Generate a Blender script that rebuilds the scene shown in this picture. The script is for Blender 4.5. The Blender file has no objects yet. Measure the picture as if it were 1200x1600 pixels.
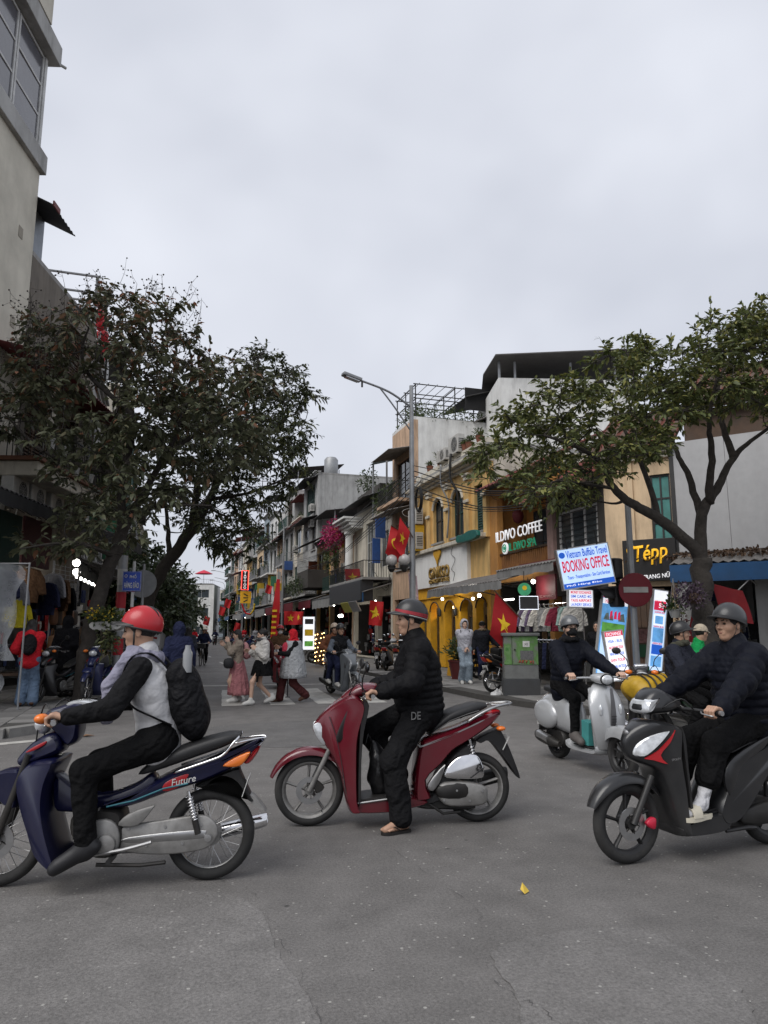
import bpy, math, random
import numpy as np
from mathutils import Vector, Matrix
R = math.radians
rng = random.Random(7)
nrs = np.random.RandomState(11)
SC = bpy.context.scene
COL = SC.collection

# ------------------------------------------------------------------ camera
F, YAW, HCAM = 1109.0, R(12.7), 1.53
PITCH = math.atan(186 / 1109.0)
cam_data = bpy.data.cameras.new('camera')
cam = bpy.data.objects.new('camera', cam_data)
COL.objects.link(cam)
cam_data.sensor_fit = 'HORIZONTAL'
cam_data.sensor_width = 36.0
cam_data.lens = F / 1200.0 * 36.0
cam_data.clip_start = 0.05
cam_data.clip_end = 2000.0
cam.location = (0, 0, HCAM)
cam.rotation_euler = (R(90) + PITCH, 0, -YAW)
SC.camera = cam

# ------------------------------------------------------------------ sky and sun
world = bpy.data.worlds.new('World')
SC.world = world
world.use_nodes = True
wn, wl = world.node_tree.nodes, world.node_tree.links
wn.clear()
w_out = wn.new('ShaderNodeOutputWorld')
w_bg = wn.new('ShaderNodeBackground')
w_bg.inputs[1].default_value = 0.110
w_sky = wn.new('ShaderNodeTexSky')
w_sky.sky_type = 'NISHITA'
w_sky.sun_disc = False
w_sky.sun_elevation = R(50)
w_sky.sun_rotation = R(235)
w_sky.dust_density = 4.0
w_tc = wn.new('ShaderNodeTexCoord')
w_map = wn.new('ShaderNodeMapping')
w_map.inputs['Scale'].default_value = (1.0, 1.0, 1.35)
w_n = wn.new('ShaderNodeTexNoise')
w_n.inputs['Scale'].default_value = 2.2
w_n.inputs['Detail'].default_value = 3.5
w_n.inputs['Roughness'].default_value = 0.5
w_n.inputs['Distortion'].default_value = 0.15
w_r = wn.new('ShaderNodeValToRGB')
w_r.color_ramp.elements[0].position = 0.30
w_r.color_ramp.elements[0].color = (3.72, 3.88, 4.36, 1)
w_r.color_ramp.elements[1].position = 0.72
w_r.color_ramp.elements[1].color = (5.40, 5.56, 6.02, 1)
w_mix = wn.new('ShaderNodeMixRGB')
w_mix.inputs[0].default_value = 0.93
wl.new(w_tc.outputs['Generated'], w_map.inputs[0])
wl.new(w_map.outputs[0], w_n.inputs['Vector'])
wl.new(w_n.outputs[0], w_r.inputs[0])
wl.new(w_sky.outputs[0], w_mix.inputs[1])
wl.new(w_r.outputs[0], w_mix.inputs[2])
wl.new(w_mix.outputs[0], w_bg.inputs[0])
wl.new(w_bg.outputs[0], w_out.inputs[0])

sun_data = bpy.data.lights.new('sun', 'SUN')
sun_data.energy = 1.5
sun_data.angle = R(45)
sun_data.color = (1.0, 0.975, 0.94)
sun = bpy.data.objects.new('sun', sun_data)
COL.objects.link(sun)
sun.rotation_euler = (R(40), 0, R(-55))

SC.view_settings.view_transform = 'Standard'
SC.view_settings.look = 'None'
SC.view_settings.exposure = 0.6
SC.view_settings.gamma = 1.0
SC.cycles.use_denoising = True
SC.cycles.max_bounces = 5
SC.cycles.diffuse_bounces = 3
SC.cycles.transparent_max_bounces = 8
SC.cycles.caustics_reflective = False
SC.cycles.caustics_refractive = False

# ------------------------------------------------------------------ where a point of the photograph stands
_fw = np.array([math.sin(YAW) * math.cos(PITCH), math.cos(YAW) * math.cos(PITCH), math.sin(PITCH)])
_rt = np.array([math.cos(YAW), -math.sin(YAW), 0.0])
_up = np.cross(_rt, _fw)
_C = np.array([0, 0, HCAM])
def ray(px, py): return _fw + _rt * (px - 600) / F + _up * (800 - py) / F
def onX(px, py, X): r = ray(px, py); return _C + r * (X / r[0])
def onZ(px, py, z=0.0): r = ray(px, py); return _C + r * ((z - HCAM) / r[2])
def hd(px, py, d):
 r = ray(px, py)
 return _C + r * (d / (r[0] * math.sin(YAW) + r[1] * math.cos(YAW)))
def onplane(px, py, p, n):
 r = ray(px, py); p = np.array(p, float); n = np.array(n, float)
 return _C + r * (np.dot(p - _C, n) / np.dot(r, n))

# ------------------------------------------------------------------ materials
MATS = {}
def _mat(name):
 m = bpy.data.materials.new(name); m.use_nodes = True
 nt = m.node_tree
 return m, nt, nt.nodes, nt.links, nt.nodes['Principled BSDF']

def mat(name, col, rough=0.6, metal=0.0, var=0.12, vscale=6.0, bump=0.0, bscale=60.0, coat=0.0,
  emit=0.0, dirt=0.0, dcol=(0.05, 0.045, 0.04), rnd=0.0, spec=0.4, alpha=1.0, streak=False, trans=0.0):
 """one procedural material: base colour, broken up by noise, optional stains, fine relief"""
 if name in MATS: return MATS[name]
 m, nt, N, L, B = _mat(name)
 tc = N.new('ShaderNodeTexCoord')
 c = (*col, 1)
 src = None
 if var > 0:
  nz = N.new('ShaderNodeTexNoise'); nz.inputs['Scale'].default_value = vscale
  nz.inputs['Detail'].default_value = 5; nz.inputs['Roughness'].default_value = 0.6
  L.new(tc.outputs['Object'], nz.inputs['Vector'])
  rp = N.new('ShaderNodeValToRGB')
  rp.color_ramp.elements[0].position = 0.3; rp.color_ramp.elements[1].position = 0.72
  rp.color_ramp.elements[0].color = tuple(x * (1 - var) for x in col) + (1,)
  rp.color_ramp.elements[1].color = tuple(min(1, x * (1 + var)) for x in col) + (1,)
  L.new(nz.outputs[0], rp.inputs[0]); src = rp.outputs[0]
 if rnd > 0:
  oi = N.new('ShaderNodeObjectInfo'); hs = N.new('ShaderNodeHueSaturation')
  mr = N.new('ShaderNodeMapRange'); mr.inputs[3].default_value = 1 - rnd; mr.inputs[4].default_value = 1 + rnd
  L.new(oi.outputs['Random'], mr.inputs[0]); L.new(mr.outputs[0], hs.inputs['Value'])
  if src: L.new(src, hs.inputs['Color'])
  else: hs.inputs['Color'].default_value = c
  src = hs.outputs[0]
 if dirt > 0:
  n2 = N.new('ShaderNodeTexNoise'); n2.inputs['Scale'].default_value = 1.3
  n2.inputs['Detail'].default_value = 8; n2.inputs['Roughness'].default_value = 0.68
  mp = N.new('ShaderNodeMapping')
  mp.inputs['Scale'].default_value = (2.2, 2.2, 0.45) if streak else (1.5, 1.5, 1.5)
  L.new(tc.outputs['Object'], mp.inputs[0]); L.new(mp.outputs[0], n2.inputs['Vector'])
  r2 = N.new('ShaderNodeValToRGB')
  r2.color_ramp.elements[0].position = 0.44; r2.color_ramp.elements[0].color = (0, 0, 0, 1)
  r2.color_ramp.elements[1].position = 0.72; r2.color_ramp.elements[1].color = (dirt, dirt, dirt, 1)
  L.new(n2.outputs[0], r2.inputs[0])
  mx = N.new('ShaderNodeMixRGB'); L.new(r2.outputs[0], mx.inputs[0])
  if src: L.new(src, mx.inputs[1])
  else: mx.inputs[1].default_value = c
  mx.inputs[2].default_value = (*dcol, 1); src = mx.outputs[0]
 if src: L.new(src, B.inputs['Base Color'])
 else: B.inputs['Base Color'].default_value = c
 B.inputs['Roughness'].default_value = rough
 B.inputs['Metallic'].default_value = metal
 B.inputs['Specular IOR Level'].default_value = spec
 B.inputs['Coat Weight'].default_value = coat
 B.inputs['Coat Roughness'].default_value = 0.22
 if alpha < 1: B.inputs['Alpha'].default_value = alpha
 if trans: B.inputs['Transmission Weight'].default_value = trans
 if emit:
  if src: L.new(src, B.inputs['Emission Color'])
  else: B.inputs['Emission Color'].default_value = c
  B.inputs['Emission Strength'].default_value = emit
 if bump:
  n3 = N.new('ShaderNodeTexNoise'); n3.inputs['Scale'].default_value = bscale; n3.inputs['Detail'].default_value = 3
  L.new(tc.outputs['Object'], n3.inputs['Vector'])
  bp = N.new('ShaderNodeBump'); bp.inputs['Strength'].default_value = bump; bp.inputs['Distance'].default_value = 0.02
  L.new(n3.outputs[0], bp.inputs['Height']); L.new(bp.outputs[0], B.inputs['Normal'])
 MATS[name] = m
 return m

def cloth(name, col, rough=0.85, bump=0.6, bscale=13.0, var=0.18):
 if name in MATS: return MATS[name]
 m = mat(name, col, rough=rough, var=var, vscale=9, bump=bump, bscale=bscale, spec=0.1)
 N, L = m.node_tree.nodes, m.node_tree.links
 b1 = [n for n in N if n.type == 'BUMP'][0]; b1.inputs['Distance'].default_value = .05
 tc = [n for n in N if n.type == 'TEX_COORD'][0]; w = N.new('ShaderNodeTexWave'); w.wave_type = 'BANDS'; w.bands_direction = 'DIAGONAL'
 w.inputs['Scale'].default_value = 5.5; w.inputs['Distortion'].default_value = 9; w.inputs['Detail'].default_value = 2; w.inputs['Detail Scale'].default_value = 1.6
 L.new(tc.outputs['Object'], w.inputs['Vector']); b2 = N.new('ShaderNodeBump'); b2.inputs['Strength'].default_value = bump * .55; b2.inputs['Distance'].default_value = .03
 L.new(w.outputs[0], b2.inputs['Height']); L.new(b2.outputs[0], b1.inputs['Normal'])
 return m
def paint(name, col, rough=0.28, coat=0.6, metal=0.0):
 return mat(name, col, rough=rough, coat=coat, metal=metal, var=0.06, vscale=3, dirt=0.12, dcol=(0.1, 0.095, 0.085), bump=0.02, bscale=8)

# ------------------------------------------------------------------ mesh building
def unit(v):
 v = np.asarray(v, float); n = np.linalg.norm(v)
 return v / n if n > 1e-12 else v
def catmull(pts, k=4, closed=False):
 P = [np.asarray(p, float) for p in pts]; n = len(P); out = []
 for i in range(n if closed else n - 1):
  if closed: a, b, c, d = P[i - 1], P[i], P[(i + 1) % n], P[(i + 2) % n]
  else: a, b, c, d = P[max(i - 1, 0)], P[i], P[i + 1], P[min(i + 2, n - 1)]
  for j in range(k):
   t = j / k
   out.append(0.5 * ((2 * b) + (c - a) * t + (2 * a - 5 * b + 4 * c - d) * t * t + (3 * b - a - 3 * c + d) * t ** 3))
 if not closed: out.append(P[-1])
 return out
def rotz(a): return np.array([[math.cos(a), -math.sin(a), 0], [math.sin(a), math.cos(a), 0], [0, 0, 1]])
def roty(a): return np.array([[math.cos(a), 0, math.sin(a)], [0, 1, 0], [-math.sin(a), 0, math.cos(a)]])
def rotx(a): return np.array([[1, 0, 0], [0, math.cos(a), -math.sin(a)], [0, math.sin(a), math.cos(a)]])

class MB:
 def __init__(self): self.v = []; self.f = []
 def add(self, vs, fs):
  b = len(self.v); self.v.extend([tuple(map(float, p)) for p in vs]); self.f.extend([tuple(b + i for i in q) for q in fs]); return self
 def box(self, c, s, rot=None):
  hx, hy, hz = s[0] / 2, s[1] / 2, s[2] / 2
  vs = np.array([[x, y, z] for x in (-hx, hx) for y in (-hy, hy) for z in (-hz, hz)])
  if rot is not None: vs = vs @ np.asarray(rot).T
  vs = vs + np.asarray(c, float)
  return self.add(vs, [(0, 1, 3, 2), (4, 6, 7, 5), (0, 4, 5, 1), (2, 3, 7, 6), (0, 2, 6, 4), (1, 5, 7, 3)])
 def span(self, x0, x1, y0, y1, z0, z1): return self.box(((x0 + x1) / 2, (y0 + y1) / 2, (z0 + z1) / 2), (abs(x1 - x0), abs(y1 - y0), abs(z1 - z0)))
 def rings(self, rs, closed_ring=True, caps=True, loop=False):
  n = len(rs[0]); vs = [p for r in rs for p in r]; fs = []; m = len(rs)
  for i in range(m if loop else m - 1):
   for j in range(n if closed_ring else n - 1):
    a, b = i * n + j, i * n + (j + 1) % n
    i2 = (i + 1) % m
    fs.append((a, b, i2 * n + (j + 1) % n, i2 * n + j))
  if caps and closed_ring and not loop:
   fs.append(tuple(range(n - 1, -1, -1))); fs.append(tuple((m - 1) * n + j for j in range(n)))
  return self.add(vs, fs)
 def tube(self, pts, r, n=8, caps=True, loop=False, flat=1.0):
  P = [np.asarray(p, float) for p in pts]; m = len(P)
  rr = [r] * m if np.isscalar(r) else list(r)
  T = []
  for i in range(m):
   if loop: T.append(unit(P[(i + 1) % m] - P[i - 1]))
   else: T.append(unit(P[min(i + 1, m - 1)] - P[max(i - 1, 0)]))
  u = np.cross(T[0], [0, 0, 1]);
  if np.linalg.norm(u) < 1e-3: u = np.cross(T[0], [0, 1, 0])
  u = unit(u); rs = []
  for i in range(m):
   u = unit(u - T[i] * np.dot(u, T[i])); w = np.cross(T[i], u)
   rs.append([P[i] + rr[i] * (math.cos(2 * math.pi * k / n) * u + flat * math.sin(2 * math.pi * k / n) * w) for k in range(n)])
  return self.rings(rs, caps=caps, loop=loop)
 def lathe(self, prof, n=24, o=(0, 0, 0), axis='z', rot=None, caps=True, loop=False):
  rs = []
  for r, h in prof:
   ring = []
   for k in range(n):
    a = 2 * math.pi * k / n; x, y, z = r * math.cos(a), r * math.sin(a), h
    if axis == 'y': x, y, z = x, z, -y
    elif axis == 'x': x, y, z = z, x, y
    ring.append((x, y, z))
   ring = np.array(ring)
   if rot is not None: ring = ring @ np.asarray(rot).T
   rs.append(ring + np.asarray(o, float))
  return self.rings(rs, caps=caps, loop=loop)
 def prism(self, poly, fr, t0, t1):
  """2d outline (a,b) extruded along the third axis of the frame fr=(o, A, B, N)"""
  o, A, B, Nn = [np.asarray(q, float) for q in fr]; n = len(poly)
  vs = [o + a * A + b * B + t0 * Nn for a, b in poly] + [o + a * A + b * B + t1 * Nn for a, b in poly]
  fs = [tuple(range(n - 1, -1, -1)), tuple(range(n, 2 * n))] + [(i, (i + 1) % n, n + (i + 1) % n, n + i) for i in range(n)]
  return self.add(vs, fs)
 def puff(self, outline, w, wf=None, inset=0.02, k=3, layers=((1, 1), (.82, .4), (.5, 0)), smooth=True, y0=0.0, one=False):
  """side outline in x,z given real width: rounded towards both flanks"""
  P = catmull(outline, k, True) if smooth else [np.asarray(p, float) for p in outline]
  P = np.array(P); n = len(P)
  area = np.sum(P[:, 0] * np.roll(P[:, 1], -1) - np.roll(P[:, 0], -1) * P[:, 1])
  if area < 0: P = P[::-1]
  d = np.roll(P, -1, 0) - np.roll(P, 1, 0); d /= (np.linalg.norm(d, axis=1)[:, None] + 1e-9)
  inn = np.stack([-d[:, 1], d[:, 0]], 1)
  def wv(p): return w * (wf(p[0], p[1]) if wf else 1.0)
  rs = []
  seq = [(s, i) for s, i in layers] + [(-s, i) for s, i in reversed(layers)]
  for s, i in seq:
   q = P + inn * inset * i
   rs.append([(q[j, 0], y0 + s * wv(P[j]), q[j, 1]) for j in range(n)])
  return self.rings(rs)
 def sweep(self, secs, n=16, p=2.6, k=4):
  """rounded section (x, y, z, half width, half height, pitch) swept along a path in the x,z plane"""
  S = catmull(secs, k) if k > 1 else [np.asarray(s, float) for s in secs]
  rs = []
  for s in S:
   x, y, z, hw, hh, a = s; ring = []
   for j in range(n):
    t = 2 * math.pi * j / n; c, q = math.cos(t), math.sin(t)
    cy = math.copysign(abs(c) ** (2 / p), c) * hw; cz = math.copysign(abs(q) ** (2 / p), q) * hh
    ring.append((x - math.sin(a) * cz, y + cy, z + math.cos(a) * cz))
   rs.append(ring)
  return self.rings(rs)
 def ball(self, c, r, rot=None, n=16, m=10, top=0.0, bot=math.pi):
  r = (r, r, r) if np.isscalar(r) else r; rs = []
  for i in range(m + 1):
   t = top + (bot - top) * i / m
   t = min(max(t, 0.02), math.pi - 0.02)
   ring = np.array([[r[0] * math.sin(t) * math.cos(2 * math.pi * k / n), r[1] * math.sin(t) * math.sin(2 * math.pi * k / n), r[2] * math.cos(t)] for k in range(n)])
   if rot is not None: ring = ring @ np.asarray(rot).T
   rs.append(ring + np.asarray(c, float))
  return self.rings(rs)
 def mesh(self, name, mt=None, smooth=None):
  me = bpy.data.meshes.new(name); me.from_pydata(self.v, [], self.f); me.update()
  if mt: me.materials.append(mt)
  if smooth is not None:
   me.shade_smooth()
   if smooth < 179: me.set_sharp_from_angle(angle=R(smooth))
  return me

def link(name, data, parent=None, loc=None, rot=None):
 o = bpy.data.objects.new(name, data); COL.objects.link(o)
 if parent is not None: o.parent = parent
 if loc is not None: o.location = loc
 if rot is not None: o.rotation_euler = rot
 return o
def part(name, mb, mt, parent=None, smooth=38, bevel=0.0, kind=None, label=None):
 me = mb if isinstance(mb, bpy.types.Mesh) else mb.mesh(name, mt, smooth)
 o = link(name, me, parent)
 if bevel:
  b = o.modifiers.new('bevel', 'BEVEL'); b.width = bevel; b.segments = 2; b.limit_method = 'ANGLE'; b.angle_limit = R(50)
 if kind: o['kind'] = kind
 if label: o['label'] = label
 return o
def tag(o, label=None, cat=None, group=None, kind=None):
 if label: o['label'] = label
 if cat: o['category'] = cat
 if group: o['group'] = group
 if kind: o['kind'] = kind
 return o
def thing(name, label, cat, loc=(0, 0, 0), rz=0.0, group=None):
 o = link(name, None, None, loc, (0, 0, rz)); o.empty_display_size = 0.2
 return tag(o, label, cat, group)
def copy_tree(o, parent=None):
 c = o.copy(); COL.objects.link(c); c.parent = parent
 for ch in list(o.children): copy_tree(ch, c)
 return c
BIKE_FR = ((0, 0, 0), (1, 0, 0), (0, 0, 1), (0, -1, 0))

def text_mesh(body, size=1.0, extrude=0.0, squeeze=1.0, bold=0.0, shear=0.0, align='CENTER'):
 cu = bpy.data.curves.new('lettering', 'FONT'); cu.body = body; cu.size = size; cu.extrude = extrude
 cu.align_x = align; cu.align_y = 'CENTER'; cu.offset = bold; cu.shear = shear; cu.resolution_u = 3
 o = bpy.data.objects.new('lettering', cu)
 me = bpy.data.meshes.new_from_object(o)
 bpy.data.objects.remove(o)
 if squeeze != 1.0:
  for v in me.vertices: v.co.x *= squeeze
 return me
def lettering(body, mt, parent, o, A, B, width=None, height=None, extrude=0.004, bold=0.0, shear=0.0, name='lettering', align='CENTER'):
 """flat letters at o, reading along A, upright along B, fitted to a width and height in metres"""
 me = text_mesh(body, 1.0, 0.0, 1.0, bold, shear, align)
 co = np.array([v.co[:] for v in me.vertices])
 if len(co) == 0: return None
 w, h = np.ptp(co[:, 0]), np.ptp(co[:, 1])
 sy = (height / h) if height else None; sx = (width / w) if width else None
 sx = sx or sy; sy = sy or sx
 A, B = unit(A), unit(B); Nn = np.cross(A, B); c = (co.min(0) + co.max(0)) / 2
 if align == 'LEFT': c[0] = co[:, 0].min()
 for i, v in enumerate(me.vertices):
  v.co = np.asarray(o, float) + A * (co[i, 0] - c[0]) * sx + B * (co[i, 1] - c[1]) * sy + Nn * 0
 me.update(); me.materials.clear(); me.materials.append(mt)
 ob = link(name, me, parent)
 if extrude:
  s = ob.modifiers.new('thick', 'SOLIDIFY'); s.thickness = extrude; s.offset = 0
 return ob
# ------------------------------------------------------------------ organic surfaces: blended tapered limbs, polygonised
class Sdf:
 def __init__(self): self.p = []
 def cone(self, a, b, r1, r2=None, k=0.03, op='u', lat=None, s=1.0, ridge=0, amp=0.0):
  self.p.append(('c', np.asarray(a, float), np.asarray(b, float), r1, r1 if r2 is None else r2, k, op, None if lat is None else unit(lat), s, ridge, amp)); return self
 def chain(self, pts, rs, k=0.03, op='u'):
  for i in range(len(pts) - 1): self.cone(pts[i], pts[i + 1], rs[i], rs[i + 1], k, op)
  return self
 def ell(self, c, r, rot=None, k=0.03, op='u'):
  r = np.array([r, r, r] if np.isscalar(r) else r, float)
  self.p.append(('e', np.asarray(c, float), r, np.eye(3) if rot is None else np.asarray(rot, float), k, op)); return self
 def grow(self, h, fold=0.0, fscale=30.0, seed=0.0):
  lo = np.full(3, 1e9); hi = np.full(3, -1e9); bbs = []
  for q in self.p:
   if q[0] == 'c':
    m = max(q[3], q[4]) * max(1, q[8]) + q[10]
    l, u = np.minimum(q[1], q[2]) - m, np.maximum(q[1], q[2]) + m; k, op = q[5], q[6]
   else:
    m = q[2].max(); l, u = q[1] - m, q[1] + m; k, op = q[4], q[5]
   bbs.append((l - k - 2 * h, u + k + 2 * h))
   if op == 'u': lo = np.minimum(lo, l); hi = np.maximum(hi, u)
  lo -= 3 * h; hi += 3 * h
  n = np.ceil((hi - lo) / h).astype(int) + 1
  f = np.full(n, 0.5)
  ax = [lo[i] + h * np.arange(n[i]) for i in range(3)]
  for q, (l, u) in zip(self.p, bbs):
   i0 = np.clip(np.floor((l - lo) / h).astype(int), 0, n); i1 = np.clip(np.ceil((u - lo) / h).astype(int) + 1, 0, n)
   if np.any(i1 <= i0): continue
   X, Y, Z = np.meshgrid(ax[0][i0[0]:i1[0]], ax[1][i0[1]:i1[1]], ax[2][i0[2]:i1[2]], indexing='ij')
   P = np.stack([X, Y, Z], -1)
   if q[0] == 'c':
    _, a, b, r1, r2, k, op, lat, s, ridge, amp = q
    if lat is not None and s != 1:
     c = (P - a) @ lat; P = P - (c * (1 - 1 / s))[..., None] * lat
    ba = b - a; t = np.clip(((P - a) @ ba) / (ba @ ba + 1e-12), 0, 1)
    rad = r1 + (r2 - r1) * t
    if ridge: rad = rad + amp * (np.sqrt(np.abs(np.sin(math.pi * t * ridge))) - 0.6)
    d = np.linalg.norm(P - a - t[..., None] * ba, axis=-1) - rad
   else:
    _, c, r, rot, k, op = q
    Q = (P - c) @ rot
    k0 = np.linalg.norm(Q / r, axis=-1); k1 = np.linalg.norm(Q / (r * r), axis=-1) + 1e-9
    d = k0 * (k0 - 1) / k1
   g = f[i0[0]:i1[0], i0[1]:i1[1], i0[2]:i1[2]]
   if op == 'u':
    hh = np.maximum(k - np.abs(g - d), 0) / k; g[...] = np.minimum(g, d) - hh * hh * k * .25
   else:
    d = -d; hh = np.maximum(k - np.abs(g - d), 0) / k; g[...] = np.maximum(g, d) + hh * hh * k * .25
  if fold:
   X, Y, Z = np.meshgrid(*ax, indexing='ij'); s = fscale
   w = np.sin(s * Z + 1.7 * np.sin(.6 * s * X + seed) + 1.3 * np.sin(.5 * s * Y + 2 * seed)) * np.sin(.55 * s * X + .8 * s * Y + seed)
   f += fold * w
  return nets(f, lo, h)

def nets(f, lo, h):
 ins = f < 0
 n = np.array(f.shape) - 1
 c = [ins[i:i + n[0], j:j + n[1], k:k + n[2]] for i in (0, 1) for j in (0, 1) for k in (0, 1)]
 cnt = sum(x.astype(np.int8) for x in c)
 act = (cnt > 0) & (cnt < 8)
 idx = np.full(n, -1, int); cells = np.argwhere(act); idx[act] = np.arange(len(cells))
 acc = np.zeros((len(cells), 3)); num = np.zeros(len(cells))
 offs = [(i, j, k) for i in (0, 1) for j in (0, 1) for k in (0, 1)]
 for a in offs:
  for ax in range(3):
   if a[ax]: continue
   b = list(a); b[ax] = 1
   va = f[tuple((cells + a).T)]; vb = f[tuple((cells + b).T)]
   m = (va < 0) != (vb < 0)
   t = np.where(m, va / np.where(m, va - vb, 1), 0)
   p = np.tile(np.array(a, float), (len(cells), 1)); p[:, ax] += t
   acc[m] += p[m]; num[m] += 1
 vs = lo + h * (cells + acc / np.maximum(num, 1)[:, None])
 faces = []
 for ax in range(3):
  u, w = (ax + 1) % 3, (ax + 2) % 3
  sl0 = [slice(None)] * 3; sl1 = [slice(None)] * 3
  sl0[ax] = slice(0, -1); sl1[ax] = slice(1, None)
  a, b = ins[tuple(sl0)], ins[tuple(sl1)]
  e = np.argwhere(a != b)
  e = e[(e[:, u] > 0) & (e[:, w] > 0) & (e[:, u] < f.shape[u] - 1) & (e[:, w] < f.shape[w] - 1)]
  if not len(e): continue
  flip = a[tuple(e.T)]
  def cell(du, dw):
   q = e.copy(); q[:, u] -= du; q[:, w] -= dw; return idx[tuple(q.T)]
  q = np.stack([cell(1, 1), cell(0, 1), cell(0, 0), cell(1, 0)], 1)
  q[~flip] = q[~flip][:, ::-1]
  faces.append(q[(q >= 0).all(1)])
 return vs, np.concatenate(faces)
def sdf_mesh(name, mt, *grown):
 V, Fc, b = [], [], 0
 for v, q in grown: V.append(v); Fc.append(q + b); b += len(v)
 V = np.concatenate(V); Fc = np.concatenate(Fc)
 me = bpy.data.meshes.new(name); me.vertices.add(len(V)); me.vertices.foreach_set('co', V.ravel())
 me.loops.add(Fc.size); me.loops.foreach_set('vertex_index', Fc.ravel().astype(np.int32))
 me.polygons.add(len(Fc)); me.polygons.foreach_set('loop_start', np.arange(0, Fc.size, 4, dtype=np.int32))
 me.update(calc_edges=True); me.validate(); me.shade_smooth()
 me.materials.append(mt); return me

def ik(a, c, l1, l2, hint):
 a, c = np.asarray(a, float), np.asarray(c, float); d = c - a; L = min(np.linalg.norm(d), l1 + l2 - 1e-3); u = unit(d)
 x = (l1 * l1 - l2 * l2 + L * L) / (2 * L); y = math.sqrt(max(l1 * l1 - x * x, 0))
 h = np.asarray(hint, float); h = unit(h - u * (h @ u)); return a + u * x + h * y

A3 = lambda *q: np.array(q, float)
SKIN = mat('skin', (0.42, 0.25, 0.17), rough=0.5, var=0.08, vscale=14, bump=0.05, bscale=120, spec=0.4)
SKIN2 = mat('skin_fair', (0.53, 0.34, 0.25), rough=0.5, var=0.08, vscale=14, bump=0.05, bscale=120)
HAIR = mat('hair', (0.012, 0.010, 0.009), rough=0.5, var=0.3, vscale=60, bump=0.5, bscale=90)
LIPS = mat('lip_skin', (.30, .13, .10), rough=.45, var=.1)
EYE = mat('eye_dark', (0.02, 0.014, 0.01), rough=0.15, var=0)
BLACKP = mat('black_plastic', (0.014, 0.014, 0.015), rough=0.45, var=0.15, dirt=0.35, dcol=(0.06, 0.055, 0.05))
RUBBER = mat('tyre_rubber', (0.018, 0.018, 0.018), rough=0.8, var=0.2, vscale=12, dirt=0.4, dcol=(0.09, 0.085, 0.08), bump=0.1, bscale=90)
STEEL = mat('brushed_steel', (0.42, 0.42, 0.42), rough=0.36, metal=0.9, var=0.12, vscale=12, dirt=0.3, dcol=(0.09, 0.08, 0.07))
CHROME = mat('chrome', (0.72, 0.72, 0.73), rough=0.1, metal=1.0, var=0.05)
ALU = mat('cast_aluminium', (0.29, 0.285, 0.275), rough=0.55, metal=0.5, var=0.2, vscale=14, dirt=0.7, dcol=(0.07, 0.062, 0.055))
DARKM = mat('dark_metal', (0.028, 0.027, 0.026), rough=0.5, metal=0.4, var=0.25, dirt=0.45, dcol=(0.09, 0.08, 0.07))

def stand(h=1.66, stride=0.0, armL=(0.05, 0.06), armR=(0.05, 0.06), step=1, lean=0.0, hyaw=0.0, hpitch=0.0, spread=0.0):
 """a standing or walking pose: x ahead, y to its left; arms = (hand forward, hand out), a tuple of 3 sets the hand itself"""
 s = h / 1.70; J = {}
 pel = A3(0, 0, 0.93 * s - abs(stride) * 0.06)
 J['pel'] = pel; J['chest'] = A3(0.01 + lean * .6, 0, 1.27 * s - abs(stride) * .06); J['neck'] = A3(lean, 0, 1.42 * s - abs(stride) * .06)
 J['head'] = A3(lean * 1.15 + 0.025, 0, 1.575 * s - abs(stride) * .06)
 for sd, sg in (('L', 1), ('R', -1)):
  J['hi' + sd] = pel + A3(0, sg * .085 * s, -.03)
  f = stride * sg * step
  J['an' + sd] = A3(f, sg * (.085 + spread) * s, .085 * s + max(0, -f) * .22)
  J['kn' + sd] = ik(J['hi' + sd], J['an' + sd], .435 * s, .43 * s, (1, 0, 0))
  J['to' + sd] = J['an' + sd] + (A3(.14 * s, sg * .015, -.045 * s) if f >= -0.05 else A3(.12 * s, sg * .01, -.075 * s))
  J['sh' + sd] = J['neck'] + A3(-.01, sg * .165 * s, -.055 * s)
  arm = armL if sg > 0 else armR
  if len(arm) == 3: w = A3(*arm)
  else: w = J['sh' + sd] + A3(arm[0], sg * arm[1], -math.sqrt(max(.01, (.5 * s) ** 2 - arm[0] ** 2 - arm[1] ** 2)))
  J['wr' + sd] = w
  J['el' + sd] = ik(J['sh' + sd], w, .275 * s, .245 * s, (-1, sg * .25, -.3))
 J['s'] = s; J['hy'] = hyaw; J['hp'] = hpitch
 return J
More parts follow.
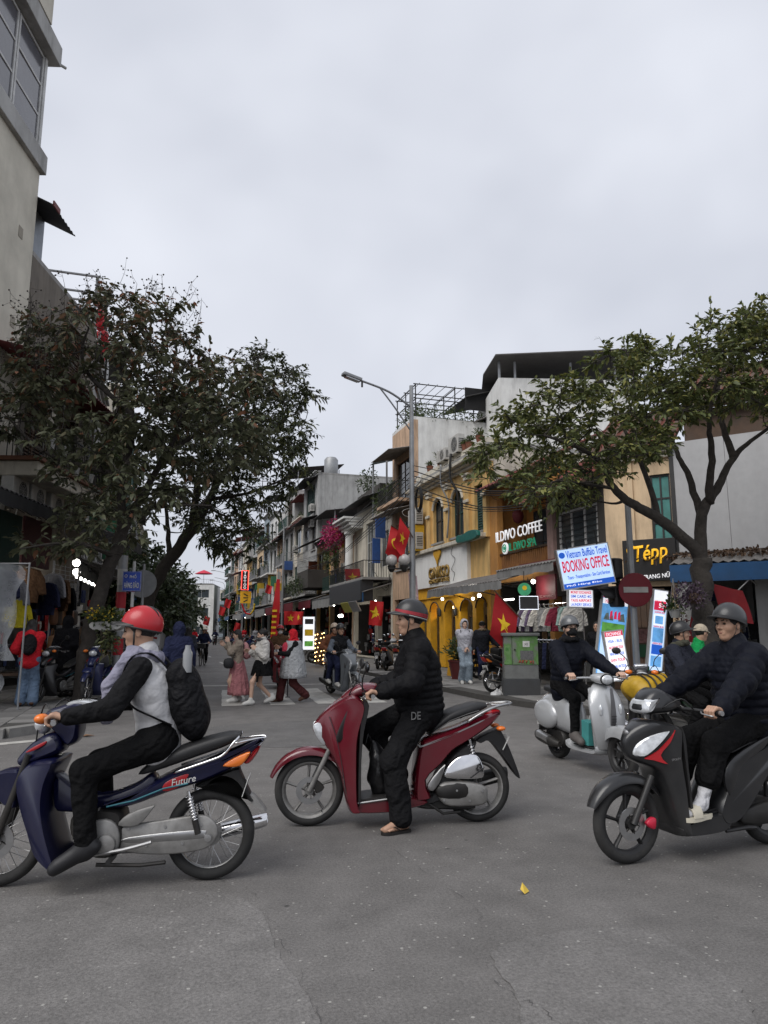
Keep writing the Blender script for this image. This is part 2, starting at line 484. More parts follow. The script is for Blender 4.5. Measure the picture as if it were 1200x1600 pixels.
def ride(seat, grip, foot, lean=0.08, s=1.0, hyaw=0.0, hpitch=0.0, footR=None, kneeout=0.25, gripR=None, toedown=0.0):
 """sitting astride: seat (x,z), left grip (x,y,z), left ankle (x,y,z)"""
 J = {}; pel = A3(seat[0], 0, seat[1] + .10 * s); J['pel'] = pel
 J['chest'] = pel + A3(lean * .62, 0, .33 * s); J['neck'] = pel + A3(lean, 0, .50 * s); J['head'] = J['neck'] + A3(.035 + lean * .1, 0, .178 * s)
 for sd, sg in (('L', 1), ('R', -1)):
  J['hi' + sd] = pel + A3(.02, sg * .09 * s, -.02)
  ft = A3(*foot) if sg > 0 else (A3(*footR) if footR else A3(foot[0], -foot[1], foot[2]))
  J['an' + sd] = ft
  J['kn' + sd] = ik(J['hi' + sd], ft, .43 * s, .42 * s, (1, sg * kneeout, .35))
  J['to' + sd] = ft + A3(.14, sg * .02, -.05 - toedown)
  J['sh' + sd] = J['neck'] + A3(-.005, sg * .17 * s, -.05 * s)
  g = A3(*grip) if sg > 0 else (A3(*gripR) if gripR else A3(grip[0], -grip[1], grip[2]))
  J['gr' + sd] = g
  w = g + unit(J['sh' + sd] - g) * A3(1, .3, .35) * .085; J['wr' + sd] = w
  J['el' + sd] = ik(J['sh' + sd], w, .29 * s, .26 * s, (-.25, sg * .55, -1))
 J['s'] = s; J['hy'] = hyaw; J['hp'] = hpitch
 return J

def sdf_hand(S, w, e, grip=None, sg=1, s=1.0):
 """palm, four fingers of different lengths and a thumb from the side of the palm"""
 if grip is not None:
  g = np.asarray(grip, float); inn = -sg
  d = unit(g - w); kn = g + A3(-.004, 0, .034)
  for i, (o, ln) in enumerate(((.031, .96), (.010, 1.05), (-.011, 1.0), (-.031, .82))):
   y = A3(0, inn * o, 0); b = kn + y
   q = [b, g + y + A3(.034 * ln, 0, .014), g + y + A3(.03 * ln, 0, -.018), g + y + A3(.004, 0, -.031 * ln)]
   S.chain(q, [.0105, .0098, .009, .008], k=.004)
   S.cone(w + y * .55, b, .017, .0135, k=.015)
  t = g + A3(-.02, inn * .042, .004)
  S.chain([w + d * .03 + A3(0, inn * .022, -.005), t, g + A3(.012, inn * .046, -.02), g + A3(.034, inn * .032, -.024)], [.016, .0125, .011, .009], k=.006)
 else:
  d = unit(w - e); fwd = unit(A3(1, 0, 0) - d * d[0]); side = np.cross(d, fwd)
  palm = w + d * .075 * s
  for o, ln in ((.03, .92), (.01, 1.05), (-.011, 1.0), (-.031, .8)):
   b = palm + fwd * o
   S.cone(w + fwd * o * .5, b, .016, .012, k=.014)
   cu = -side * sg
   S.chain([b, b + (d * .036 + cu * .004) * ln, b + (d * .06 + cu * .018) * ln, b + (d * .072 + cu * .034) * ln], [.0105, .0095, .0088, .0078], k=.004)
  S.chain([w + d * .02 + fwd * .02, w + d * .045 + fwd * .045, w + d * .075 + fwd * .052 - side * sg * .01, w + d * .096 + fwd * .046 - side * sg * .02], [.015, .0125, .011, .009], k=.006)

def head_frame(J): return rotz(J['hy']) @ roty(J['hp'])
def person(label, loc, rz, J, st, vox=.012, group=None, fine=.0055):
 """a figure: one continuous body, with hair and clothing as its children. st: look of the figure"""
 g = st.get; s = J['s']; fat = g('fat', 1.0)
 t = thing('person', label, 'person', loc, rz, group)
 H = head_frame(J); hc = J['head']
 hp = lambda x, y, z: hc + H @ (A3(x, y, z) * s)
 sk = g('skin', SKIN); lat = A3(0, 1, 0)
 # body
 B = Sdf()
 B.cone(J['pel'] + A3(0, 0, -.02), J['chest'], .105 * s, .115 * s, lat=lat, s=1.35).cone(J['chest'], J['neck'] + A3(-.01, 0, -.04), .11 * s, .05 * s, lat=lat, s=1.3, k=.05)
 B.cone(J['shL'], J['shR'], .05 * s, k=.05); B.cone(J['neck'] + A3(0, 0, -.05), hp(-.02, 0, -.05), .056 * s, .052 * s)
 B.ell(hc + A3(0, 0, .01), A3(.085, .07, .1) * s)
 for sd in 'LR':
  B.chain([J['hi' + sd], J['kn' + sd], J['an' + sd]], [.078 * s, .055 * s, .038 * s], k=.04)
  B.cone(J['an' + sd], J['to' + sd], .036 * s, .026 * s)
  B.chain([J['sh' + sd], J['el' + sd], J['wr' + sd]], [.05 * s, .04 * s, .027 * s], k=.03)
 grown = [B.grow(max(vox, .012 if g('bare') or g('skirt') is not None else .017))]
 if fine:
  Hd = Sdf(); e = lambda c, r, k=.02, op='u': Hd.ell(hp(*c), A3(*r) * s, H, k * s, op)
  e((-.008, 0, .03), (.094, .074, .09)); e((.020, 0, -.035), (.068, .056, .088), .04); e((.050, 0, -.097), (.036, .033, .026), .03)
  e((.056, .034, -.024), (.026, .024, .024), .03); e((.056, -.034, -.024), (.026, .024, .024), .03)
  Hd.cone(hp(.078, -.034, .024), hp(.078, .034, .024), .012 * s, k=.02 * s)
  for q in (1, -1): e((.098, q * .032, .004), (.018, .019, .012), .012, 's')
  Hd.cone(hp(.084, 0, .016), hp(.107, 0, -.026), .0075 * s, .0115 * s, k=.012 * s)
  Hd.cone(hp(.093, -.012, -.031), hp(.093, .012, -.031), .008 * s, k=.008 * s)
  Hd.cone(hp(.080, -.021, -.057), hp(.080, .021, -.057), .008 * s, k=.016 * s); Hd.cone(hp(.079, -.018, -.0705), hp(.079, .018, -.0705), .009 * s, k=.016 * s)
  Hd.cone(hp(.091, -.022, -.0636), hp(.091, .022, -.0636), .0022 * s, k=.004 * s, op='s')
  for q in (1, -1): e((-.004, q * .078, -.008), (.019, .009, .032), .006)
  Hd.cone(J['neck'] + A3(0, 0, -.02), hp(-.02, 0, -.06), .058 * s, .052 * s, k=.03)
  grown.append(Hd.grow(fine))
  for sd, sg in (('L', 1), ('R', -1)):
   if g('hide' + sd): continue
   Sh = Sdf(); Sh.cone(J['wr' + sd] + (J['el' + sd] - J['wr' + sd]) * .25, J['wr' + sd], .029 * s, .024 * s)
   sdf_hand(Sh, J['wr' + sd], J['el' + sd], J.get('gr' + sd), sg, s); grown.append(Sh.grow(.0045 if fine < .0065 else .0062))
  if g('bare'):
   for sd, sg in (('L', 1), ('R', -1)):
    Ft = Sdf(); a, to = J['an' + sd], J['to' + sd]; d = unit((to - a) * A3(1, 1, 0)); n = A3(-d[1], d[0], 0)
    fl = a * A3(1, 1, 0) + A3(0, 0, a[2] - .062)
    Ft.cone(a + A3(0, 0, .04), a, .036, .036).cone(a - d * .035 + A3(0, 0, -.035), fl + d * .10 + A3(0, 0, .012), .026, .022, lat=n, s=1.3)
    for i, (o, l, r) in enumerate(((-.032, .155, .014), (-.012, .158, .0105), (.005, .15, .010), (.02, .14, .0095), (.033, .125, .009))):
     o = o * sg; Ft.chain([fl + d * .09 + n * o * .9 + A3(0, 0, .012), fl + d * (l - .025) + n * o + A3(0, 0, .016), fl + d * l + n * o + A3(0, 0, .008)], [r + .003, r, r * .9], k=.004)
    grown.append(Ft.grow(.005))
 body = part('body', sdf_mesh('body', sk, *grown), None, t)
 if fine and not g('noface'):
  for q in (1, -1):
   part('eye', MB().ball(hp(.0835, q * .031, .004), A3(.008, .0145, .0062) * s, H, 10, 6), EYE, body)
   part('eyebrow', MB().tube([hp(.0915, q * .012, .024), hp(.089, q * .032, .030), hp(.074, q * .051, .024)], [.004, .0055, .003], 6), HAIR, body)
  if g('mask') is None: part('lips', MB().tube([hp(.078, -.024, -.064), hp(.0885, -.010, -.063), hp(.0895, 0, -.0645), hp(.0885, .010, -.063), hp(.078, .024, -.064)], [.003, .0065, .007, .0065, .003], 6, flat=.9), LIPS, body, 180)
 # trousers / skirt
 sw = g('sew', 0.0035)
 if g('legs') is not None:
  T = Sdf(); w = g('legw', 1.0); hem = g('hem', 0.0)
  T.cone(J['hiL'] + A3(0, .01, .02), J['hiR'] + A3(0, -.01, .02), .115 * s * fat, k=.05).cone(J['pel'], J['pel'] + (J['chest'] - J['pel']) * .3, .115 * s * fat, lat=lat, s=1.3, k=.05)
  for sd in 'LR':
   a = J['an' + sd] + (J['kn' + sd] - J['an' + sd]) * (.06 + hem)
   T.chain([J['hi' + sd], J['kn' + sd]], [.098 * s * fat, .078 * s * w], k=.05).cone(J['kn' + sd], a, .078 * s * w, g('cuff', .062) * s * w, k=.04)
  part('trousers', sdf_mesh('trousers', g('legs'), T.grow(vox, sw, 26, g('seed', 1.0))), None, t)
 if g('skirt') is not None:
  m = MB(); z0, z1, r0, r1 = g('skirt_dim'); n = 48; rs = []; ple = g('pleats', 14)
  for i in range(11):
   u = i / 10; z = z0 + (z1 - z0) * u; rr = r0 + (r1 - r0) * u ** .8; ring = []
   for k in range(n):
    a = 2 * math.pi * k / n
    q = rr * (1 + .10 * u * math.sin(ple * a + .6 * math.sin(3 * a) + 2 * u) + .05 * math.sin(2 * a + 4 * u))
    ring.append((J['pel'][0] + g('drift', 0) * u + q * math.cos(a) * .85, q * math.sin(a), z))
   rs.append(ring)
  part('skirt', m.rings(rs), g('skirt'), t, smooth=180)
 # jacket
 if g('top') is not None:
  K = Sdf(); th = g('thick', .02); rd = g('ridge', 0); am = g('ramp', .012); slv = g('sleeve', 1.0); low = g('low', .04)
  cuffk = g('cuffk', .12)
  K.cone(J['pel'] + A3(0, 0, -low * s), J['chest'], (.108 + th) * s * fat, (.118 + th) * s * (fat * .5 + .5), lat=lat, s=1.3, ridge=rd, amp=am)
  K.cone(J['chest'], J['neck'] + A3(-.015, 0, -.05), (.117 + th) * s, (.058 + th) * s, lat=lat, s=1.35, k=.06, ridge=rd * .5, amp=am)
  K.cone(J['shL'], J['shR'], (.056 + th * .7) * s, k=.06)
  if g('collar', True):
   K.cone(J['neck'] + A3(-.01, 0, -.03), J['neck'] + A3(.0, 0, g('collar_h', .05) * s), (.066 + th * .5) * s, (.066 + th * .5) * s, k=.03)
  if g('belly'): K.ell(J['pel'] + A3(.07, 0, .13 * s), A3(.13, .17, .16) * s * fat, k=.08)
  if not g('vest'):
   for sd in 'LR':
    w = J['wr' + sd] + (J['el' + sd] - J['wr' + sd]) * cuffk
    K.cone(J['sh' + sd], J['el' + sd], (.06 + th * .75) * s * slv, (.052 + th * .75) * s * slv, k=.035, ridge=rd * .55, amp=am * .8)
    K.cone(J['el' + sd], w, (.052 + th * .75) * s * slv, (.038 + th * .5) * s * slv, k=.03, ridge=rd * .55, amp=am * .8)
  if g('hood') is not None and g('hood') != 'up':
   K.ell(J['neck'] + A3(-.09, 0, .0), A3(.06, .1, .075) * s, k=.03)
  if g('hood') == 'up':
   K.ell(hp(-.02, 0, .02), A3(.128, .118, .15) * s, H, .03); K.cone(J['neck'], hp(-.03, 0, -.06), .10 * s, .10 * s)
   K.ell(hp(.13, 0, -.01), A3(.12, .083, .115) * s, H, .02, 's'); K.ell(hp(.03, 0, .0), A3(.1, .08, .12) * s, H, .015, 's')
  part(g('topname', 'jacket'), sdf_mesh('jacket', g('top'), K.grow(vox, g('tfold', .004), g('tfs', 24), g('seed', 1.0))), None, t)
 if g('sleeves') is not None:
  th = g('sthick', .012)
  for sd in 'LR':
   K = Sdf(); w = J['wr' + sd] + (J['el' + sd] - J['wr' + sd]) * .06
   K.cone(J['sh' + sd], J['el' + sd], (.062 + th) * s, (.054 + th) * s, k=.03).cone(J['el' + sd], w, (.054 + th) * s, (.036 + th) * s, k=.03)
   part('sleeve', sdf_mesh('sleeve', g('sleeves'), K.grow(vox, .004, 26, 2.0)), None, t)
 # shoes
 if g('shoe') is not None:
  for sd, sg in (('L', 1), ('R', -1)):
   Q = Sdf(); a, to = J['an' + sd], J['to' + sd]; d = unit((to - a)); n = unit(np.cross([0, 0, 1], d))
   Q.cone(a - d * .055 + A3(0, 0, -.035), to + d * .03, .044 * s, .037 * s, lat=n, s=1.15).cone(a + A3(0, 0, .05), a + A3(0, 0, -.03), .052 * s, .05 * s); Q.cone(a + d * .03 + A3(0, 0, .0), to + A3(0, 0, .012), .045 * s, .034 * s)
   part('shoe', sdf_mesh('shoe', g('shoe'), Q.grow(max(.008, vox * .8))), None, t)
 if g('sock') is not None:
  for sd in 'LR':
   Q = Sdf(); a, k = J['an' + sd], J['kn' + sd]
   Q.cone(a + (k - a) * .62, a, .05 * s, .041 * s).cone(a, J['to' + sd], .04 * s, .032 * s)
   part('sock', sdf_mesh('sock', g('sock'), Q.grow(.008)), None, t)
 # hair
 hs = g('hair')
 if hs:
  Q = Sdf(); Q.ell(hp(-.018, 0, .038), A3(.102, .087, .098) * s, H, .01)
  if hs == 'bun': Q.ell(hp(-.11, 0, .05), A3(.05, .05, .05) * s)
  if hs in ('long', 'longer'):
   L = .34 if hs == 'long' else .5
   for q in (1, 0, -1):
    b0, b1 = hp(-.05, q * .055, .0), J['neck'] + A3(-.085, q * .07 * s, -L * .35 * s)
    Q.chain([b0, b1, b1 + A3(-.02, q * .01, -L * .5 * s)], [.05 * s, .05 * s, .03 * s], k=.03)
  Q.ell(hp(.10, 0, -.035), A3(.085, .078, .085) * s, H, .02, 's')
  part('hair', sdf_mesh('hair', g('haircol', HAIR), Q.grow(max(.008, min(vox, .014)), .003, 60, 1)), None, t)
 if g('helmet') is not None: helmet(t, hp, H, s, g('helmet'), g('hrim', BLACKP), g('hbrim', True), g('hstyle', ''))
 if g('mask') is not None:
  Q = Sdf(); Q.ell(hp(.045, 0, -.05), A3(.068, .066, .052) * s, H, .02); Q.ell(hp(.088, 0, -.035), A3(.032, .04, .04) * s, H, .03)
  part('face_mask', sdf_mesh('face_mask', g('mask'), Q.grow(.007)), None, t)
 if g('glasses'):
  m = MB()
  for q in (1, -1): m.tube([hp(.104 - .01 * abs(math.sin(a)) * 0, q * .033 + .024 * math.cos(a), .004 + .02 * math.sin(a)) for a in np.linspace(0, 2 * math.pi, 14)[:-1]], .0025, 5, loop=True)
  m.tube([hp(.105, -.01, .008), hp(.106, 0, .01), hp(.105, .01, .008)], .0025, 5)
  for q in (1, -1): m.tube([hp(.102, q * .057, .01), hp(.01, q * .08, .008)], .0025, 5)
  part('glasses', m, BLACKP, t)
 if g('hijab') is not None:
  Q = Sdf(); Q.ell(hp(-.01, 0, .02), A3(.112, .095, .125) * s, H, .02); Q.cone(hp(0, 0, -.06), J['neck'] + A3(0, 0, -.02), .095 * s, .12 * s, k=.05)
  Q.cone(J['neck'] + A3(0, 0, -.02), J['chest'] + A3(.02, 0, .04), .125 * s, .13 * s, lat=lat, s=1.35, k=.05)
  Q.ell(hp(.12, 0, -.01), A3(.08, .062, .085) * s, H, .02, 's')
  part('headscarf', sdf_mesh('headscarf', g('hijab'), Q.grow(.009, .004, 40, 1)), None, t)
 if g('scarf') is not None:
  Q = Sdf(); nk = J['neck']; pts = [nk + A3(.085 * math.cos(a) * s + .01, .09 * math.sin(a) * s, .03 + .025 * math.cos(a)) for a in np.linspace(0, 2 * math.pi, 11)]
  for i in range(10): Q.cone(pts[i], pts[i + 1], .038 * s, k=.02)
  if g('scarf_tail'):
   a = nk + A3(.10, .06, 0); Q.chain([a, a + A3(.10, .01, -.16), a + A3(.11, .0, -.36)], [.05, .05, .042], k=.02)
  part('scarf', sdf_mesh('scarf', g('scarf'), Q.grow(.009, .005, 55, 3)), None, t)
 if g('cap') is not None:
  m = MB().ball(hp(-.014, 0, .036), A3(.116, .099, .108) * s, H, 20, 8, 0, R(94))
  part('cap', m, g('cap'), t, 60)
  m = MB(); rs = []
  for i in range(9):
   a = R(-62 + 124 * i / 8); r0, r1 = .098, .17
   rs.append([hp(r0 * math.cos(a), r0 * .86 * math.sin(a), .038), hp(r1 * math.cos(a) - .01, r0 * .95 * math.sin(a), .02), hp(r1 * math.cos(a) - .01, r0 * .95 * math.sin(a), .015), hp(r0 * math.cos(a), r0 * .86 * math.sin(a), .03)])
  part('cap_brim', m.rings(rs), g('cap'), t, 60)
 if g('cone_hat') is not None:
  m = MB().lathe([(.005, .13), (.10, .06), (.215, -.02), (.212, -.028), (.09, .04)], 28)
  o = part('conical_hat', m, g('cone_hat'), t, 60); o.location = hp(-.01, 0, .1)
 return t

def helmet(t, hp, H, s, shell, rim, brim=True, style=''):
 n, m = 40, 14; rx, ry, rz = .131, .109, .126; c0 = (-.008, 0, .042)
 def tmax(ph): return R(101 - 17 * max(0, math.cos(ph)) + 17 * max(0, -math.cos(ph)))
 def P(t, ph, k=1.0):
  return hp(c0[0] + k * rx * math.sin(t) * math.cos(ph) * (1.06 if math.cos(ph) < 0 else 1), c0[1] + k * ry * math.sin(t) * math.sin(ph), c0[2] + k * rz * math.cos(t))
 rs = []
 for i in range(m + 1): rs.append([P(max(.03, tmax(2 * math.pi * j / n) * i / m), 2 * math.pi * j / n) for j in range(n)])
 for i in range(m, m - 4, -1): rs.append([P(tmax(2 * math.pi * j / n) * i / m, 2 * math.pi * j / n, .87) for j in range(n)])
 h = part('helmet', MB().rings(rs), shell, t, 50)
 k = 1.012
 part('rim_trim', MB().tube([P(tmax(2 * math.pi * j / n), 2 * math.pi * j / n, .985) for j in range(n)], .0075, 6, loop=True), rim, h, 180)
 if brim:
  rb = []
  for i in range(13):
   a = R(-78 + 156 * i / 12); f = math.cos(a * 1.1) ** .7 if math.cos(a * 1.1) > 0 else 0
   p0, p1 = P(tmax(a) - .10, a, 1.0), P(tmax(a) + .02, a, 1.03)
   ex = H @ A3(1, 0, -.12) * (.065 * f + .004) * s; up = H @ A3(0, 0, 1) * .005
   rb.append([p0 + up, p0 + ex + up * .2, p0 + ex - up, p1 * .5 + p0 * .5 - up])
  part('visor', MB().rings(rb), BLACKP if style != 'shell' else shell, h, 60)
 if style == 'vents':
  for q in (-1, 0, 1):
   part('vent', MB().tube([P(R(a), math.pi * (1 + .13 * q) if a > 0 else .4 * q, 1.0) for a in (12, 28, 44, 58, 70)], [.002, .006, .008, .006, .002], 6), BLACKP, h, 180)
 if style == 'stripe':
  part('stripe', MB().rings([[P(a, math.pi / 2 * (1 if a > 0 else -1), 1.006) * 1.0 + H @ A3(q, 0, 0) for q in (-.022, .022)] for a in np.linspace(-1.45, 1.45, 20) if abs(a) > .02], closed_ring=False, caps=False), mat('white_stripe', (.6, .6, .58), rough=.4), h, 180)
 if style == 'redband':
  for a0, a1, mt in ((.80, .92, mat('red_band', (.30, .02, .03), rough=.35)), (.945, .965, mat('white_line', (.6, .6, .58)))):
   part('band', MB().rings([[P(tmax(2 * math.pi * j / n) * a, 2 * math.pi * j / n, 1.007) for j in range(n)] for a in (a0, a1)], caps=False), mt, h, 180)
 for q in (1, -1):
  part('strap', MB().tube([hp(.02, q * .09, -.0), hp(.025, q * .078, -.06), hp(.035, q * .05, -.105), hp(.04, 0, -.122)], .006, 6, flat=.4), BLACKP, h, 180)
 return h
# ------------------------------------------------------------------ cloth, shoes, helmets
PUFF = cloth('black_puffer', (.0065, .0065, .0075), rough=.62, bump=.25, bscale=16); PUFFN = cloth('navy_puffer', (.007, .008, .013), rough=.62, bump=.25, bscale=16)
BLKT = cloth('black_trouser_cloth', (.0065, .0065, .007)); BLKT2 = cloth('charcoal_trouser_cloth', (.010, .010, .011))
DENIM = cloth('denim', (.115, .165, .24)); DENIML = cloth('pale_denim', (.23, .28, .33)); WHITEC = cloth('white_cloth', (.6, .59, .57)); GREYC = cloth('grey_cloth', (.27, .27, .29))
SILVERV = cloth('silver_vest', (.50, .50, .51), rough=.45, bump=.25); SCARFG = cloth('lilac_grey_scarf', (.24, .235, .30)); NAVY = cloth('navy_cloth', (.02, .024, .055))
BROWN = cloth('brown_cloth', (.11, .06, .033)); MAROON = cloth('maroon_cloth', (.07, .022, .022)); REDC = cloth('red_cloth', (.52, .02, .03)); PINK = cloth('dusty_pink_cloth', (.38, .16, .17)); PINKB = cloth('pink_bag_cloth', (.50, .25, .25))
SHOEB = mat('black_shoe', (.013, .013, .015), rough=.5); SHOEW = mat('white_shoe', (.58, .57, .54), rough=.6, dirt=.4)
H_RED = mat('helmet_red', (.42, .012, .02), rough=.36, coat=.3, var=.05); H_BLK = mat('helmet_black', (.016, .016, .017), rough=.4, coat=.25, var=.05); H_GRY = mat('helmet_grey', (.10, .105, .11), rough=.3, coat=.5, var=.05); H_TAN = mat('helmet_tan', (.42, .33, .25), rough=.4); H_DGR = mat('helmet_dark_grey', (.03, .031, .033), rough=.4, coat=.25, var=.05)

BP = cloth('black_nylon', (.010, .010, .0115), rough=.6)
# ------------------------------------------------------------------ motorbikes: x ahead, y to the left, z up, origin under the rear axle
AMBER = mat('amber_lens', (0.75, 0.18, 0.02), rough=0.15, var=0.05, coat=0.5)
REDL = mat('red_lens', (0.35, 0.01, 0.015), rough=0.15, var=0.05, coat=0.5)
LENS = mat('clear_lens', (0.62, 0.64, 0.66), rough=0.08, var=0.25, vscale=25, metal=0.35, coat=0.8)
PLATE = mat('number_plate_white', (0.62, 0.62, 0.6), rough=0.5, dirt=0.4)
SEAT = mat('seat_vinyl', (0.018, 0.018, 0.019), rough=0.5, var=0.15, bump=0.1, bscale=200)
MIRROR = mat('mirror_glass', (0.6, 0.62, 0.65), rough=0.04, metal=1.0, var=0)

def wheel(t, x, r, tw=.045, style='cast', rimmt=None, nsp=5, disc=True, name='wheel', y=0.0, rimr=None):
 rimmt = rimmt or STEEL; rr = rimr or r - .07
 w = MB(); w.lathe([(rr, -tw * .7), (rr + .012, -tw * .75), (rr + .006, -tw * .5), (rr - .012, -tw * .3), (rr - .012, tw * .3), (rr + .006, tw * .5), (rr + .012, tw * .75), (rr, tw * .7), (rr - .02, tw * .2), (rr - .02, -tw * .2)], 40, (x, y, r), 'y', caps=False, loop=True)
 w.lathe([(.001, -.06), (.035, -.06), (.04, -.03), (.04, .03), (.035, .06), (.001, .06)], 16, (x, y, r), 'y')
 W = part(name, w, rimmt, t, 40)
 prof = []
 for i in range(14):
  a = 2 * math.pi * i / 14; prof.append((r - .036 + .036 * math.cos(a) * (1 if math.cos(a) > 0 else 1.05), tw * math.sin(a)))
 part('tyre', MB().lathe(prof, 56, (x, y, r), 'y', caps=False, loop=True), RUBBER, W, 60)
 if style == 'cast':
  for i in range(nsp):
   a = 2 * math.pi * i / nsp + .3; p = lambda q, da: (x + q * math.cos(a + da), y, r + q * math.sin(a + da))
   part('spoke', MB().tube([p(.03, -.25), p(rr * .5, -.04), p(rr - .008, 0)], [.022, .015, .019], 8, flat=.7), rimmt, W, 50)
 elif style == 'wire':
  for i in range(32):
   a = 2 * math.pi * i / 32; sg = 1 if i % 2 else -1; b = a + (.55 if (i // 2) % 2 else -.55)
   part('spoke', MB().tube([(x + .055 * math.cos(b), y + sg * .03, r + .055 * math.sin(b)), (x + rr * math.cos(a), y, r + rr * math.sin(a))], .0019, 4), STEEL, W, 60)
  part('hub_drum', MB().lathe([(.001, -.05), (.065, -.05), (.07, -.03), (.07, .03), (.065, .05), (.001, .05)], 24, (x, y, r), 'y'), ALU, W)
 if disc:
  part('brake_disc', MB().lathe([(.06, -.003), (.105, -.003), (.105, .003), (.06, .003)], 32, (x, y + .055, r), 'y', caps=False, loop=True), STEEL, W)
  for i in range(6):
   a = i * 1.05; part('disc_arm', MB().tube([(x + .03 * math.cos(a), y + .055, r + .03 * math.sin(a)), (x + .065 * math.cos(a + .3), y + .055, r + .065 * math.sin(a + .3))], .008, 5, flat=.4), DARKM, W)
 return W

def arc_fender(t, cx, cz, r, a0, a1, hw, mt, name='front_fender', thick=.006, skirt=.035, n=18, tip=.6):
 rs = []
 for i in range(n + 1):
  u = i / n; a = R(a0 + (a1 - a0) * u); q = hw * (1 - (1 - tip) * (abs(2 * u - 1) ** 3))
  d = lambda rad, y: (cx + rad * math.cos(a), y, cz + rad * math.sin(a))
  sk = skirt * (1 - abs(2 * u - 1) ** 2 * .7)
  outer = [d(r - sk, -q), d(r - sk * .4, -q * .98), d(r, -q * .75), d(r + .012, 0), d(r, q * .75), d(r - sk * .4, q * .98), d(r - sk, q)]
  inner = [d(r - sk, q - thick), d(r - thick, q * .72), d(r + .004, 0), d(r - thick, -q * .72), d(r - sk, -q + thick)]
  rs.append(outer + inner)
 return part(name, MB().rings(rs), mt, t, 50)

def mirror(t, base, top, sg):
 part('mirror_stem', MB().tube(catmull([base, (base[0] + .0, base[1] + sg * .02, (base[2] + top[2]) / 2), top], 3), .006, 6), BLACKP, t, 180)
 m = MB().ball(top, (.018, .062, .045), rotz(-.2 * sg) @ rotx(.1 * sg), 18, 10); M_ = part('mirror', m, BLACKP, t, 180)
 part('mirror_glass', MB().ball((top[0] - .008, top[1], top[2]), (.013, .053, .037), rotz(-.2 * sg) @ rotx(.1 * sg), 16, 8), MIRROR, M_, 180)

def handlebar(t, gx, gz, gy, mt, lever=True, hand=0.36):
 for sg in (1, -1):
  part('grip', MB().tube([(gx, sg * (gy - .06), gz), (gx - .01, sg * (gy + .055), gz)], .0165, 10), BLACKP, t)
  part('grip_end', MB().lathe([(.001, 0), (.017, 0), (.017, .02), (.001, .02)], 10, (gx - .01, sg * (gy + .055) + (0 if sg > 0 else -.02), gz), 'y'), STEEL, t)
  part('handlebar_arm', MB().tube(catmull([(gx + .07, sg * .05, gz - .01), (gx + .04, sg * .14, gz + .005), (gx, sg * (gy - .05), gz)], 3), .012, 8), mt, t)
  if lever: part('brake_lever', MB().tube(catmull([(gx + .03, sg * (gy - .07), gz), (gx + .06, sg * (gy - .03), gz - .01), (gx + .045, sg * (gy + .05), gz - .02)], 3), .006, 6), STEEL, t, 180)

def shock(t, a, b, r=.022, y=0.0):
 a, b = A3(*a), A3(*b)
 part('shock_absorber', MB().tube([a, b], .011, 10), CHROME, t)
 d = b - a; L = np.linalg.norm(d); u = d / L; n1 = unit(np.cross(u, [0, 1, 0])); n2 = np.cross(u, n1)
 part('shock_spring', MB().tube([a + d * (.12 + .55 * i / 90) + r * (math.cos(i * .55) * n1 + math.sin(i * .55) * n2) for i in range(90)], .004, 5), CHROME, t, 180)
 part('shock_body', MB().tube([a + d * .66, b], .019, 10), DARKM, t)

def plate_part(t, c, rx, w=.17, h=.12, txt=('29-B1', '345.67')):
 rot = roty(rx); p = part('number_plate', MB().box(c, (.004, w, h), rot), PLATE, t)
 A, B = A3(0, -1, 0), rot @ A3(0, 0, 1); nrm = rot @ A3(-1, 0, 0)
 for i, s in enumerate(txt): lettering(s, BLACKP, p, A3(*c) + nrm * .004 + B * (.026 - .056 * i), A, B, w * .78, .034, .001)
 return p

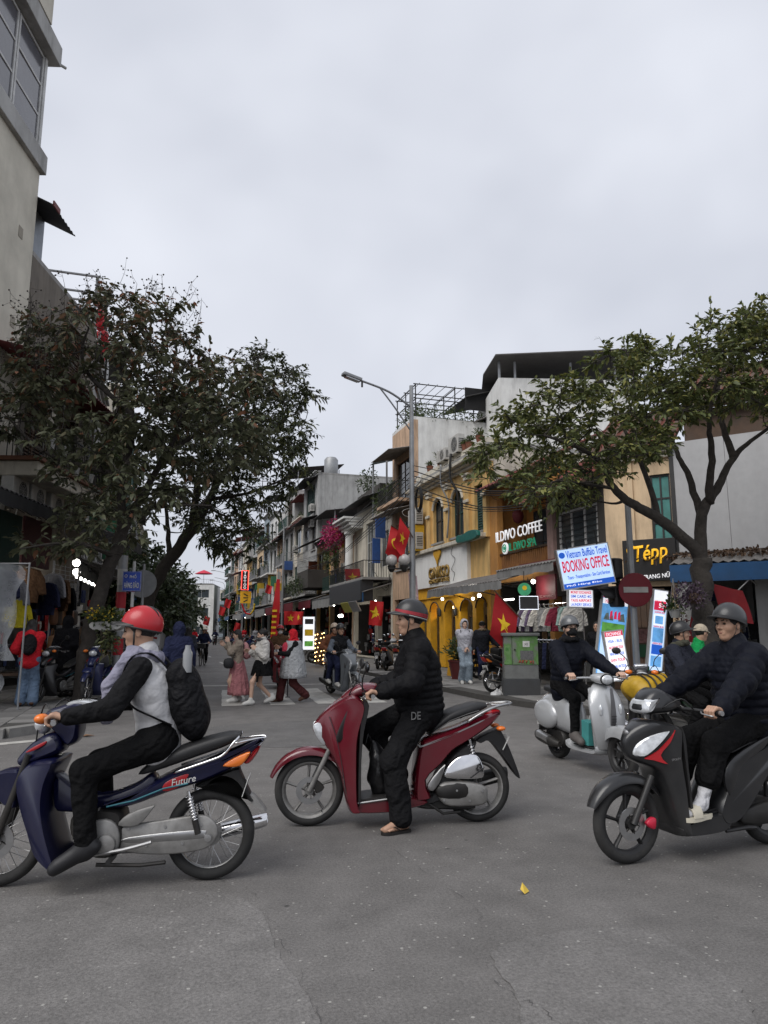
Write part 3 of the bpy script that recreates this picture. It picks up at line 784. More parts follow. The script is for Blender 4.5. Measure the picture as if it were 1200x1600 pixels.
def red_scooter(label, loc, rz, col, group=None, trim=True, mir=True, name='motor_scooter'):
 t = thing(name, label, 'scooter', loc, rz, group)
 z = lambda q: [((945 - a) / 529., (987 + (945 - a) / 725 * 27 - b) / 529.) for a, b in q]
 P = paint('paint_' + name + '_%02d%02d%02d' % tuple(int(c * 99) for c in col), col, rough=.2, coat=.9)
 r = .277; wb = 1.37
 wheel(t, wb, r, .048, 'cast', ALU, 5, True, 'front_wheel'); wheel(t, 0, .27, .055, 'cast', ALU, 5, False, 'rear_wheel')
 arc_fender(t, wb, r, r + .045, -20 + 38, 175 - 22, .075, P, skirt=.05)
 # leg shield: narrow nose, wide rear edges
 wf = lambda x, zz: min(1.0, max(.28, .34 + (1.36 - x) * 2.1 + max(0, .35 - zz) * .6))
 part('front_shield', MB().puff(z([(385, 470), (430, 480), (455, 520), (430, 620), (422, 700), (425, 890), (440, 940), (395, 945), (372, 900), (350, 800), (310, 720), (268, 660), (232, 625), (245, 585), (300, 525)]), .2, wf, .02), P, t, 50)
 part('inner_shield', MB().puff(z([(440, 500), (470, 510), (448, 620), (438, 740), (436, 890), (420, 892), (424, 640)]), .185, None, .008), BLACKP, t, 50)
 for sg in (1, -1):
  part('side_air_duct', MB().puff(z([(392, 500), (428, 515), (400, 600), (345, 660), (330, 640), (360, 560)]), .016, None, .006, y0=sg * .145), BLACKP, t, 50)
  part('turn_signal', MB().puff(z([(232, 600), (262, 590), (285, 640), (280, 680), (245, 640)]), .012, None, .005, y0=sg * .085), LENS, t, 50)
 part('floorboard', MB().puff(z([(415, 895), (590, 872), (700, 880), (720, 905), (640, 930), (560, 945), (430, 950), (400, 930)]), .17, lambda x, q: .9, .02), P, t, 50)
 part('floor_mat', MB().puff(z([(425, 888), (590, 866), (600, 874), (428, 898)]), .15, None, .004), BLACKP, t, 50)
 part('floor_trim', MB().tube([(*((945 - 420) / 529., .158), .195), ((945 - 590) / 529., .16, .232)], .008, 6), STEEL, t)
 # handlebar cowl with headlight
 part('handlebar_cowl', MB().sweep([(.84, 0, 1.045, .05, .02, .4), (.79 + .06, 0, 1.055, .11, .05, .35), (.98, 0, 1.045, .12, .065, .3), (1.06, 0, 1.0, .1, .06, .1), (1.12, 0, .965, .06, .035, 0)], 20, 2.4), P, t, 60)
 part('headlight', MB().puff([(1.04, 1.03), (1.1, 1.0), (1.15, .955), (1.14, .93), (1.09, .95), (1.045, .97)], .1, lambda x, q: 1.05 - (x - 1.04) * 4, .012), LENS, t, 60)
 part('instrument_cluster', MB().puff([(.88, 1.09), (.96, 1.105), (1.03, 1.075), (1.0, 1.06), (.9, 1.065)], .07, None, .01), BLACKP, t, 60)
 handlebar(t, .9, 1.03, .33, BLACKP)
 if mir:
  for sg in (1, -1): mirror(t, (.96, sg * .21, 1.06), (.93, sg * .30, 1.25), sg)
 # body under the seat
 wb_ = lambda x, q: max(.4, min(1, .55 + (x + .35) * .75)) * (1.0 if q > .5 else 1.0)
 part('body_panel', MB().puff(z([(690, 655), (740, 630), (860, 590), (960, 545), (1030, 520), (1052, 530), (1000, 585), (900, 650), (830, 690), (780, 745), (715, 810), (735, 880), (690, 897), (660, 880), (668, 760)]), .165, wb_, .025), P, t, 50)
 part('lower_body', MB().puff(z([(640, 875), (735, 870), (760, 800), (830, 700), (930, 640), (930, 680), (860, 760), (800, 880), (720, 915), (640, 925)]), .12, None, .02), BLACKP, t, 50)
 part('seat', MB().sweep([(.40, 0, .70, .08, .025, .3), (.36, 0, .755, .135, .05, .35), (.24, 0, .835, .15, .055, .3), (.10, 0, .88, .14, .05, .18), (.0, 0, .905, .12, .045, .1), (-.08, 0, .92, .09, .02, .1)], 20, 3.0), SEAT, t, 60)
 # grab rail, tail
 for sg in (1, -1):
  part('grab_rail', MB().tube(catmull([(.10, sg * .145, .80), (-.02, sg * .15, .87), (-.14, sg * .13, .915), (-.28, sg * .06, .935), (-.3, 0, .935)], 4), .014, 8, flat=.8), STEEL, t, 180)
 part('rail_plate', MB().box((-.2, 0, .925), (.16, .15, .015)), STEEL, t, bevel=.006)
 part('tail_light', MB().puff([(-.02, .82), (-.13, .885), (-.2, .88), (-.16, .84), (-.08, .78)], .075, None, .012), REDL, t, 60)
 part('rear_fender', MB().puff(z([(945, 640), (1030, 598), (1050, 600), (1090, 680), (1130, 790), (1118, 795), (1060, 720), (1000, 650), (960, 660)]), .07, None, .006), BLACKP, t, 50)
 plate_part(t, (-.235, 0, .62), R(-28))
 for sg in (1, -1): part('rear_turn_signal', MB().ball((-.19, sg * .1, .74), (.04, .035, .02), None, 12, 8), AMBER, t, 180)
 # engine, left flank
 part('air_cleaner_cover', MB().puff(z([(790, 770), (830, 720), (880, 700), (930, 700), (955, 740), (960, 780), (930, 798), (800, 797)]), .028, None, .014, y0=.135), CHROME, t, 50)
 for i in range(5):
  a, b = z([(905 + i * 12, 790 - i * 9)])[0]; part('cover_slot', MB().box((a, .166, b), (.03, .004, .006), roty(.5)), BLACKP, t)
 part('transmission_cover', MB().puff(z([(755, 850), (790, 815), (900, 812), (965, 830), (975, 860), (960, 900), (880, 910), (790, 905)]), .04, None, .018, y0=.12), ALU, t, 50)
 part('transmission_band', MB().puff(z([(760, 830), (880, 815), (882, 875), (770, 880)]), .044, None, .014, y0=.12), DARKM, t, 50)
 part('side_trim', MB().puff(z([(715, 825), (790, 740), (775, 800), (740, 850)]), .02, None, .008, y0=.14), STEEL, t, 50)
 part('engine', MB().puff(z([(640, 880), (800, 850), (900, 870), (930, 930), (800, 935), (680, 930)]), .085, None, .02), DARKM, t, 50)
 shock(t, (.08, .12, .66), (.0, .12, .33)); shock(t, (.08, -.12, .66), (.0, -.12, .33))
 part('exhaust', MB().sweep([(.42, -.11, .2, .02, .02, 0), (.25, -.15, .22, .03, .03, 0), (.15, -.16, .25, .055, .06, 0), (-.25, -.17, .33, .05, .06, 0), (-.3, -.17, .34, .03, .03, 0)], 16, 2.2), DARKM, t, 60)
 for sg in (1, -1):
  part('fork_leg', MB().tube([(wb - .16, sg * .075, .60), (wb - .0, sg * .075, r)], [.02, .02], 10), ALU, t)
 part('brake_caliper', MB().puff([(wb - .12, .30), (wb - .06, .36), (wb - .03, .33), (wb - .06, .26)], .02, None, .006, y0=.06), DARKM, t)
 for sg in (1, -1):
  part('brake_cable', MB().tube(catmull([(.93, sg * .2, 1.04), (1.0, sg * .17, 1.12), (1.06, sg * .1, 1.02), (1.08, sg * .06, .9)], 4), .005, 5), BLACKP, t, 180)
  part('body_strip', MB().puff(z([(700, 662), (860, 600), (960, 556), (962, 562), (862, 607), (702, 670)]), .168, wb_, .002), STEEL, t) if sg > 0 else None
  part('panel_seam', MB().tube([(x, sg * .203 * max(.28, min(1, .34 + (1.36 - x) * 2.1)), q) for x, q in z([(300, 560), (330, 640), (352, 740), (372, 860)])], .003, 4), BLACKP, t)
 part('seat_seam', MB().tube([(x, .148, q) for x, q in ((.36, .735), (.24, .812), (.1, .862), (0, .89))], .004, 5), mat('seam_grey', (.08,) * 3), t)
 part('chrome_nose', MB().puff(z([(300, 530), (330, 520), (262, 600), (246, 596)]), .06, None, .006), CHROME, t, 50)
 for i in range(4): a_, b_ = z([(785 + i * 55, 885 - (i % 2) * 40)])[0]; part('bolt', MB().lathe([(.001, 0), (.009, 0), (.009, .008), (.001, .008)], 8, (a_, .158, b_), 'y'), STEEL, t)
 part('wheel_valve', MB().tube([(wb - .1, .03, .12), (wb - .1, .06, .12)], .005, 5), DARKM, t)
 part('centre_stand', MB().tube([(.42, .1, .17), (.30, .1, .09), (.16, .1, .1)], .011, 8), DARKM, t)
 return t

def underbone(label, loc, rz, col, group=None, name='motorbike', wordmark=True, wires=True, mir=False):
 t = thing(name, label, 'motorbike', loc, rz, group)
 z = lambda q: [((890 - a) / 687., (1242 + (890 - a) / 885 * 18 - b) / 687.) for a, b in q]
 P = paint('paint_underbone_%02d%02d%02d' % tuple(int(c * 99) for c in col), col, rough=.3, coat=.35)
 wb, r = 1.27, .275
 st = 'wire' if wires else 'cast'
 wheel(t, wb, r, .038, st, STEEL, 5, True, 'front_wheel', rimr=.222); wheel(t, 0, r, .042, st, STEEL, 5, False, 'rear_wheel', rimr=.218)
 arc_fender(t, wb, r, r + .05, 28, 165, .06, P, skirt=.06)
 part('fender_panel', MB().puff(z([(-60, 850), (0, 798), (70, 785), (100, 800), (95, 870), (88, 940), (35, 928), (0, 885)]), .085, None, .015), P, t, 50)
 for sg in (1, -1):
  part('fork_leg', MB().tube([(wb - .16, sg * .075, .78), (wb - .06, sg * .075, .45), (wb, sg * .072, r)], [.02, .022, .026], 10), DARKM, t)
 part('handlebar_cowl', MB().puff(z([(172, 590), (185, 545), (235, 525), (300, 505), (345, 520), (330, 590), (322, 655), (285, 690), (240, 650), (200, 615)]), .105, lambda x, q: .75 + max(0, 1.0 - x) * 1.4, .02), P, t, 50)
 part('headlight', MB().ball((1.06, 0, .95), (.05, .085, .06), roty(.3), 18, 10), LENS, t, 180)
 for sg in (1, -1):
  part('turn_signal', MB().ball((1.02, sg * .16, 1.0), (.04, .05, .032), rotz(-.4 * sg), 14, 8), AMBER, t, 180)
  mirror(t, (.86, sg * .16, 1.06), (.84, sg * .3, 1.27), sg) if mir else None
 part('instrument_cluster', MB().puff([(.72, 1.075), (.80, 1.1), (.9, 1.09), (.9, 1.06), (.74, 1.05)], .08, None, .01), LENS, t, 60)
 handlebar(t, .885, 1.0, .31, BLACKP)
 part('front_cover', MB().puff(z([(70, 755), (95, 715), (135, 675), (190, 640), (240, 638), (262, 680), (255, 715), (190, 745), (100, 775)]), .095, lambda x, q: 1.1 - max(0, x - 1.0) * 2.5, .03), P, t, 50)
 for sg in (1, -1): part('red_stripe', MB().puff(z([(120, 712), (150, 690), (200, 665), (195, 680), (150, 705)]), .004, None, .002, y0=sg * .098), REDL, t)
 wf = lambda x, q: min(1.0, .45 + max(0, 1.22 - x) * 1.9)
 part('leg_shield', MB().puff(z([(82, 840), (110, 780), (150, 750), (220, 735), (262, 745), (235, 830), (228, 900), (240, 970), (275, 1080), (300, 1145), (292, 1182), (255, 1165), (190, 1115), (150, 1030), (110, 940)]), .2, wf, .02), P, t, 50)
 part('centre_tunnel', MB().puff(z([(230, 800), (300, 840), (420, 890), (560, 850), (640, 800), (660, 870), (560, 930), (440, 960), (300, 960), (240, 940)]), .07, None, .02), P, t, 50)
 part('engine', MB().puff(z([(330, 960), (450, 935), (530, 960), (540, 1100), (470, 1140), (380, 1120), (320, 1040)]), .11, None, .02), DARKM, t, 50)
 part('crankcase_cover', MB().puff(z([(395, 1000), (470, 975), (520, 1010), (525, 1090), (470, 1120), (400, 1090)]), .02, None, .012, y0=.115), ALU, t, 50)
 part('side_panel', MB().puff(z([(450, 915), (560, 880), (700, 805), (790, 770), (940, 730), (1095, 655), (1105, 668), (1065, 715), (1000, 765), (900, 815), (800, 850), (700, 880), (560, 930), (470, 935)]), .13, lambda x, q: max(.55, min(1, .75 + x * .6)), .02), P, t, 50)
 for sg in (1, -1):
  part('red_flash', MB().puff(z([(700, 835), (740, 812), (800, 795), (770, 840), (725, 862), (695, 862)]), .003, None, .003, y0=sg * .119), REDL, t)
 if wordmark: lettering('Future', PLATE, t, (.16, .126, .617), A3(-1, 0, -.0) @ roty(0) + A3(0, 0, .2), A3(.2, 0, 1), .15, .04, .002, shear=.25)
 part('grey_side_cover', MB().puff(z([(520, 1000), (560, 955), (660, 920), (655, 940), (600, 1000)]), .014, None, .006, y0=.115), ALU, t, 50)
 part('seat', MB().sweep([(.44, 0, .66, .08, .02, .5), (.38, 0, .69, .115, .045, .35), (.24, 0, .745, .13, .055, .25), (.08, 0, .80, .125, .055, .2), (-.08, 0, .845, .11, .045, .18), (-.17, 0, .87, .08, .02, .1)], 20, 3.0), SEAT, t, 60)
 for sg in (1, -1):
  part('grab_rail', MB().tube(catmull([(.22, sg * .135, .665), (.0, sg * .14, .735), (-.08, sg * .14, .77), (-.14, sg * .135, .84), (-.17, sg * .10, .87)], 4), .008, 8), CHROME, t, 180)
  part('tail_rail', MB().tube(catmull([(-.14, sg * .11, .83), (-.31, sg * .05, .855), (-.315, sg * .04, .83), (-.24, sg * .06, .76)], 4), .006, 8), CHROME, t, 180)
  part('rear_turn_signal', MB().puff(z([(940, 765), (990, 730), (1055, 706), (1030, 750), (1000, 768)]), .02, None, .008, y0=sg * .085), AMBER, t, 50)
  shock(t, (.13, sg * .115, .55), (.06, sg * .115, .30))
 part('tail_light', MB().puff(z([(1025, 755), (1060, 705), (1095, 680), (1085, 715), (1050, 760)]), .07, None, .012), REDL, t, 50)
 part('rear_fender', MB().puff(z([(820, 850), (930, 805), (1000, 780), (1015, 800), (1060, 890), (1075, 915), (1050, 915), (1000, 840), (930, 815), (860, 860)]), .06, None, .008), BLACKP, t, 50)
 part('mud_flap', MB().puff(z([(1055, 890), (1080, 900), (1125, 952), (1118, 958), (1065, 930)]), .05, None, .004), ALU, t, 50)
 plate_part(t, (-.215, 0, .56), R(-18))
 part('chain_case', MB().puff(z([(512, 1030), (560, 1005), (700, 985), (850, 965), (905, 985), (930, 1030), (908, 1080), (850, 1108), (700, 1122), (560, 1112), (515, 1085)]), .016, None, .01, y0=.085), ALU, t, 50)
 part('chain_case_groove', MB().puff(z([(560, 1050), (850, 1022), (880, 1040), (850, 1060), (560, 1075)]), .017, None, .006, y0=.087), STEEL, t, 50)
 for sg in (1, -1): part('swing_arm', MB().tube([(.45, sg * .07, .30), (0, sg * .075, r)], .018, 8), DARKM, t)
 part('gear_lever', MB().tube(catmull([(.70, .14, .2), (.5, .15, .23), (.33, .15, .27)], 3), .012, 8), STEEL, t)
 for sg in (1, -1): part('foot_peg', MB().tube([(.56, sg * .08, .18), (.56, sg * .22, .18)], .016, 8), BLACKP, t)
 for i in range(6): part('cooling_fin', MB().box((.80 - i * .025, 0, .36 + i * .004), (.008, .2, .16), roty(-.15)), ALU, t, None)
 for sg in (1, -1): part('brake_cable', MB().tube(catmull([(.93, sg * .22, 1.0), (1.0, sg * .16, 1.09), (1.06, sg * .08, .98), (1.08, sg * .06, .8)], 4), .005, 5), BLACKP, t, 180)
 part('side_line', MB().tube([(x, .133, q) for x, q in z([(470, 925), (580, 900), (700, 852), (800, 832)])], .005, 5), mat('decal_teal', (.03, .16, .2)), t)
 for i in range(5): a_, b_ = z([(560 + i * 75, 1018 - i * 4 + (i % 2) * 70)])[0]; part('bolt', MB().lathe([(.001, 0), (.009, 0), (.009, .007), (.001, .007)], 8, (a_, .099, b_), 'y'), STEEL, t)
 part('engine_cover', MB().lathe([(.001, 0), (.06, 0), (.055, .02), (.02, .028), (.001, .03)], 20, (.60, .134, .26), 'y'), ALU, t, 50)
 part('chain_adjuster', MB().lathe([(.001, 0), (.022, 0), (.022, .02), (.001, .022)], 12, (0, .1, r), 'y'), STEEL, t)
 part('stand_bar', MB().tube([(.66, .1, .135), (.4, .1, .125), (.25, .11, .14)], .012, 8), DARKM, t)
 part('exhaust', MB().sweep([(.7, -.08, .16, .02, .02, 0), (.4, -.12, .16, .022, .022, 0), (.2, -.13, .2, .045, .045, 0), (-.3, -.15, .3, .045, .045, 0), (-.33, -.15, .31, .02, .02, 0)], 14, 2), CHROME, t, 60)
 return t

def black_scooter(label, loc, rz, col, group=None, name='motor_scooter', mt=None, mir=False, words=True):
 t = thing(name, label, 'scooter', loc, rz, group); wb, r = 1.27, .262
 z = lambda q: [(wb + (545 - a) / 714., (1290 - b) / 714.) for a, b in q]
 P = mt or mat('matt_paint_%02d%02d%02d' % tuple(int(c * 99) for c in col), col, rough=.32, coat=.45, var=.08, dirt=.2, dcol=(.1, .095, .09))
 VF = lambda x, q: min(1.0, max(.16, .20 + (1.27 - x) * 2.3))
 wheel(t, wb, r, .04, 'cast', BLACKP, 5, True, 'front_wheel', rimr=.195); wheel(t, 0, r, .045, 'cast', BLACKP, 5, False, 'rear_wheel', rimr=.19)
 arc_fender(t, wb, r, r + .05, 22, 150, .07, P, skirt=.055)
 part('front_shield', MB().puff(z([(545, 735), (570, 690), (610, 655), (670, 630), (790, 650), (812, 700), (800, 800), (818, 960), (825, 1090), (835, 1165), (790, 1165), (760, 1080), (722, 930), (690, 865), (620, 832), (565, 800)]), .19, VF, .025), P, t, 50)
 part('inner_shield', MB().puff(z([(800, 670), (830, 700), (838, 860), (850, 1080), (825, 1085), (815, 900)]), .175, None, .01), BLACKP, t, 50)
 part('front_light', MB().puff(z([(575, 790), (592, 740), (655, 695), (738, 672), (718, 712), (670, 765), (620, 802)]), .203, lambda x, q: VF(x, q) + .02, .012), LENS, t, 50)
 part('red_pinstripe', MB().puff(z([(622, 806), (682, 768), (738, 704), (764, 672), (738, 732), (694, 790), (722, 832), (660, 816)]), .198, lambda x, q: VF(x, q) + .012, .004), REDL, t, 50)
 part('handlebar_cowl', MB().puff(z([(643, 575), (670, 525), (705, 492), (745, 480), (800, 505), (860, 535), (855, 575), (800, 600), (720, 605), (665, 602)]), .13, lambda x, q: .7 + max(0, 1.1 - x) * .9, .03), P, t, 50)
 part('headlight', MB().puff(z([(645, 575), (668, 530), (745, 516), (725, 550), (690, 595), (655, 600)]), .105, lambda x, q: .95, .02), LENS, t, 50)
 handlebar(t, .78, .99, .33, BLACKP)
 if mir:
  for sg in (1, -1): mirror(t, (.84, sg * .2, 1.03), (.82, sg * .32, 1.24), sg)
 part('floorboard', MB().puff(z([(800, 1110), (1060, 1068), (1110, 1080), (1090, 1150), (1010, 1180), (820, 1178), (780, 1160)]), .16, None, .02), P, t, 50)
 part('floor_mat', MB().puff(z([(830, 1092), (1065, 1062), (1066, 1072), (832, 1102)]), .14, None, .004), BLACKP, t, 50)
 wbf = lambda x, q: max(.45, min(1, .65 + (x + .3) * .6))
 part('body_panel', MB().puff([(.62, .30), (.55, .45), (.44, .60), (.3, .68), (.0, .76), (-.22, .83), (-.27, .82), (-.2, .74), (-.05, .62), (.1, .5), (.25, .36), (.42, .22), (.56, .2)], .165, wbf, .03), P, t, 50)
 part('side_crease', MB().puff(z([(1060, 900), (1130, 820), (1330, 740), (1400, 720), (1330, 790), (1180, 860), (1120, 960), (1080, 1000)]), .012, None, .006, y0=.158), P, t, 50)
 part('seat', MB().sweep([(.5, 0, .66, .07, .02, .5), (.44, 0, .70, .12, .045, .3), (.28, 0, .755, .14, .055, .15), (.05, 0, .80, .135, .055, .15), (-.12, 0, .84, .1, .04, .15), (-.2, 0, .855, .07, .02, .1)], 20, 3), SEAT, t, 60)
 for sg in (1, -1): part('grab_rail', MB().tube(catmull([(.02, sg * .15, .75), (-.15, sg * .14, .84), (-.3, sg * .06, .87), (-.31, 0, .87)], 4), .012, 8), BLACKP, t, 180)
 part('tail_light', MB().puff([(-.15, .74), (-.24, .82), (-.29, .8), (-.22, .7)], .08, None, .012), REDL, t, 50)
 for sg in (1, -1): part('rear_turn_signal', MB().ball((-.22, sg * .1, .72), (.035, .03, .02), None, 12, 8), AMBER, t, 180)
 part('rear_fender', MB().puff([(-.02, .6), (-.18, .66), (-.3, .5), (-.37, .36), (-.35, .36), (-.25, .5), (-.14, .58)], .06, None, .006), BLACKP, t, 50)
 plate_part(t, (-.285, 0, .57), R(-22))
 part('engine', MB().puff([(.5, .2), (.3, .34), (.02, .33), (-.06, .25), (.05, .18), (.3, .14)], .1, None, .02), DARKM, t, 50)
 part('transmission_cover', MB().puff([(.38, .2), (.36, .28), (.2, .32), (.0, .33), (-.07, .27), (-.03, .2), (.15, .18)], .03, None, .015, y0=.11), DARKM, t, 50)
 for sg in (1, -1): part('brake_cable', MB().tube(catmull([(.82, sg * .2, 1.0), (.9, sg * .18, 1.07), (1.0, sg * .1, 1.0)], 4), .005, 5), BLACKP, t, 180)
 part('nose_badge', MB().ball((1.235, 0, .84), (.012, .03, .02), None, 10, 6), STEEL, t)
 part('floor_rib', MB().tube([(.60, .08, .318), (.86, .08, .283)], .006, 5).tube([(.60, .12, .318), (.86, .12, .283)], .006, 5), BLACKP, t)
 part('seat_seam', MB().tube([(x, .138, q) for x, q in ((.44, .685), (.28, .735), (.05, .78), (-.1, .82))], .004, 5), mat('seam_grey', (.08,) * 3), t)
 part('footrest', MB().tube([(.53, .12, .165), (.36, .15, .18), (.28, .14, .17)], .014, 8), BLACKP, t)
 shock(t, (.1, .12, .6), (.0, .12, .32))
 part('exhaust', MB().sweep([(.4, -.11, .2, .02, .02, 0), (.22, -.15, .23, .05, .055, 0), (-.2, -.16, .31, .045, .055, 0), (-.25, -.16, .32, .02, .02, 0)], 16, 2.2), DARKM, t, 60)
 for sg in (1, -1): part('fork_leg', MB().tube([(wb - .17, sg * .075, .56), (wb, sg * .075, r)], [.022, .024], 10), BLACKP, t)
 part('brake_caliper', MB().puff(z([(610, 1100), (640, 1078), (668, 1085), (660, 1130), (628, 1122)]), .018, None, .008, y0=.08), mat('caliper_red', (.5, .02, .05), rough=.3), t)
 if words: lettering('SPORTY', STEEL, t, (.99, .197, .68), (-1, 0, .05), (.05, 0, 1), .075, .014, .001)
 return t

def vespa(label, loc, rz, col, group=None):
 t = thing('motor_scooter', label, 'scooter', loc, rz, group); wb, r = 1.30, .235
 P = mat('pearl_silver', col, rough=.26, metal=.25, coat=.7, var=.05, dirt=.15, dcol=(.2, .19, .18))
 wheel(t, wb, r, .05, 'cast', BLACKP, 10, True, 'front_wheel', rimr=.16); wheel(t, 0, r, .055, 'cast', BLACKP, 8, False, 'rear_wheel', rimr=.155)
 arc_fender(t, wb, r, r + .06, 15, 168, .095, P, skirt=.11, tip=.75)
 # shield: one pressed sheet, curved in plan
 rs = []
 for (x, zz, w, d) in ((1.0, .26, .13, .03), (1.02, .36, .165, .05), (1.03, .5, .2, .07), (1.01, .66, .215, .08), (.97, .8, .2, .08), (.93, .9, .14, .07), (.90, .955, .07, .05)):
  ring = []
  for k in range(13):
   a = -1 + 2 * k / 12; ring.append((x + d * (1 - a * a) + .05, a * w, zz))
  for k in range(12, -1, -1):
   a = -1 + 2 * k / 12; ring.append((x + d * (1 - a * a) + .02, a * w * .985, zz))
  rs.append(ring)
 part('front_shield', MB().rings(catmull(np.array(rs), 3)), P, t, 60)
 part('horn_cover', MB().sweep([(1.145, 0, .90, .018, .012, 0), (1.165, 0, .74, .028, .016, 0), (1.16, 0, .58, .038, .016, 0), (1.14, 0, .5, .03, .012, 0)], 12, 2.4), mat('vent_grey', (.1, .1, .105), rough=.35), t, 60)
 for i in range(4): part('vent_slot', MB().box((1.178 - i * .004, 0, .62 - i * .03), (.012, .055, .006)), BLACKP, t)
 for sg in (1, -1):
  part('turn_signal', MB().ball((1.115, sg * .125, .68), (.02, .022, .062), rotz(sg * .5), 14, 10), LENS, t, 180)
 part('inner_shield', MB().puff([(1.02, .3), (1.02, .6), (.97, .8), (.93, .9), (.9, .88), (.95, .6), (.97, .3)], .15, None, .02), P, t, 50)
 part('floorboard', MB().puff([(1.04, .3), (.95, .25), (.55, .245), (.45, .3), (.42, .26), (.5, .185), (.95, .185), (1.05, .22)], .17, None, .02), P, t, 50)
 part('floor_mat', MB().box((.75, 0, .256), (.4, .27, .012)), BLACKP, t, bevel=.004)
 part('body_shell', MB().sweep([(.50, 0, .50, .09, .2, .1), (.40, 0, .54, .14, .22, .1), (.2, 0, .57, .17, .23, 0), (-.05, 0, .58, .16, .21, 0), (-.25, 0, .57, .11, .16, -.1), (-.36, 0, .56, .05, .07, -.2)], 24, 2.5), P, t, 60)
 for sg in (1, -1): part('side_bulge', MB().ball((.0, sg * .155, .53), (.27, .085, .17), roty(.08), 24, 14), P, t, 180)
 part('seat', MB().sweep([(.54, 0, .73, .05, .02, .5), (.48, 0, .77, .11, .04, .3), (.3, 0, .80, .14, .05, .05), (.08, 0, .815, .135, .05, .05), (-.1, 0, .825, .12, .045, 0), (-.2, 0, .82, .07, .02, 0)], 20, 3), SEAT, t, 60)
 part('handlebar_cowl', MB().sweep([(.86, 0, .985, .06, .03, .3), (.92, 0, 1.01, .12, .05, .2), (1.0, 0, 1.01, .12, .06, .1), (1.07, 0, 1.0, .085, .055, 0)], 20, 2.6), P, t, 60)
 part('headlight', MB().ball((1.075, 0, 1.0), (.035, .075, .055), None, 18, 10), LENS, t, 180)
 part('headlight_ring', MB().tube([(1.078, .078 * math.cos(a), 1.0 + .058 * math.sin(a)) for a in np.linspace(0, 2 * math.pi, 25)[:-1]], .008, 6, loop=True), BLACKP, t, 180)
 handlebar(t, .88, 1.01, .33, P)
 part('engine', MB().puff([(.3, .2), (.25, .36), (-.05, .34), (-.1, .24), (.1, .16)], .11, None, .02), DARKM, t, 50)
 part('exhaust', MB().sweep([(.25, -.13, .2, .03, .03, 0), (.1, -.16, .22, .06, .06, 0), (-.16, -.17, .26, .06, .065, 0), (-.22, -.17, .27, .025, .025, 0)], 16, 2.2), DARKM, t, 60)
 part('exhaust_shield', MB().sweep([(.1, -.175, .235, .055, .05, 0), (-.14, -.185, .275, .055, .05, 0)], 16, 2.2, 1), STEEL, t, 60)
 part('fork_leg', MB().tube([(wb - .15, .08, .5), (wb, .085, r)], .022, 10), DARKM, t)
 part('tail_light', MB().ball((-.34, 0, .6), (.035, .05, .04), None, 12, 8), REDL, t, 180)
 part('rear_fender', MB().puff([(-.2, .42), (-.33, .45), (-.38, .3), (-.36, .29), (-.3, .38)], .06, None, .006), BLACKP, t, 50)
 plate_part(t, (-.37, 0, .42), R(-15))
 return t
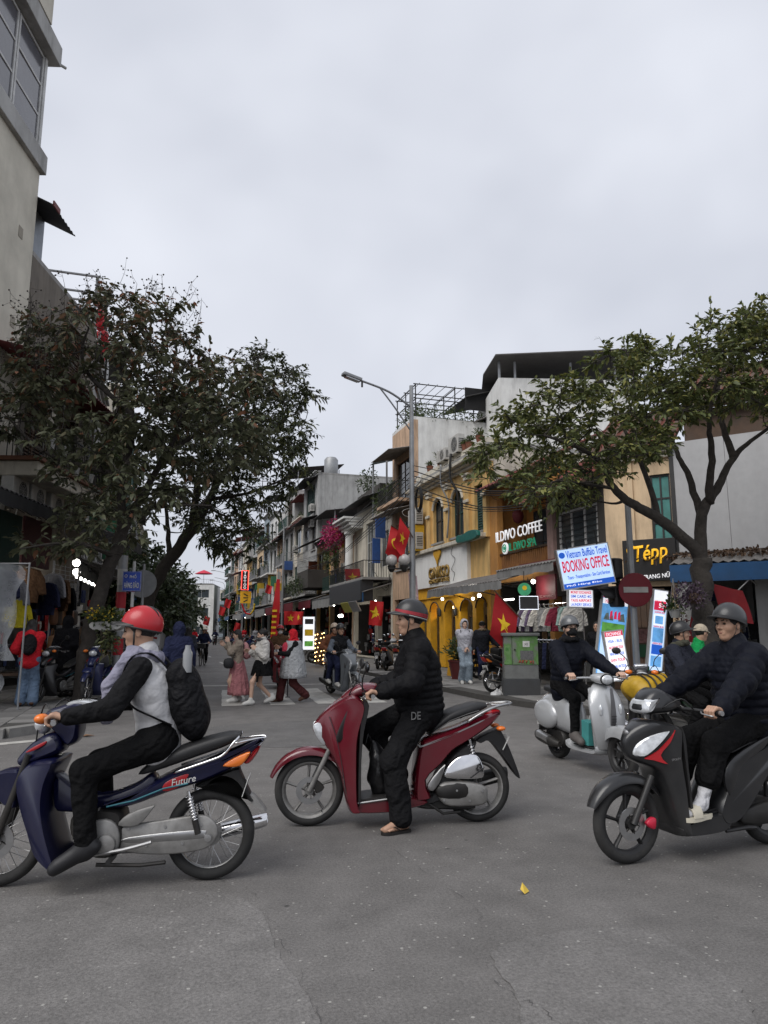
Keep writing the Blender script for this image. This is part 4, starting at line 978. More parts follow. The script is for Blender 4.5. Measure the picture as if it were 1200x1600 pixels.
# ------------------------------------------------------------------ road, pavements
def asphalt(name, base, patchy=1.0):
 m, nt, N, L, B = _mat(name); tc = N.new('ShaderNodeTexCoord')
 def nz(sc, det=4, rough=.6, dist=0.0):
  n = N.new('ShaderNodeTexNoise'); n.inputs['Scale'].default_value = sc; n.inputs['Detail'].default_value = det
  n.inputs['Roughness'].default_value = rough; n.inputs['Distortion'].default_value = dist
  L.new(tc.outputs['Object'], n.inputs['Vector']); return n.outputs[0]
 def ramp(src, p0, c0, p1, c1):
  r = N.new('ShaderNodeValToRGB'); r.color_ramp.elements[0].position = p0; r.color_ramp.elements[1].position = p1
  r.color_ramp.elements[0].color = (c0, c0, c0, 1) if np.isscalar(c0) else (*c0, 1)
  r.color_ramp.elements[1].color = (c1, c1, c1, 1) if np.isscalar(c1) else (*c1, 1)
  L.new(src, r.inputs[0]); return r.outputs[0]
 def mixc(kind, fac, a, b):
  x = N.new('ShaderNodeMixRGB'); x.blend_type = kind
  if np.isscalar(fac): x.inputs[0].default_value = fac
  else: L.new(fac, x.inputs[0])
  for i, q in ((1, a), (2, b)):
   if isinstance(q, tuple): x.inputs[i].default_value = (*q, 1)
   else: L.new(q, x.inputs[i])
  return x.outputs[0]
 big = ramp(nz(.35, 6, .62, .6), .3, tuple(c * .80 for c in base), .7, tuple(c * 1.17 for c in base))
 mid = ramp(nz(3.2, 5), .3, .84, .7, 1.14)
 fine = ramp(nz(62, 5, .85), .32, .42, .70, 1.55)
 c = mixc('MULTIPLY', 1.0, big, mid); c = mixc('MULTIPLY', .8, c, fine)
 v = N.new('ShaderNodeTexVoronoi'); v.inputs['Scale'].default_value = 24; v.inputs['Randomness'].default_value = 1
 L.new(tc.outputs['Object'], v.inputs['Vector'])
 sp = ramp(v.outputs['Distance'], .14, 1.0, .24, 0.0)
 vc = N.new('ShaderNodeSeparateColor'); L.new(v.outputs['Color'], vc.inputs[0]); pick = ramp(vc.outputs[0], .84, 0.0, .93, .7)
 f = N.new('ShaderNodeMath'); f.operation = 'MULTIPLY'; L.new(sp, f.inputs[0]); L.new(pick, f.inputs[1])
 c = mixc('MIX', f.outputs[0], c, (.42, .41, .38))
 v2 = N.new('ShaderNodeTexVoronoi'); v2.inputs['Scale'].default_value = 6; v2.inputs['Randomness'].default_value = 1; L.new(tc.outputs['Object'], v2.inputs['Vector'])
 s2 = ramp(v2.outputs['Distance'], .05, 1.0, .13, 0.0); vc2 = N.new('ShaderNodeSeparateColor'); L.new(v2.outputs['Color'], vc2.inputs[0]); p2 = ramp(vc2.outputs[1], .86, 0.0, .88, .75)
 f2 = N.new('ShaderNodeMath'); f2.operation = 'MULTIPLY'; L.new(s2, f2.inputs[0]); L.new(p2, f2.inputs[1])
 c = mixc('MIX', f2.outputs[0], c, (.022, .021, .02))
 stain = ramp(nz(.9, 7, .7, 1.2), .56, 0.0, .75, .28)
 c = mixc('MIX', stain, c, tuple(q * .62 for q in base))
 L.new(c, B.inputs['Base Color'])
 L.new(ramp(nz(1.1, 4), .3, .62, .7, .85), B.inputs['Roughness']); B.inputs['Specular IOR Level'].default_value = .35
 bp = N.new('ShaderNodeBump'); bp.inputs['Strength'].default_value = .55; bp.inputs['Distance'].default_value = .012
 L.new(nz(95, 3, .75), bp.inputs['Height']); L.new(bp.outputs[0], B.inputs['Normal'])
 return m
ASPH = asphalt('asphalt', (.150, .143, .137)); ASPH2 = asphalt('asphalt_patch_mix', (.166, .159, .153)); ASPH3 = asphalt('asphalt_fresh', (.13, .126, .123))
CRACK = mat('crack_dark', (.075, .072, .07), rough=.9)
ROADPAINT = mat('worn_road_paint', (.42, .41, .38), rough=.7, var=.2, vscale=4, dirt=.95, dcol=(.13, .125, .12))
KERB = mat('kerb_stone', (.22, .215, .205), rough=.8, var=.2, vscale=3, bump=.15, bscale=40, dirt=.6, dcol=(.07, .065, .06), rnd=.15)
PAVER = mat('paving_slab', (.22, .214, .205), rough=.8, var=.22, vscale=4, bump=.12, bscale=40, dirt=.55, dcol=(.06, .056, .052), rnd=.22)
BED = mat('paving_bed', (.06, .057, .053), rough=.95, var=.2, vscale=9)

g = part('road', MB().add([(-500, -300, 0), (500, -300, 0), (500, 900, 0), (-500, 900, 0)], [(0, 1, 2, 3)]), ASPH, None, None, kind='structure')
ROAD = g
def blob_sheet(name, pts, mt, z, kind='structure', parent=None, jag=.05, seed=1):
 rr = random.Random(seed); P = catmull(pts, 8, True)
 vs = [(p[0] + rr.uniform(-jag, jag), p[1] + rr.uniform(-jag, jag), z) for p in P]
 return part(name, MB().add(vs, [tuple(range(len(vs)))]), mt, parent, None, kind=kind if parent is None else None)
G = lambda *q: [tuple(onZ(a, b)[:2]) for a, b in q]
blob_sheet('road_patch', G((770, 1490), (830, 1466), (930, 1450), (1010, 1455), (1080, 1490), (1150, 1540), (1180, 1600), (1190, 1660), (860, 1670), (810, 1560)), ASPH2, .004, jag=.012)
blob_sheet('road_patch', G((-60, 1425), (120, 1400), (330, 1395), (400, 1420), (430, 1480), (480, 1560), (520, 1640), (500, 1700), (-200, 1700)), ASPH2, .004, jag=.012, seed=3)
blob_sheet('road_patch', G((300, 1145), (420, 1128), (600, 1130), (640, 1150), (430, 1168)), ASPH3, .004, jag=.02, seed=5)
def crack(pts, w=.012, seed=0):
 rr = random.Random(seed); P = [np.array(onZ(a, b)) for a, b in pts]; P = catmull(P, 10); L_, Rr = [], []
 for i, p in enumerate(P):
  d = unit(P[min(i + 1, len(P) - 1)] - P[max(i - 1, 0)]); n = A3(-d[1], d[0], 0); p = p + n * rr.uniform(-.02, .02); q = w * rr.uniform(.2, 1) * max(0.0, min(1.0, .35 + 1.6 * math.sin(i * .55 + seed * 2) * math.sin(i * .23 + seed)))
  L_.append(p + n * q * .5 + A3(0, 0, .0065)); Rr.append(p - n * q * .5 + A3(0, 0, .0065))
 part('crack', MB().rings([[a, b] for a, b in zip(L_, Rr)], closed_ring=False, caps=False), CRACK, ROAD, None)
crack([(395, 1395), (430, 1450), (455, 1500), (490, 1570), (510, 1620)], .006, 1)
crack([(755, 1500), (770, 1530), (800, 1555), (830, 1570), (870, 1600)], .007, 2)
crack([(590, 1310), (630, 1340), (680, 1375), (740, 1420), (760, 1460)], .004, 3)
crack([(560, 1180), (700, 1190), (820, 1200), (900, 1240)], .004, 4)
# crossing and stop line
for i in range(8):
 x = -1.95 + i * 1.0; y0, y1 = 15.45, 19.6
 vs = []
 n = 14
 for k in range(n + 1): vs.append((x + rng.uniform(-.012, .012), y0 + (y1 - y0) * k / n, .005))
 for k in range(n, -1, -1): vs.append((x + .52 + rng.uniform(-.012, .012), y0 + (y1 - y0) * k / n, .005))
 if x > 5: continue
 part('crossing_stripe', MB().add(vs, [tuple(range(len(vs)))]), ROADPAINT, ROAD, None)
part('stop_line', MB().add([(-1.9, 21.0, .005), (5.5, 21.0, .005), (5.5, 21.32, .005), (-1.9, 21.32, .005)], [(0, 1, 2, 3)]), ROADPAINT, ROAD, None)
for k in range(12):
 y = 26 + k * 9; c = 1.6 - .0804 * (y - 16); part('centre_dash', MB().add([(c, y, .005), (c + .14, y, .005), (c - .04, y + 2.2, .005), (c - .18, y + 2.2, .005)], [(0, 1, 2, 3)]), ROADPAINT, ROAD, None)
part('kerb_line', MB().add([(5.2, 21.7, .005), (5.32, 21.7, .005), (5.32 - 4.6, 79, .005), (5.2 - 4.6, 79, .005)], [(0, 1, 2, 3)]), ROADPAINT, ROAD, None)
part('edge_line', MB().add([tuple(p[:2]) + (.005,) for p in (onZ(-40, 1165), onZ(120, 1150), onZ(120, 1153), onZ(-40, 1169))], [(0, 1, 2, 3)]), ROADPAINT, ROAD, None)

PAVE_N = [0]
def pavement(edge, back, seed):
 """raised pavement: bed, kerb stones along its edge (plan points), slabs where they can be told apart"""
 h = .13
 E_ = catmull([np.array(p, float) for p in edge], 6); poly = [tuple(p) for p in E_] + list(back)
 m = MB().prism(poly, ((0, 0, 0), (1, 0, 0), (0, 1, 0), (0, 0, 1)), -.05, h - .012)
 t = part('pavement', m, BED, None, None, kind='structure')
 # kerb stones
 L = 0.0; acc = [0.0]
 for i in range(1, len(E_)): acc.append(acc[-1] + np.linalg.norm(E_[i] - E_[i - 1]))
 def atl(s):
  i = max(1, min(len(acc) - 1, int(np.searchsorted(acc, s)))); u = (s - acc[i - 1]) / max(1e-6, acc[i] - acc[i - 1]); return E_[i - 1] + (E_[i] - E_[i - 1]) * u
 km = MB().box((0, 0, 0), (.985, .22, h + .06)).mesh('kerb_stone', KERB); s = .5; n = 0
 while s < acc[-1] and n < 150:
  p, d = atl(s), unit(atl(s + .3) - atl(s - .3))
  o = link('kerb_stone', km, t, (p[0] + rng.uniform(-.006, .006), p[1], (h - .06) / 2 + .004 + rng.uniform(-.004, .004)), (0, 0, math.atan2(d[1], d[0])))
  s += 1.0; n += 1
 return t, poly
def inpoly(x, y, poly):
 c = False; j = len(poly) - 1
 for i in range(len(poly)):
  if (poly[i][1] > y) != (poly[j][1] > y) and x < (poly[j][0] - poly[i][0]) * (y - poly[i][1]) / (poly[j][1] - poly[i][1]) + poly[i][0]: c = not c
  j = i
 return c
def slabs(t, poly, edge, s, x0, x1, y0, y1, ang=0.0, limit=300):
 pm = MB().box((0, 0, 0), (s - .014, s - .014, .03)).mesh('slab', PAVER)
 cand = []; ca, sa = math.cos(ang), math.sin(ang)
 E_ = np.array([p[:2] for p in poly[:-0 or None]])
 Ed = np.array(catmull([np.array(p, float) for p in edge], 10))
 nx, ny = int((x1 - x0) / s), int((y1 - y0) / s)
 for i in range(nx):
  for j in range(ny):
   u, v = x0 + s * (i + .5), y0 + s * (j + .5); x, y = u * ca - v * sa, u * sa + v * ca
   if not inpoly(x, y, poly) or np.min(np.linalg.norm(Ed - A3(x, y, 0)[:2], axis=1)) < .12 + s * .5: continue
   cand.append((x * x + y * y, x, y))
 cand.sort(); rest = MB()
 for k, (_, x, y) in enumerate(cand):
  z = .118 + rng.uniform(-.004, .003)
  if k < limit: link('slab', pm, t, (x, y, z - .003), (rng.uniform(-.008, .008), rng.uniform(-.008, .008), ang))
  else: rest.box((x, y, z - .003), (s - .014, s - .014, .03), rotz(ang))
 if rest.v: part('slabs_beyond', rest, PAVER, t, None, kind='stuff')
KX = lambda y: 5.65 - .0804 * (y - 17)
EDGE_R = [(KX(190), 190), (KX(90), 90), (KX(50), 50), (KX(30), 30), (KX(17.5), 17.5), (5.75, 15.6), (6.15, 13.6), (7.2, 11.2), (9.4, 8.2), (13, 4.2), (22, -5)]
BACK_R = [(60, -5), (60, 190)]
PR, poly = pavement(EDGE_R, BACK_R, 1); slabs(PR, poly, EDGE_R, .4, 6.2, 11, 8, 36, R(4.6))
LX = lambda y: -2.2 - .0804 * (y - 14)
EDGE_L = [(-30, 11.2), (-12, 11.35), (-4.2, 11.5), (-2.9, 11.9), (-2.3, 13.2), (LX(16), 16), (LX(40), 40), (LX(90), 90), (LX(190), 190)]
BACK_L = [(-60, 190), (-60, 11.2)]
PL, poly = pavement(EDGE_L, BACK_L, 2); slabs(PL, poly, EDGE_L, .4, -5.4, -.4, 11, 30, R(4.6))
# ------------------------------------------------------------------ kit for the street fronts: x along the front, y out to the street, z up
class Front:
 def __init__(s, O, U):
  s.O = np.array([O[0], O[1], 0.0]); u = unit([U[0], U[1], 0.0]); s.U = u; s.N = np.array([-u[1], u[0], 0.0]); s.rz = math.atan2(u[1], u[0])
 def uv(s, px, py, n=0.0):
  p = onplane(px, py, s.O + s.N * n, s.N); return float((p - s.O) @ s.U), float(p[2])
 def W(s, u, n, z): return s.O + s.U * u + s.N * n + A3(0, 0, z)
 def box(s, x0, y0, x1, y1, n=0.0):
  """photo box -> (u0, u1, z0, z1), z from the middle column"""
  ua, za = s.uv(x0, y0, n); ub, zb = s.uv(x1, y1, n); xm = (x0 + x1) / 2
  return min(ua, ub), max(ua, ub), s.uv(xm, max(y0, y1), n)[1], s.uv(xm, min(y0, y1), n)[1]
 def root(s, name, label, cat, group=None): return thing(name, label, cat, tuple(s.O), s.rz, group)

def wallm(name, col, dirt=.6, dcol=(.06, .055, .05), var=.14): return mat('wall_' + name, col, rough=.88, var=var, vscale=1.2, dirt=dirt, dcol=dcol, streak=True, bump=.15, bscale=25)
W_OCHRE = wallm('ochre', (.72, .47, .185), .55, (.12, .085, .05)); W_ORANGE = wallm('orange', (.52, .25, .07), .4); W_WHITE = wallm('white', (.68, .68, .66), .4, (.22, .21, .2)); W_CREAM = wallm('cream', (.60, .56, .47), .5, (.14, .12, .1))
W_BEIGE = wallm('beige', (.56, .53, .45), .15, (.2, .18, .15)); W_PEACH = wallm('peach', (.54, .37, .25), .7, (.12, .085, .06)); W_GREY = wallm('grey', (.38, .38, .37), .55, (.09, .085, .08)); W_DARK = wallm('dark', (.055, .05, .045), .5); W_SAND = wallm('sand', (.68, .51, .33), .5, (.14, .10, .07))
W_YEL = mat('bright_yellow_paint', (.74, .38, .02), rough=.7, var=.1, dirt=.4, dcol=(.2, .1, .02)); W_BLUE = wallm('pale_blue', (.30, .36, .40), .5); W_GREEN = wallm('faded_green', (.16, .23, .19), .5)
GLASS = mat('window_glass', (.045, .055, .062), rough=.06, var=.3, vscale=.8, spec=.7); GLASSG = mat('green_glass', (.05, .12, .11), rough=.1, spec=.6, var=.2); FRW = mat('white_window_frame', (.50, .50, .49), rough=.5, dirt=.4); FRD = mat('dark_window_frame', (.03, .03, .03), rough=.5); FRG = mat('green_shutter', (.03, .075, .065), rough=.65, dirt=.4); FRB = mat('brown_wood', (.075, .042, .024), rough=.65, dirt=.4, var=.25)
TIN = mat('tin_sheet', (.21, .20, .19), rough=.6, metal=.3, var=.2, dirt=.7, dcol=(.07, .055, .045), bump=.05); TIND = mat('dark_tin_sheet', (.045, .045, .047), rough=.55, dirt=.5, dcol=(.09, .08, .07)); TINR = mat('red_tin_sheet', (.16, .035, .035), rough=.6, dirt=.5, dcol=(.07, .04, .035)); TILE = mat('clay_tile', (.17, .05, .035), rough=.85, var=.3, vscale=5, dirt=.6, dcol=(.05, .035, .03), rnd=.2)
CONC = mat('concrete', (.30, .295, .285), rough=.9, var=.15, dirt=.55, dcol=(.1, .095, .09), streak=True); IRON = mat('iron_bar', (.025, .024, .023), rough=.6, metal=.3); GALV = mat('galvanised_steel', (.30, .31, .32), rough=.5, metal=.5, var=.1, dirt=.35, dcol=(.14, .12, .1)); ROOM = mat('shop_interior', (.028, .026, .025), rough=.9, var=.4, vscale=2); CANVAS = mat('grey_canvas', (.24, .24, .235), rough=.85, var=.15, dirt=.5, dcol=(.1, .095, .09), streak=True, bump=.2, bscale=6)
ACW = mat('ac_casing', (.46, .45, .42), rough=.6, dirt=.5, dcol=(.2, .18, .15)); LAMP = mat('lamp_glow', (1, .97, .9), emit=5.0, var=0); LAMPW = mat('lamp_glow_warm', (1, .62, .22), emit=7.0, var=0); NAVYB = mat('navy_awning', (.015, .075, .19), rough=.6, dirt=.3, dcol=(.03, .05, .08))
TERRA = mat('terracotta_pot', (.20, .075, .045), rough=.85, dirt=.4); POTG = mat('grey_pot', (.2, .2, .19), rough=.85, dirt=.4)
def leafmat(name, c0, c1, c2, rough=.5, tl=.25):
 m, nt, N, L, B = _mat(name); at = N.new('ShaderNodeAttribute'); at.attribute_name = 'tone'
 r = N.new('ShaderNodeValToRGB'); e = r.color_ramp.elements; e[0].color = (*c0, 1); e[1].color = (*c2, 1); q = e.new(.55); q.color = (*c1, 1)
 L.new(at.outputs['Fac'], r.inputs[0]); L.new(r.outputs[0], B.inputs['Base Color']); B.inputs['Roughness'].default_value = rough; B.inputs['Specular IOR Level'].default_value = .35
 tr = N.new('ShaderNodeBsdfTranslucent'); L.new(r.outputs[0], tr.inputs[0]); mx = N.new('ShaderNodeMixShader'); mx.inputs[0].default_value = tl
 L.new(B.outputs[0], mx.inputs[1]); L.new(tr.outputs[0], mx.inputs[2]); L.new(mx.outputs[0], N['Material Output'].inputs[0]); return m
LEAF_R = leafmat('leaf_olive', (.078, .096, .034), (.125, .15, .05), (.25, .235, .065)); LEAF_L = leafmat('leaf_large_dark', (.075, .084, .048), (.135, .14, .08), (.29, .125, .072)); LEAF_2 = leafmat('leaf_small_dark', (.034, .044, .024), (.062, .074, .036), (.16, .17, .06)); LEAF_P = leafmat('leaf_potted', (.03, .05, .015), (.06, .09, .03), (.14, .15, .06)); LEAF_B = leafmat('bougainvillea', (.26, .012, .07), (.42, .02, .12), (.48, .06, .18)); LEAF_Y = leafmat('yellow_flower', (.5, .33, .02), (.6, .42, .03), (.6, .5, .1)); LEAF_F = leafmat('leaf_far', (.035, .05, .022), (.055, .075, .035), (.09, .11, .05))

def leaf_cloud(name, mt, P, D, L, W, fold=.35, tone=None, parent=None, droop=0.0, kind=None):
 """many leaves in one mesh: base points P, directions D, lengths L, widths W"""
 n = len(P); P = np.asarray(P); D = np.asarray(D); D = D / (np.linalg.norm(D, axis=1)[:, None] + 1e-9)
 rv = nrs.normal(size=(n, 3)) * .6 + A3(0, 0, 1); S = np.cross(D, rv); S /= (np.linalg.norm(S, axis=1)[:, None] + 1e-9); Nn = np.cross(S, D)
 L = np.asarray(L)[:, None] * np.ones((n, 1)); W = np.asarray(W)[:, None] * np.ones((n, 1))
 dr = A3(0, 0, 1) * L * droop; lift = Nn * W * fold * .5
 m1 = P + D * L * .28 - dr * .1; m2 = P + D * L * .68 - dr * .5; tip = P + D * L - dr; mid = P + D * L * .5 - dr * .3
 V = np.stack([P, m1 + S * W * .46 + lift, m2 + S * W * .4 + lift, tip, m2 - S * W * .4 + lift, m1 - S * W * .46 + lift], 1).reshape(-1, 3)
 idx = np.arange(n)[:, None] * 6
 Fc = np.concatenate([idx + np.array(q) for q in ((0, 1, 5), (1, 2, 4), (1, 4, 5), (2, 3, 4))], 1).reshape(-1, 3)
 me = bpy.data.meshes.new(name); me.vertices.add(len(V)); me.vertices.foreach_set('co', V.ravel()); me.loops.add(Fc.size); me.loops.foreach_set('vertex_index', Fc.ravel().astype(np.int32))
 me.polygons.add(len(Fc)); me.polygons.foreach_set('loop_start', np.arange(0, Fc.size, 3, dtype=np.int32)); me.update(calc_edges=True)
 at = me.attributes.new('tone', 'FLOAT', 'POINT'); tn = nrs.rand(n) ** 1.3 if tone is None else tone
 at.data.foreach_set('value', np.repeat(tn, 6).astype(np.float32)); me.materials.append(mt)
 o = link(name, me, parent)
 if kind: o['kind'] = kind
 return o
def bush(parent, c, r, n, mt=None, L=.09, W=.04, name='foliage', droop=.1, down=0.0, kind=None):
 r = A3(*([r] * 3 if np.isscalar(r) else r)); d = nrs.normal(size=(n, 3)); d /= np.linalg.norm(d, axis=1)[:, None]
 k = (1 + .35 * np.sin(d[:, 0] * 5 + c[0]) * np.sin(d[:, 2] * 4 + d[:, 1] * 3 + c[2]))[:, None]
 P = A3(*c) + d * r * (nrs.rand(n, 1) ** .5) * k; D = d + nrs.normal(size=(n, 3)) * .6 + A3(0, 0, .3 - down)
 return leaf_cloud(name, mt or LEAF_P, P, D, L * (.6 + .8 * nrs.rand(n)), W * (.6 + .8 * nrs.rand(n)), parent=parent, droop=droop, kind=kind)

def openwall(t, u0, u1, z0, z1, holes, mt, n0=-.22, n1=0.0, name='wall'):
 us = sorted({u0, u1, *[min(max(h[i], u0), u1) for h in holes for i in (0, 1)]}); zs = sorted({z0, z1, *[min(max(h[i], z0), z1) for h in holes for i in (2, 3)]}); m = MB()
 for a, b in zip(us, us[1:]):
  run = None
  for c, d in zip(zs, zs[1:]):
   solid = not any(h[0] - 1e-6 <= a and b <= h[1] + 1e-6 and h[2] - 1e-6 <= c and d <= h[3] + 1e-6 for h in holes) and b - a > 1e-4 and d - c > 1e-4
   if solid: run = [run[0], d] if run else [c, d]
   if (not solid or d == zs[-1]) and run: m.span(a, b, n0, n1, *run); run = None
 return part(name, m, mt, t, None)
def window(t, u0, u1, z0, z1, fr=None, gl=None, cols=2, rows=1, n=-.1, bars=0, sill=None, fw=.05, shutter=None, name='window'):
 fr = fr or FRW; m = MB(); d = .05
 m.span(u0, u0 + fw, n - d, n, z0, z1).span(u1 - fw, u1, n - d, n, z0, z1).span(u0 + fw, u1 - fw, n - d, n, z0, z0 + fw).span(u0 + fw, u1 - fw, n - d, n, z1 - fw, z1)
 for i in range(1, cols): u = u0 + (u1 - u0) * i / cols; m.span(u - fw * .4, u + fw * .4, n - d, n - .004, z0 + fw, z1 - fw)
 for i in range(1, rows): z = z0 + (z1 - z0) * i / rows; m.span(u0 + fw, u1 - fw, n - d + .004, n - .008, z - fw * .4, z + fw * .4)
 w = part(name, m, fr, t, None)
 for i in range(cols):
  for j in range(rows):
   a, b = u0 + (u1 - u0) * i / cols, u0 + (u1 - u0) * (i + 1) / cols; c, e = z0 + (z1 - z0) * j / rows, z0 + (z1 - z0) * (j + 1) / rows
   if shutter:
    q = MB(); k = max(4, int((e - c) / .09))
    for s in range(k): q.box(((a + b) / 2, n - .03, c + (e - c) * (s + .5) / k), (b - a - fw, .02, (e - c) / k * .8), rotx(.5))
    part('shutter', q, shutter, w, None)
   else: part('pane', MB().add([(a + fw * .4, n - .03, c + fw * .4), (b - fw * .4, n - .03, c + fw * .4), (b - fw * .4, n - .03 + .012 * rng.uniform(-1, 1), e - fw * .4), (a + fw * .4, n - .03, e - fw * .4)], [(0, 3, 2, 1)]), gl or GLASS, w, None)
 if bars:
  q = MB()
  for i in range(bars): z = z0 + (z1 - z0) * (i + .5) / bars; q.span(u0, u1, n + .01, n + .025, z - .008, z + .008)
  part('window_bars', q, IRON, w, None)
 if sill: part('sill', MB().span(u0 - .08, u1 + .08, -.04, .1, z0 - .08, z0 - .005), sill, w, None)
 return w
def corrugated(t, u0, u1, n0, z0, n1, z1, mt, name='awning', pitch=.16, amp=.022, th=.01):
 k = max(6, int((u1 - u0) / pitch * 4)); rs = []
 for (n, z) in ((n0, z0), (n1, z1)):
  a = [(u0 + (u1 - u0) * i / k, n, z + amp * math.sin(i * math.pi / 2)) for i in range(k + 1)]; rs.append(a + [(p[0], p[1], p[2] - th) for p in reversed(a)])
 return part(name, MB().rings(rs), mt, t, 30)
def valance(t, u0, u1, n, z0, z1, mt, name='valance', wav=.02):
 k = max(6, int((u1 - u0) / .12)); rs = []
 for z in (z1, (z0 + z1) / 2, z0):
  f = (z1 - z) / max(1e-3, z1 - z0); a = [(u0 + (u1 - u0) * i / k, n + wav * f * math.sin(i * 1.9), z - (.02 * f * math.sin(i * .7))) for i in range(k + 1)]; rs.append(a + [(p[0], p[1] - .008, p[2]) for p in reversed(a)])
 return part(name, MB().rings(rs), mt, t, 50)
def railing(t, u0, u1, n, z0, z1, mt, step=.12, sides=0.0, name='railing'):
 m = MB().span(u0, u1, n - .02, n + .02, z1 - .035, z1).span(u0, u1, n - .015, n + .015, z0 + .05, z0 + .08)
 k = int((u1 - u0) / step)
 for i in range(k + 1): u = u0 + (u1 - u0) * i / max(1, k); m.span(u - .009, u + .009, n - .009, n + .009, z0, z1 - .035)
 if sides:
  for u in (u0, u1):
   m.span(u - .018, u + .018, n - sides, n - .02, z1 - .035, z1 - .002)
   for i in range(int(sides / step)): m.span(u - .009, u + .009, n - step * (i + 1) - .009, n - step * (i + 1) + .009, z0, z1 - .035)
 return part(name, m, mt, t, None)
def cornice(t, u0, u1, z, mt, steps=((.10, .12), (.2, .08), (.3, .1)), name='cornice', n0=0.0):
 m = MB(); zz = z
 for d, h in steps: m.span(u0 - d * .3, u1 + d * .3, n0 - .2, n0 + d, zz, zz + h - .001); zz += h
 return part(name, m, mt, t, None, bevel=.012)
AC_N = [0]
def ac_unit(fr, u, z, n=.0, label='air conditioner', w=.8, h=.56, d=.3, bracket=IRON):
 t = thing('air_conditioner', label, 'air conditioner', tuple(fr.W(u, n, z)), fr.rz)
 c = part('casing', MB().span(-w / 2, w / 2, .06, .06 + d, 0, h), ACW, t, None, bevel=.015); y = .06 + d + .004; cx = -w * .12
 part('fan_opening', MB().lathe([(.001, 0), (h * .40, 0), (h * .40, .004), (.001, .004)], 24, (cx, y - .002, h / 2), 'y'), FRD, c)
 m = MB()
 for r in (.14, .25, .36): m.tube([(cx + h * r * math.cos(a), y + .006, h / 2 + h * r * math.sin(a)) for a in np.linspace(0, 2 * math.pi, 19)[:-1]], .005, 4, loop=True)
 for a in range(8): m.tube([(cx, y + .008, h / 2), (cx + h * .4 * math.cos(a * .785), y + .008, h / 2 + h * .4 * math.sin(a * .785))], .004, 4)
 part('fan_grille', m, ACW, c)
 m = MB()
 for i in range(6): m.span(-w / 2 - .004, -w / 2, .1, .06 + d - .04, h * (.2 + .1 * i), h * (.25 + .1 * i))
 part('side_vent', m, FRD, c, None)
 m = MB()
 for s in (-w * .35, w * .35): m.span(s - .02, s + .02, 0, .06 + d, -.045, -.003).box((s, .03 + d / 2, -.14), (.025, .42, .025), rotx(-.55))
 part('bracket', m, bracket, t, None)
 part('pipe', MB().tube(catmull([(w / 2 - .02, .15, h * .3), (w / 2 + .06, .1, h * .2), (w / 2 + .05, .02, -.3)], 3), .018, 6), FRW, t, 180)
 return t
def lamp_bulb(t, p, r=.05, mt=None, power=0.0, name='bulb'):
 o = part(name, MB().ball(p, r, None, 12, 8), mt or LAMP, t, 180)
 if power:
  ld = bpy.data.lights.new('shop_lamp', 'POINT'); ld.energy = power; ld.shadow_soft_size = .08; ld.color = (1, .95, .86) if mt is None else (1, .7, .35)
  l = link('shop_lamp', ld, t, tuple(p)); l.location = (p[0], p[1], p[2] - r - .12)
 return o
def pot_plant(world, label, r=.16, h=.26, fr=.28, fh=.35, n=160, mt=None, pot=None, L=.16, W=.04, up=.6, group=None):
 t = thing('potted_plant', label, 'plant', tuple(world), rng.uniform(0, 6), group)
 part('pot', MB().lathe([(.001, 0), (r * .72, 0), (r, h * .92), (r * 1.08, h * .92), (r * 1.08, h), (r * .9, h), (r * .85, h * .9), (.001, h * .88)], 18), pot or TERRA, t, 50)
 d = nrs.normal(size=(n, 3)); d[:, 2] = np.abs(d[:, 2]) + up; d /= np.linalg.norm(d, axis=1)[:, None]
 P = A3(0, 0, h) + d * A3(fr, fr, fh) * (nrs.rand(n, 1) * .8)
 leaf_cloud('foliage', mt or LEAF_P, P, d + nrs.normal(size=(n, 3)) * .35, L * (.6 + .7 * nrs.rand(n)), W * (.6 + .7 * nrs.rand(n)), parent=t, droop=.25)
 m = MB()
 for i in range(4): a = i * 1.6; m.tube([(0, 0, h * .85), (fr * .4 * math.cos(a), fr * .4 * math.sin(a), h + fh * .7)], .008, 5)
 part('stem', m, FRB, t)
 return t
GARM = {}
def garment(parent_name, label, world, rz, mt, w=.42, h=.6, sleeves=True, d=.05, group=None, kind='shirt'):
 """a garment on its hanger, hanging from a rail at this point"""
 t = thing(parent_name, label, kind, tuple(world), rz, group)
 if sleeves: out = [(-.05, -.06), (-.2, -.1), (-.30, -.24), (-.36, -.48), (-.28, -.5), (-.21, -.3), (-.2, -.62), (.2, -.62), (.21, -.3), (.28, -.5), (.36, -.48), (.30, -.24), (.2, -.1), (.05, -.06), (0, -.09)]
 else: out = [(-.16, -.07), (-.18, -.3), (-.2, -.85), (-.03, -.85), (0, -.4), (.03, -.85), (.2, -.85), (.18, -.3), (.16, -.07)]
 out = [(a * w / .42, b * h / .6) for a, b in out]
 m = MB(); P = [tuple(p) for p in out]; n = len(P); rs = []
 for y, k in ((-d, .86), (-d * .7, 1.0), (d * .7, 1.0), (d, .86)): rs.append([(a * k + .012 * math.sin(b * 31), y + .02 * math.sin(a * 23 + b * 9), b * (k * .15 + .85)) for a, b in P])
 part('garment', m.rings(rs), mt, t, 40)
 part('hanger', MB().tube(catmull([(-.17, 0, -.12), (0, 0, -.04), (0, 0, 0), (.02, 0, .03), (0, 0, .05)], 3), .006, 5), FRW, t, 180)
 return t
